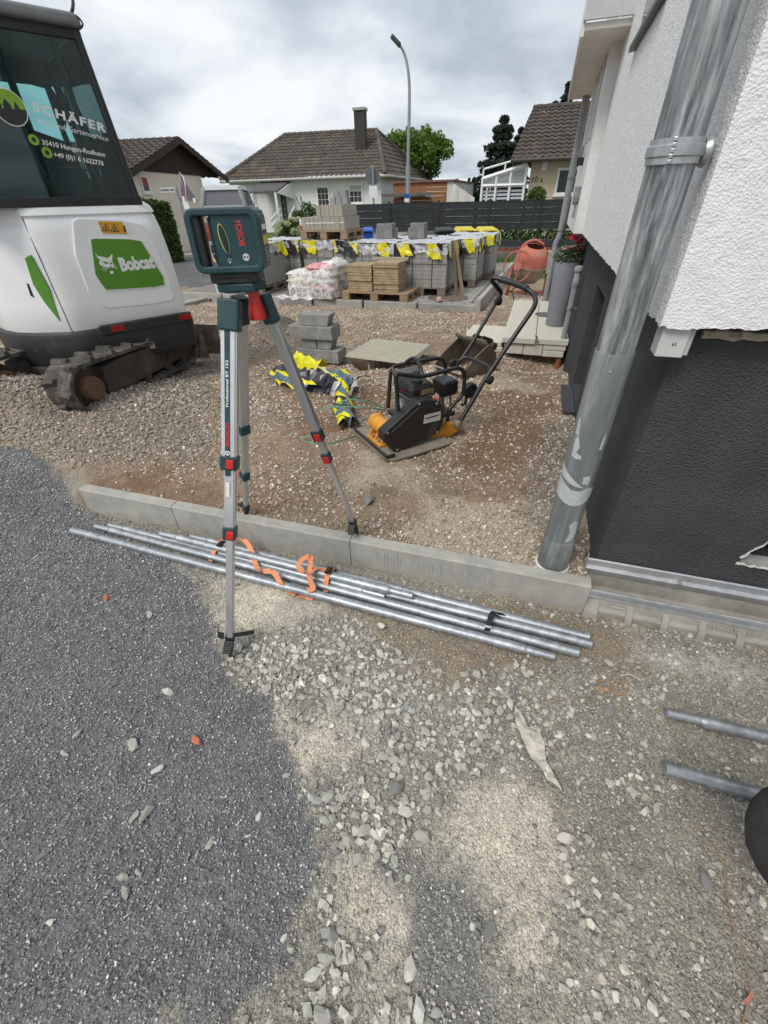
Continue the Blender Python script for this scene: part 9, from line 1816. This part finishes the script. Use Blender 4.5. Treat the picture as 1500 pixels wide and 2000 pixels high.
# ------------------------------------------------------------------ small things on the ground
def rag(pix, z, m, nm, lab, cat):
 P = [GT(a, b) for a, b in pix]; c = sum(P, Vector()) / len(P); bm = bmesh.new(); vs2 = [bm.verts.new((p.x - c.x, p.y - c.y, 0)) for p in P]; bm.faces.new(vs2); bmesh.ops.triangulate(bm, faces=bm.faces[:]); bmesh.ops.subdivide_edges(bm, edges=bm.edges[:], cuts=3, use_grid_fill=True)
 for v in bm.verts: v.co.z = z + float(fbm(np.array([v.co.x + 3.]), np.array([v.co.y]), 30.0, 3, 4)[0] - .5) * .03
 me = bpy.data.meshes.new(nm); bm.to_mesh(me); bm.free(); o = link(nm, me, m); o.location = (c.x, c.y, c.z); md = o.modifiers.new('t', 'SOLIDIFY'); md.thickness = .002; return tag(o, lab, cat)
rag([(1005, 1384), (1018, 1400), (1030, 1425), (1045, 1418), (1052, 1430), (1062, 1462), (1066, 1495), (1078, 1515), (1094, 1547), (1068, 1527), (1048, 1495), (1030, 1472), (1018, 1450), (1004, 1412)], 0.014, mat('dirty_paper', (0.58, 0.55, 0.47), (0.42, 0.39, 0.32), 22, 0.8, c3=(0.28, 0.25, 0.20), s3=30, l3=0.52, h3=0.66), 'paper_scrap', 'torn dirty white fabric strip lying on the crushed stone', 'scrap')
M_WIRE = mat('copper_wire', (0.33, 0.22, 0.13), (0.26, 0.18, 0.11), 20, 0.6)
def wire(pix, lab, r=0.0016, m=None):
 P = smooth_path([GT(a, b, .012) for a, b in pix], 8); mb = MB(); mb.tube(P, r, 5); o = mb.build('wire', m or M_WIRE); tag(o, lab, 'wire', 'loose wires on the ground'); return o
wire([(1300, 1395), (1318, 1430), (1328, 1470), (1336, 1510), (1345, 1560), (1352, 1600), (1375, 1635), (1405, 1670), (1418, 1720), (1425, 1770), (1440, 1840), (1460, 1900), (1468, 1935), (1460, 1965), (1450, 2000)], 'long thin tan wire winding down the right foreground')
wire([(1454, 1958), (1464, 1948), (1468, 1938)], 'pinkish red end of the thin wire at the bottom right', .0035, mat('pink_sleeve', (0.55, 0.20, 0.15), None, 20, 0.5))
wire([(1168, 1332), (1180, 1328), (1194, 1334), (1196, 1346), (1180, 1350), (1168, 1340), (1190, 1352), (1215, 1356), (1228, 1346), (1222, 1334), (1212, 1336)], 'small orange brown wire loop on the soil below the channel', .0022, mat('orange_wire', (0.40, 0.22, 0.10), None, 20, 0.6))
wire([(1212, 1320), (1232, 1318), (1252, 1330)], 'short pale twig near the wire loop', .0025, mat('pale_twig', (0.5, 0.45, 0.36), None, 20, 0.8))
# single loose stones that can be told apart on the dark chippings
SPM = []
for k in range(8):
 bm = bmesh.new(); rk = random.Random(50 + k)
 for _q in range(16):
  v = Vector((rk.gauss(0, 1), rk.gauss(0, 1), rk.gauss(0, 1))).normalized() * rk.uniform(.8, 1); bm.verts.new((v.x, v.y * .62, v.z * .38))
 r_ = bmesh.ops.convex_hull(bm, input=bm.verts); bmesh.ops.delete(bm, geom=[g_ for g_ in r_['geom_interior'] if isinstance(g_, bmesh.types.BMVert)], context='VERTS'); me = bpy.data.meshes.new('stone'); bm.to_mesh(me); bm.free(); SPM.append(me)
M_SPALE = mat('pale_stone', (0.46, 0.45, 0.40), (0.36, 0.35, 0.31), 30, 0.9, bump=0.5, bscale=90); M_SWHITE = mat('white_stone', (0.62, 0.61, 0.56), (0.5, 0.49, 0.44), 30, 0.9, bump=0.4, bscale=90); M_SGREY = mat('grey_stone', (0.27, 0.265, 0.25), (0.2, 0.197, 0.186), 30, 0.9, bump=0.5, bscale=90); M_SBRICK = mat('brick_red', (0.52, 0.17, 0.09), (0.42, 0.13, 0.07), 30, 0.9)
_mm = {}
def stone(px, py, wpx, hpx, m, lab=None, ang=None, grp=None, cat='stone'):
 c = GT(px, py); a = G(px - wpx / 2, py, c.z); b = G(px + wpx / 2, py, c.z); w_ = (b - a).length; d1 = (G(px, py + hpx / 2, c.z) - G(px, py - hpx / 2, c.z)).length
 key = (random.randrange(8), m.name)
 if key not in _mm: _mm[key] = SPM[key[0]].copy(); _mm[key].materials.clear(); _mm[key].materials.append(m)
 o = bpy.data.objects.new('stone', _mm[key]); col.objects.link(o); o.location = (c.x, c.y, c.z + 0.18 * min(w_, d1)); o.scale = (max(w_, d1) / 2 * 1.1, max(w_, d1) / 2 * 1.1, min(w_, d1) / 2 * 1.3); o.rotation_euler = (random.uniform(-.25, .25), random.uniform(-.25, .25), rad(ang if ang is not None else random.uniform(0, 180)))
 tag(o, lab, cat, grp); return o
LS = [(329, 1353, 24, 24, M_SWHITE, 'round white stone on the dark chippings left of the tripod foot'), (293, 1202, 22, 14, M_SPALE, 'small pale stone on the dark chippings left of the tripod leg'), (208, 1170, 20, 12, M_SBRICK, 'small reddish stone on the upper dark chippings'), (385, 1449, 28, 20, M_SBRICK, 'orange red brick chip on the dark chippings'), (262, 1458, 34, 28, M_SPALE, 'pale stone left of the orange brick chip'), (128, 1470, 26, 12, M_SPALE, 'flat pale chip left of the brick chip pair', ), (308, 1505, 24, 26, M_SWHITE, 'slim white stone below the brick chip'), (289, 1590, 36, 40, M_SPALE, 'largest pale flat stone in the middle of the dark chippings'), (262, 1597, 14, 26, M_SPALE, 'narrow pale stone left of the largest pale flat stone'), (412, 1648, 18, 30, M_SPALE, 'slim pale stone right of the largest pale flat stone'), (506, 1596, 18, 24, M_SWHITE, 'white angular stone near the right edge of the chippings'), (484, 1632, 14, 12, M_SWHITE, 'small round white stone on the right part of the chippings'), (84, 1673, 26, 18, M_SGREY, 'grey stone at the left of the lower chippings'), (241, 1714, 24, 32, M_SPALE, 'upper of two tan slabs of stone on the lower chippings'), (246, 1744, 28, 36, M_SPALE, 'lower of two tan slabs of stone on the lower chippings'), (272, 1703, 22, 14, M_SPALE, 'pale stone just right of the two tan stones'), (214, 1742, 18, 18, M_SGREY, 'grey stone just left of the two tan stones'), (100, 1802, 20, 24, M_SWHITE, 'bright white stone in the lower left corner area'), (555, 1832, 16, 26, M_SWHITE, 'white triangular stone at the lower right rim of the chippings'), (312, 1630, 16, 16, M_SGREY, 'small grey stone below the largest pale flat stone'), (400, 1650, 10, 14, M_SGREY, 'tiny grey stone beside the slim pale stone'), (560, 1515, 18, 20, M_SPALE, 'pale stone at the chippings edge beside the dust patch'), (440, 1585, 12, 12, M_SPALE, 'small pale stone right of centre on the chippings'), (150, 1435, 20, 12, M_SPALE, 'pale stone at the far left of the middle chippings'), (718, 978, 30, 26, M_SGREY, 'grey stone on the soil behind the kerb near the right tripod foot'), (790, 1643, 22, 38, M_SPALE, 'upright grey stone at the right of the rubble patch'), (772, 1545, 40, 46, M_SGREY, 'largest grey stone in the rubble patch'), (745, 1224, 22, 16, M_SWHITE, 'white stone just below the long front pole'), (944, 1313, 20, 14, M_SPALE, 'pale stone below the right end of the poles'), (984, 1322, 20, 16, M_SPALE, 'second pale stone below the right end of the poles'), (1027, 1318, 22, 14, M_SPALE, 'third pale stone below the pole spigot'), (1086, 1309, 22, 12, M_SGREY, 'brown grey stone right of the pole spigot'), (1188, 1296, 20, 18, M_SPALE, 'pale stone beyond the right pole ends'), (1102, 1637, 38, 30, M_SWHITE, 'white and black stone right of the large dust patch'), (1100, 1660, 24, 24, M_SPALE, 'pale stone just below the white and black one'), (1187, 1395, 36, 26, M_SGREY, 'grey rounded stone above the loose poles'), (1258, 1585, 24, 20, M_SWHITE, 'white stone right of the large dust patch group'), (1280, 1582, 26, 30, M_SPALE, 'pale slab stone beside the white one at the right'), (1262, 1620, 20, 16, M_SGREY, 'dark grey stone under the pale slab stone'), (1240, 1700, 30, 18, M_SGREY, 'grey stone in the lower right fines'), (1305, 1680, 20, 30, M_SPALE, 'pale stone near the thin wire'), (1375, 1720, 40, 28, M_SGREY, 'flat grey stone beside the thin wire'), (955, 1820, 40, 40, M_SGREY, 'long grey flat stone at the lower middle'), (653, 1830, 26, 46, M_SGREY, 'tall grey rectangular stone in the lower rubble'), (660, 1860, 26, 30, M_SPALE, 'grey block stone under the tall rectangular stone'), (630, 1885, 28, 24, M_SPALE, 'pale stone at the lower left of the rubble')]
for t_ in LS: stone(*t_[:6], grp='loose stones told apart on the ground')
# a body of larger rubble in the crushed stone patch
rub = []
xr, yr = cand(4200, -0.6, 0.6, 0.0, 1.0); Zr = zones(xr, yr); okr = (Zr['stone'] > 0.5) & (Zr['dark'] < .3); xr, yr = xr[okr], yr[okr]; chosen = []
for a, b in zip(xr, yr):
 if len(chosen) >= 250: break
 if all((a - c) ** 2 + (b - d) ** 2 > 0.03 ** 2 for c, d in chosen): chosen.append((a, b))
for a, b in chosen:
 m = random.choice((M_SPALE, M_SPALE, M_SPALE, M_SPALE, M_SWHITE)) if random.random() < .9 else M_SGREY; key = (random.randrange(8), m.name)
 if key not in _mm: _mm[key] = SPM[key[0]].copy(); _mm[key].materials.clear(); _mm[key].materials.append(m)
 o = bpy.data.objects.new('rubble_stone', _mm[key]); col.objects.link(o); s_ = .012 + .015 * random.random() ** 1.8; o.scale = (s_, s_ * random.uniform(1, 1.35), s_ * 1.2); o.location = (a, b, tz1(a, b) + s_ * .22); o.rotation_euler = (random.uniform(-.3, .3), random.uniform(-.3, .3), random.uniform(0, 6.28))
 tag(o, 'angular pale stone in the crushed stone patch beside the dark chippings', 'stone', 'rubble stones in the crushed stone patch')
# ------------------------------------------------------------------ person crouching at the right edge (a knee reaches into the picture)
PX = Vector((1.02, 0.02, 0.0))
per = thing('person', 'person crouching at the right edge in dark trousers, only the knee in view', 'person', T(PX.x, PX.y, 0))
M_TROU = mat('dark_trousers', (0.026, 0.023, 0.022), (0.017, 0.015, 0.0145), 26, 0.9, bump=0.5, bscale=220, c3=(0.04, 0.036, 0.033), s3=7, l3=0.5, h3=0.75); M_JACK = mat('dark_jacket', (0.03, 0.032, 0.036), (0.02, 0.022, 0.025), 8, 0.85, bump=0.3, bscale=200); M_SKIN = mat('skin', (0.50, 0.30, 0.22), (0.44, 0.26, 0.19), 12, 0.55); M_BOOT = mat('boot', (0.05, 0.035, 0.022), (0.03, 0.021, 0.014), 12, 0.7, bump=0.3); M_HAIR = mat('hair', (0.035, 0.024, 0.016), (0.02, 0.014, 0.01), 40, 0.6, stretch=(1, 1, .2))
def skin_obj(nm, joints, edges, radii, m, root=0, sub=2):
 me = bpy.data.meshes.new(nm); me.from_pydata(joints, edges, []); o = bpy.data.objects.new(nm, me); col.objects.link(o); o.parent = per
 md = o.modifiers.new('skin', 'SKIN'); md.use_smooth_shade = True
 for i, v in enumerate(me.skin_vertices[0].data): v.radius = radii[i]; v.use_root = (i == root)
 s_ = o.modifiers.new('sub', 'SUBSURF'); s_.levels = sub; s_.render_levels = sub; me.materials.append(m); return o
kn = G(1500, 1590, 0.47) - PX; kn2 = Vector((-0.05, 0.42, 0.30))
hip = Vector((0.12, -0.22, 0.42)); pel = Vector((0.22, -0.30, 0.40)); hipR = Vector((0.30, -0.16, 0.40))
J = [pel, hip, hip.lerp(kn, .5) + Vector((0, 0, .02)), kn, kn.lerp(Vector((0.02, -0.02, 0.10)), .45), Vector((0.02, -0.02, 0.12)), hipR, hipR.lerp(Vector((0.10, 0.34, .46)), .5), Vector((0.10, 0.34, .46)), Vector((0.24, 0.22, .26)), Vector((0.30, 0.10, .12)), pel + Vector((0.02, 0.0, 0.13))]
skin_obj('trousers', [tuple(v) for v in J], [(0, 1), (1, 2), (2, 3), (3, 4), (4, 5), (0, 6), (6, 7), (7, 8), (8, 9), (9, 10), (0, 11)], [(.13, .12), (.105, .1), (.105, .10), (.10, .098), (.085, .08), (.06, .06), (.105, .1), (.09, .09), (.075, .075), (.065, .062), (.055, .055), (.13, .11)], M_TROU)
ch_ = Vector((0.20, -0.06, 0.82)); nk = Vector((0.18, 0.0, 0.98)); sl = Vector((0.02, -0.10, 0.92)); sr = Vector((0.37, 0.02, 0.92)); el = Vector((-0.02, 0.02, 0.66)); er = Vector((0.36, 0.22, 0.70)); wl2 = Vector((0.0, 0.20, 0.55)); wr = Vector((0.18, 0.32, 0.60))
J = [pel + Vector((0, .02, .06)), (pel + ch_) / 2 + Vector((0, -.03, 0)), ch_, nk, sl, el, wl2, sr, er, wr]
skin_obj('jacket', [tuple(v) for v in J], [(0, 1), (1, 2), (2, 3), (2, 4), (4, 5), (5, 6), (2, 7), (7, 8), (8, 9)], [(.155, .13), (.155, .125), (.16, .12), (.06, .06), (.07, .07), (.055, .055), (.045, .045), (.07, .07), (.055, .055), (.045, .045)], M_JACK)
hd_ = nk + Vector((-.01, .06, .17)); mb = MB(T(*hd_) @ RX(-20)); V = []
mb.grid(lambda a, b: (lambda th_, ph: (0.078 * math.sin(ph) * math.cos(th_) * (1 - .12 * max(0, -math.cos(ph))), 0.098 * math.sin(ph) * math.sin(th_) * (1 - .1 * max(0, -math.cos(ph))), 0.122 * math.cos(ph)))(2 * math.pi * a, math.pi * (0.02 + .96 * b)), 24, 18); mb.build('head', M_SKIN, per, smooth=True)
mb = MB(T(*hd_) @ RX(-20)); mb.hexa([(-.014, .088, -.03), (.014, .088, -.03), (.011, .10, .02), (-.011, .10, .02)], [(-.01, .118, -.028), (.01, .118, -.028), (.005, .106, .02), (-.005, .106, .02)]); mb.build('nose', M_SKIN, per, bevel=.004)
for sx_ in (-1, 1):
 mb = MB(T(*hd_) @ RX(-20) @ T(sx_ * .03, .086, .012)); mb.lathe([(.001, -.008), (.009, -.005), (.011, 0), (.009, .005), (.001, .008)], 10); mb.build('eye', M_WHITETXT, per, smooth=True)
 mb = MB(T(*hd_) @ RX(-20) @ T(sx_ * .078, 0, 0)); mb.box((0, 0, 0), (.016, .03, .055)); mb.build('ear', M_SKIN, per, bevel=.007)
mb = MB(T(*hd_) @ RX(-20)); mb.box((0, .09, -.058), (.042, .01, .009)); mb.build('mouth', mat('lip', (0.35, 0.14, 0.12), None, 10, 0.5), per, bevel=.003)
mb = MB(T(*hd_) @ RX(-20) @ T(0, -.012, .014)); mb.grid(lambda a, b: (lambda th_, ph: (0.086 * math.sin(ph) * math.cos(th_), 0.102 * math.sin(ph) * math.sin(th_), 0.122 * math.cos(ph)))(2 * math.pi * a, math.pi * (.01 + .47 * b)), 24, 10); mb.build('hair', M_HAIR, per, smooth=True)
for wq, dq, nm in ((wl2, (wl2 - el).normalized(), 'hand'), (wr, (wr - er).normalized(), 'hand')):
 sd_ = dq.cross(Vector((0, 0, 1))).normalized(); J = [wq, wq + dq * .04]; E_ = [(0, 1)]; R_ = [(.026, .018), (.036, .016)]
 for k in range(4):
  b_ = wq + dq * .085 + sd_ * (-.027 + .018 * k); L_ = (.066, .076, .07, .056)[k]; i0 = len(J); J += [b_, b_ + dq * L_ * .5 + Vector((0, 0, -.012)), b_ + dq * L_ * .85 + Vector((0, 0, -.035))]; E_ += [(1, i0), (i0, i0 + 1), (i0 + 1, i0 + 2)]; R_ += [(.0105, .0105), (.009, .009), (.0075, .0075)]
 i0 = len(J); J += [wq + dq * .045 - sd_ * .04, wq + dq * .075 - sd_ * .055 + Vector((0, 0, -.015))]; E_ += [(1, i0), (i0, i0 + 1)]; R_ += [(.011, .011), (.009, .009)]
 skin_obj(nm, [tuple(v) for v in J], E_, R_, M_SKIN)
for an_, dr_ in ((Vector((0.02, -0.02, 0.0)), Vector((-.55, .83, 0))), (Vector((0.30, 0.10, 0.0)), Vector((-.3, .95, 0)))):
 mb = MB(frame(an_, dr_.normalized())); loft(mb, [(0.0, [(x + .05, y) for x, y in rrect(.29, .10, .045)]), (0.03, [(x + .05, y) for x, y in rrect(.29, .10, .045)]), (0.06, [(x + .045, y) for x, y in rrect(.27, .092, .042)]), (0.085, [(x + .0, y) for x, y in rrect(.16, .09, .04)]), (0.17, [(x - .02, y) for x, y in rrect(.115, .10, .045)])]); mb.build('boot', M_BOOT, per, bevel=.006)
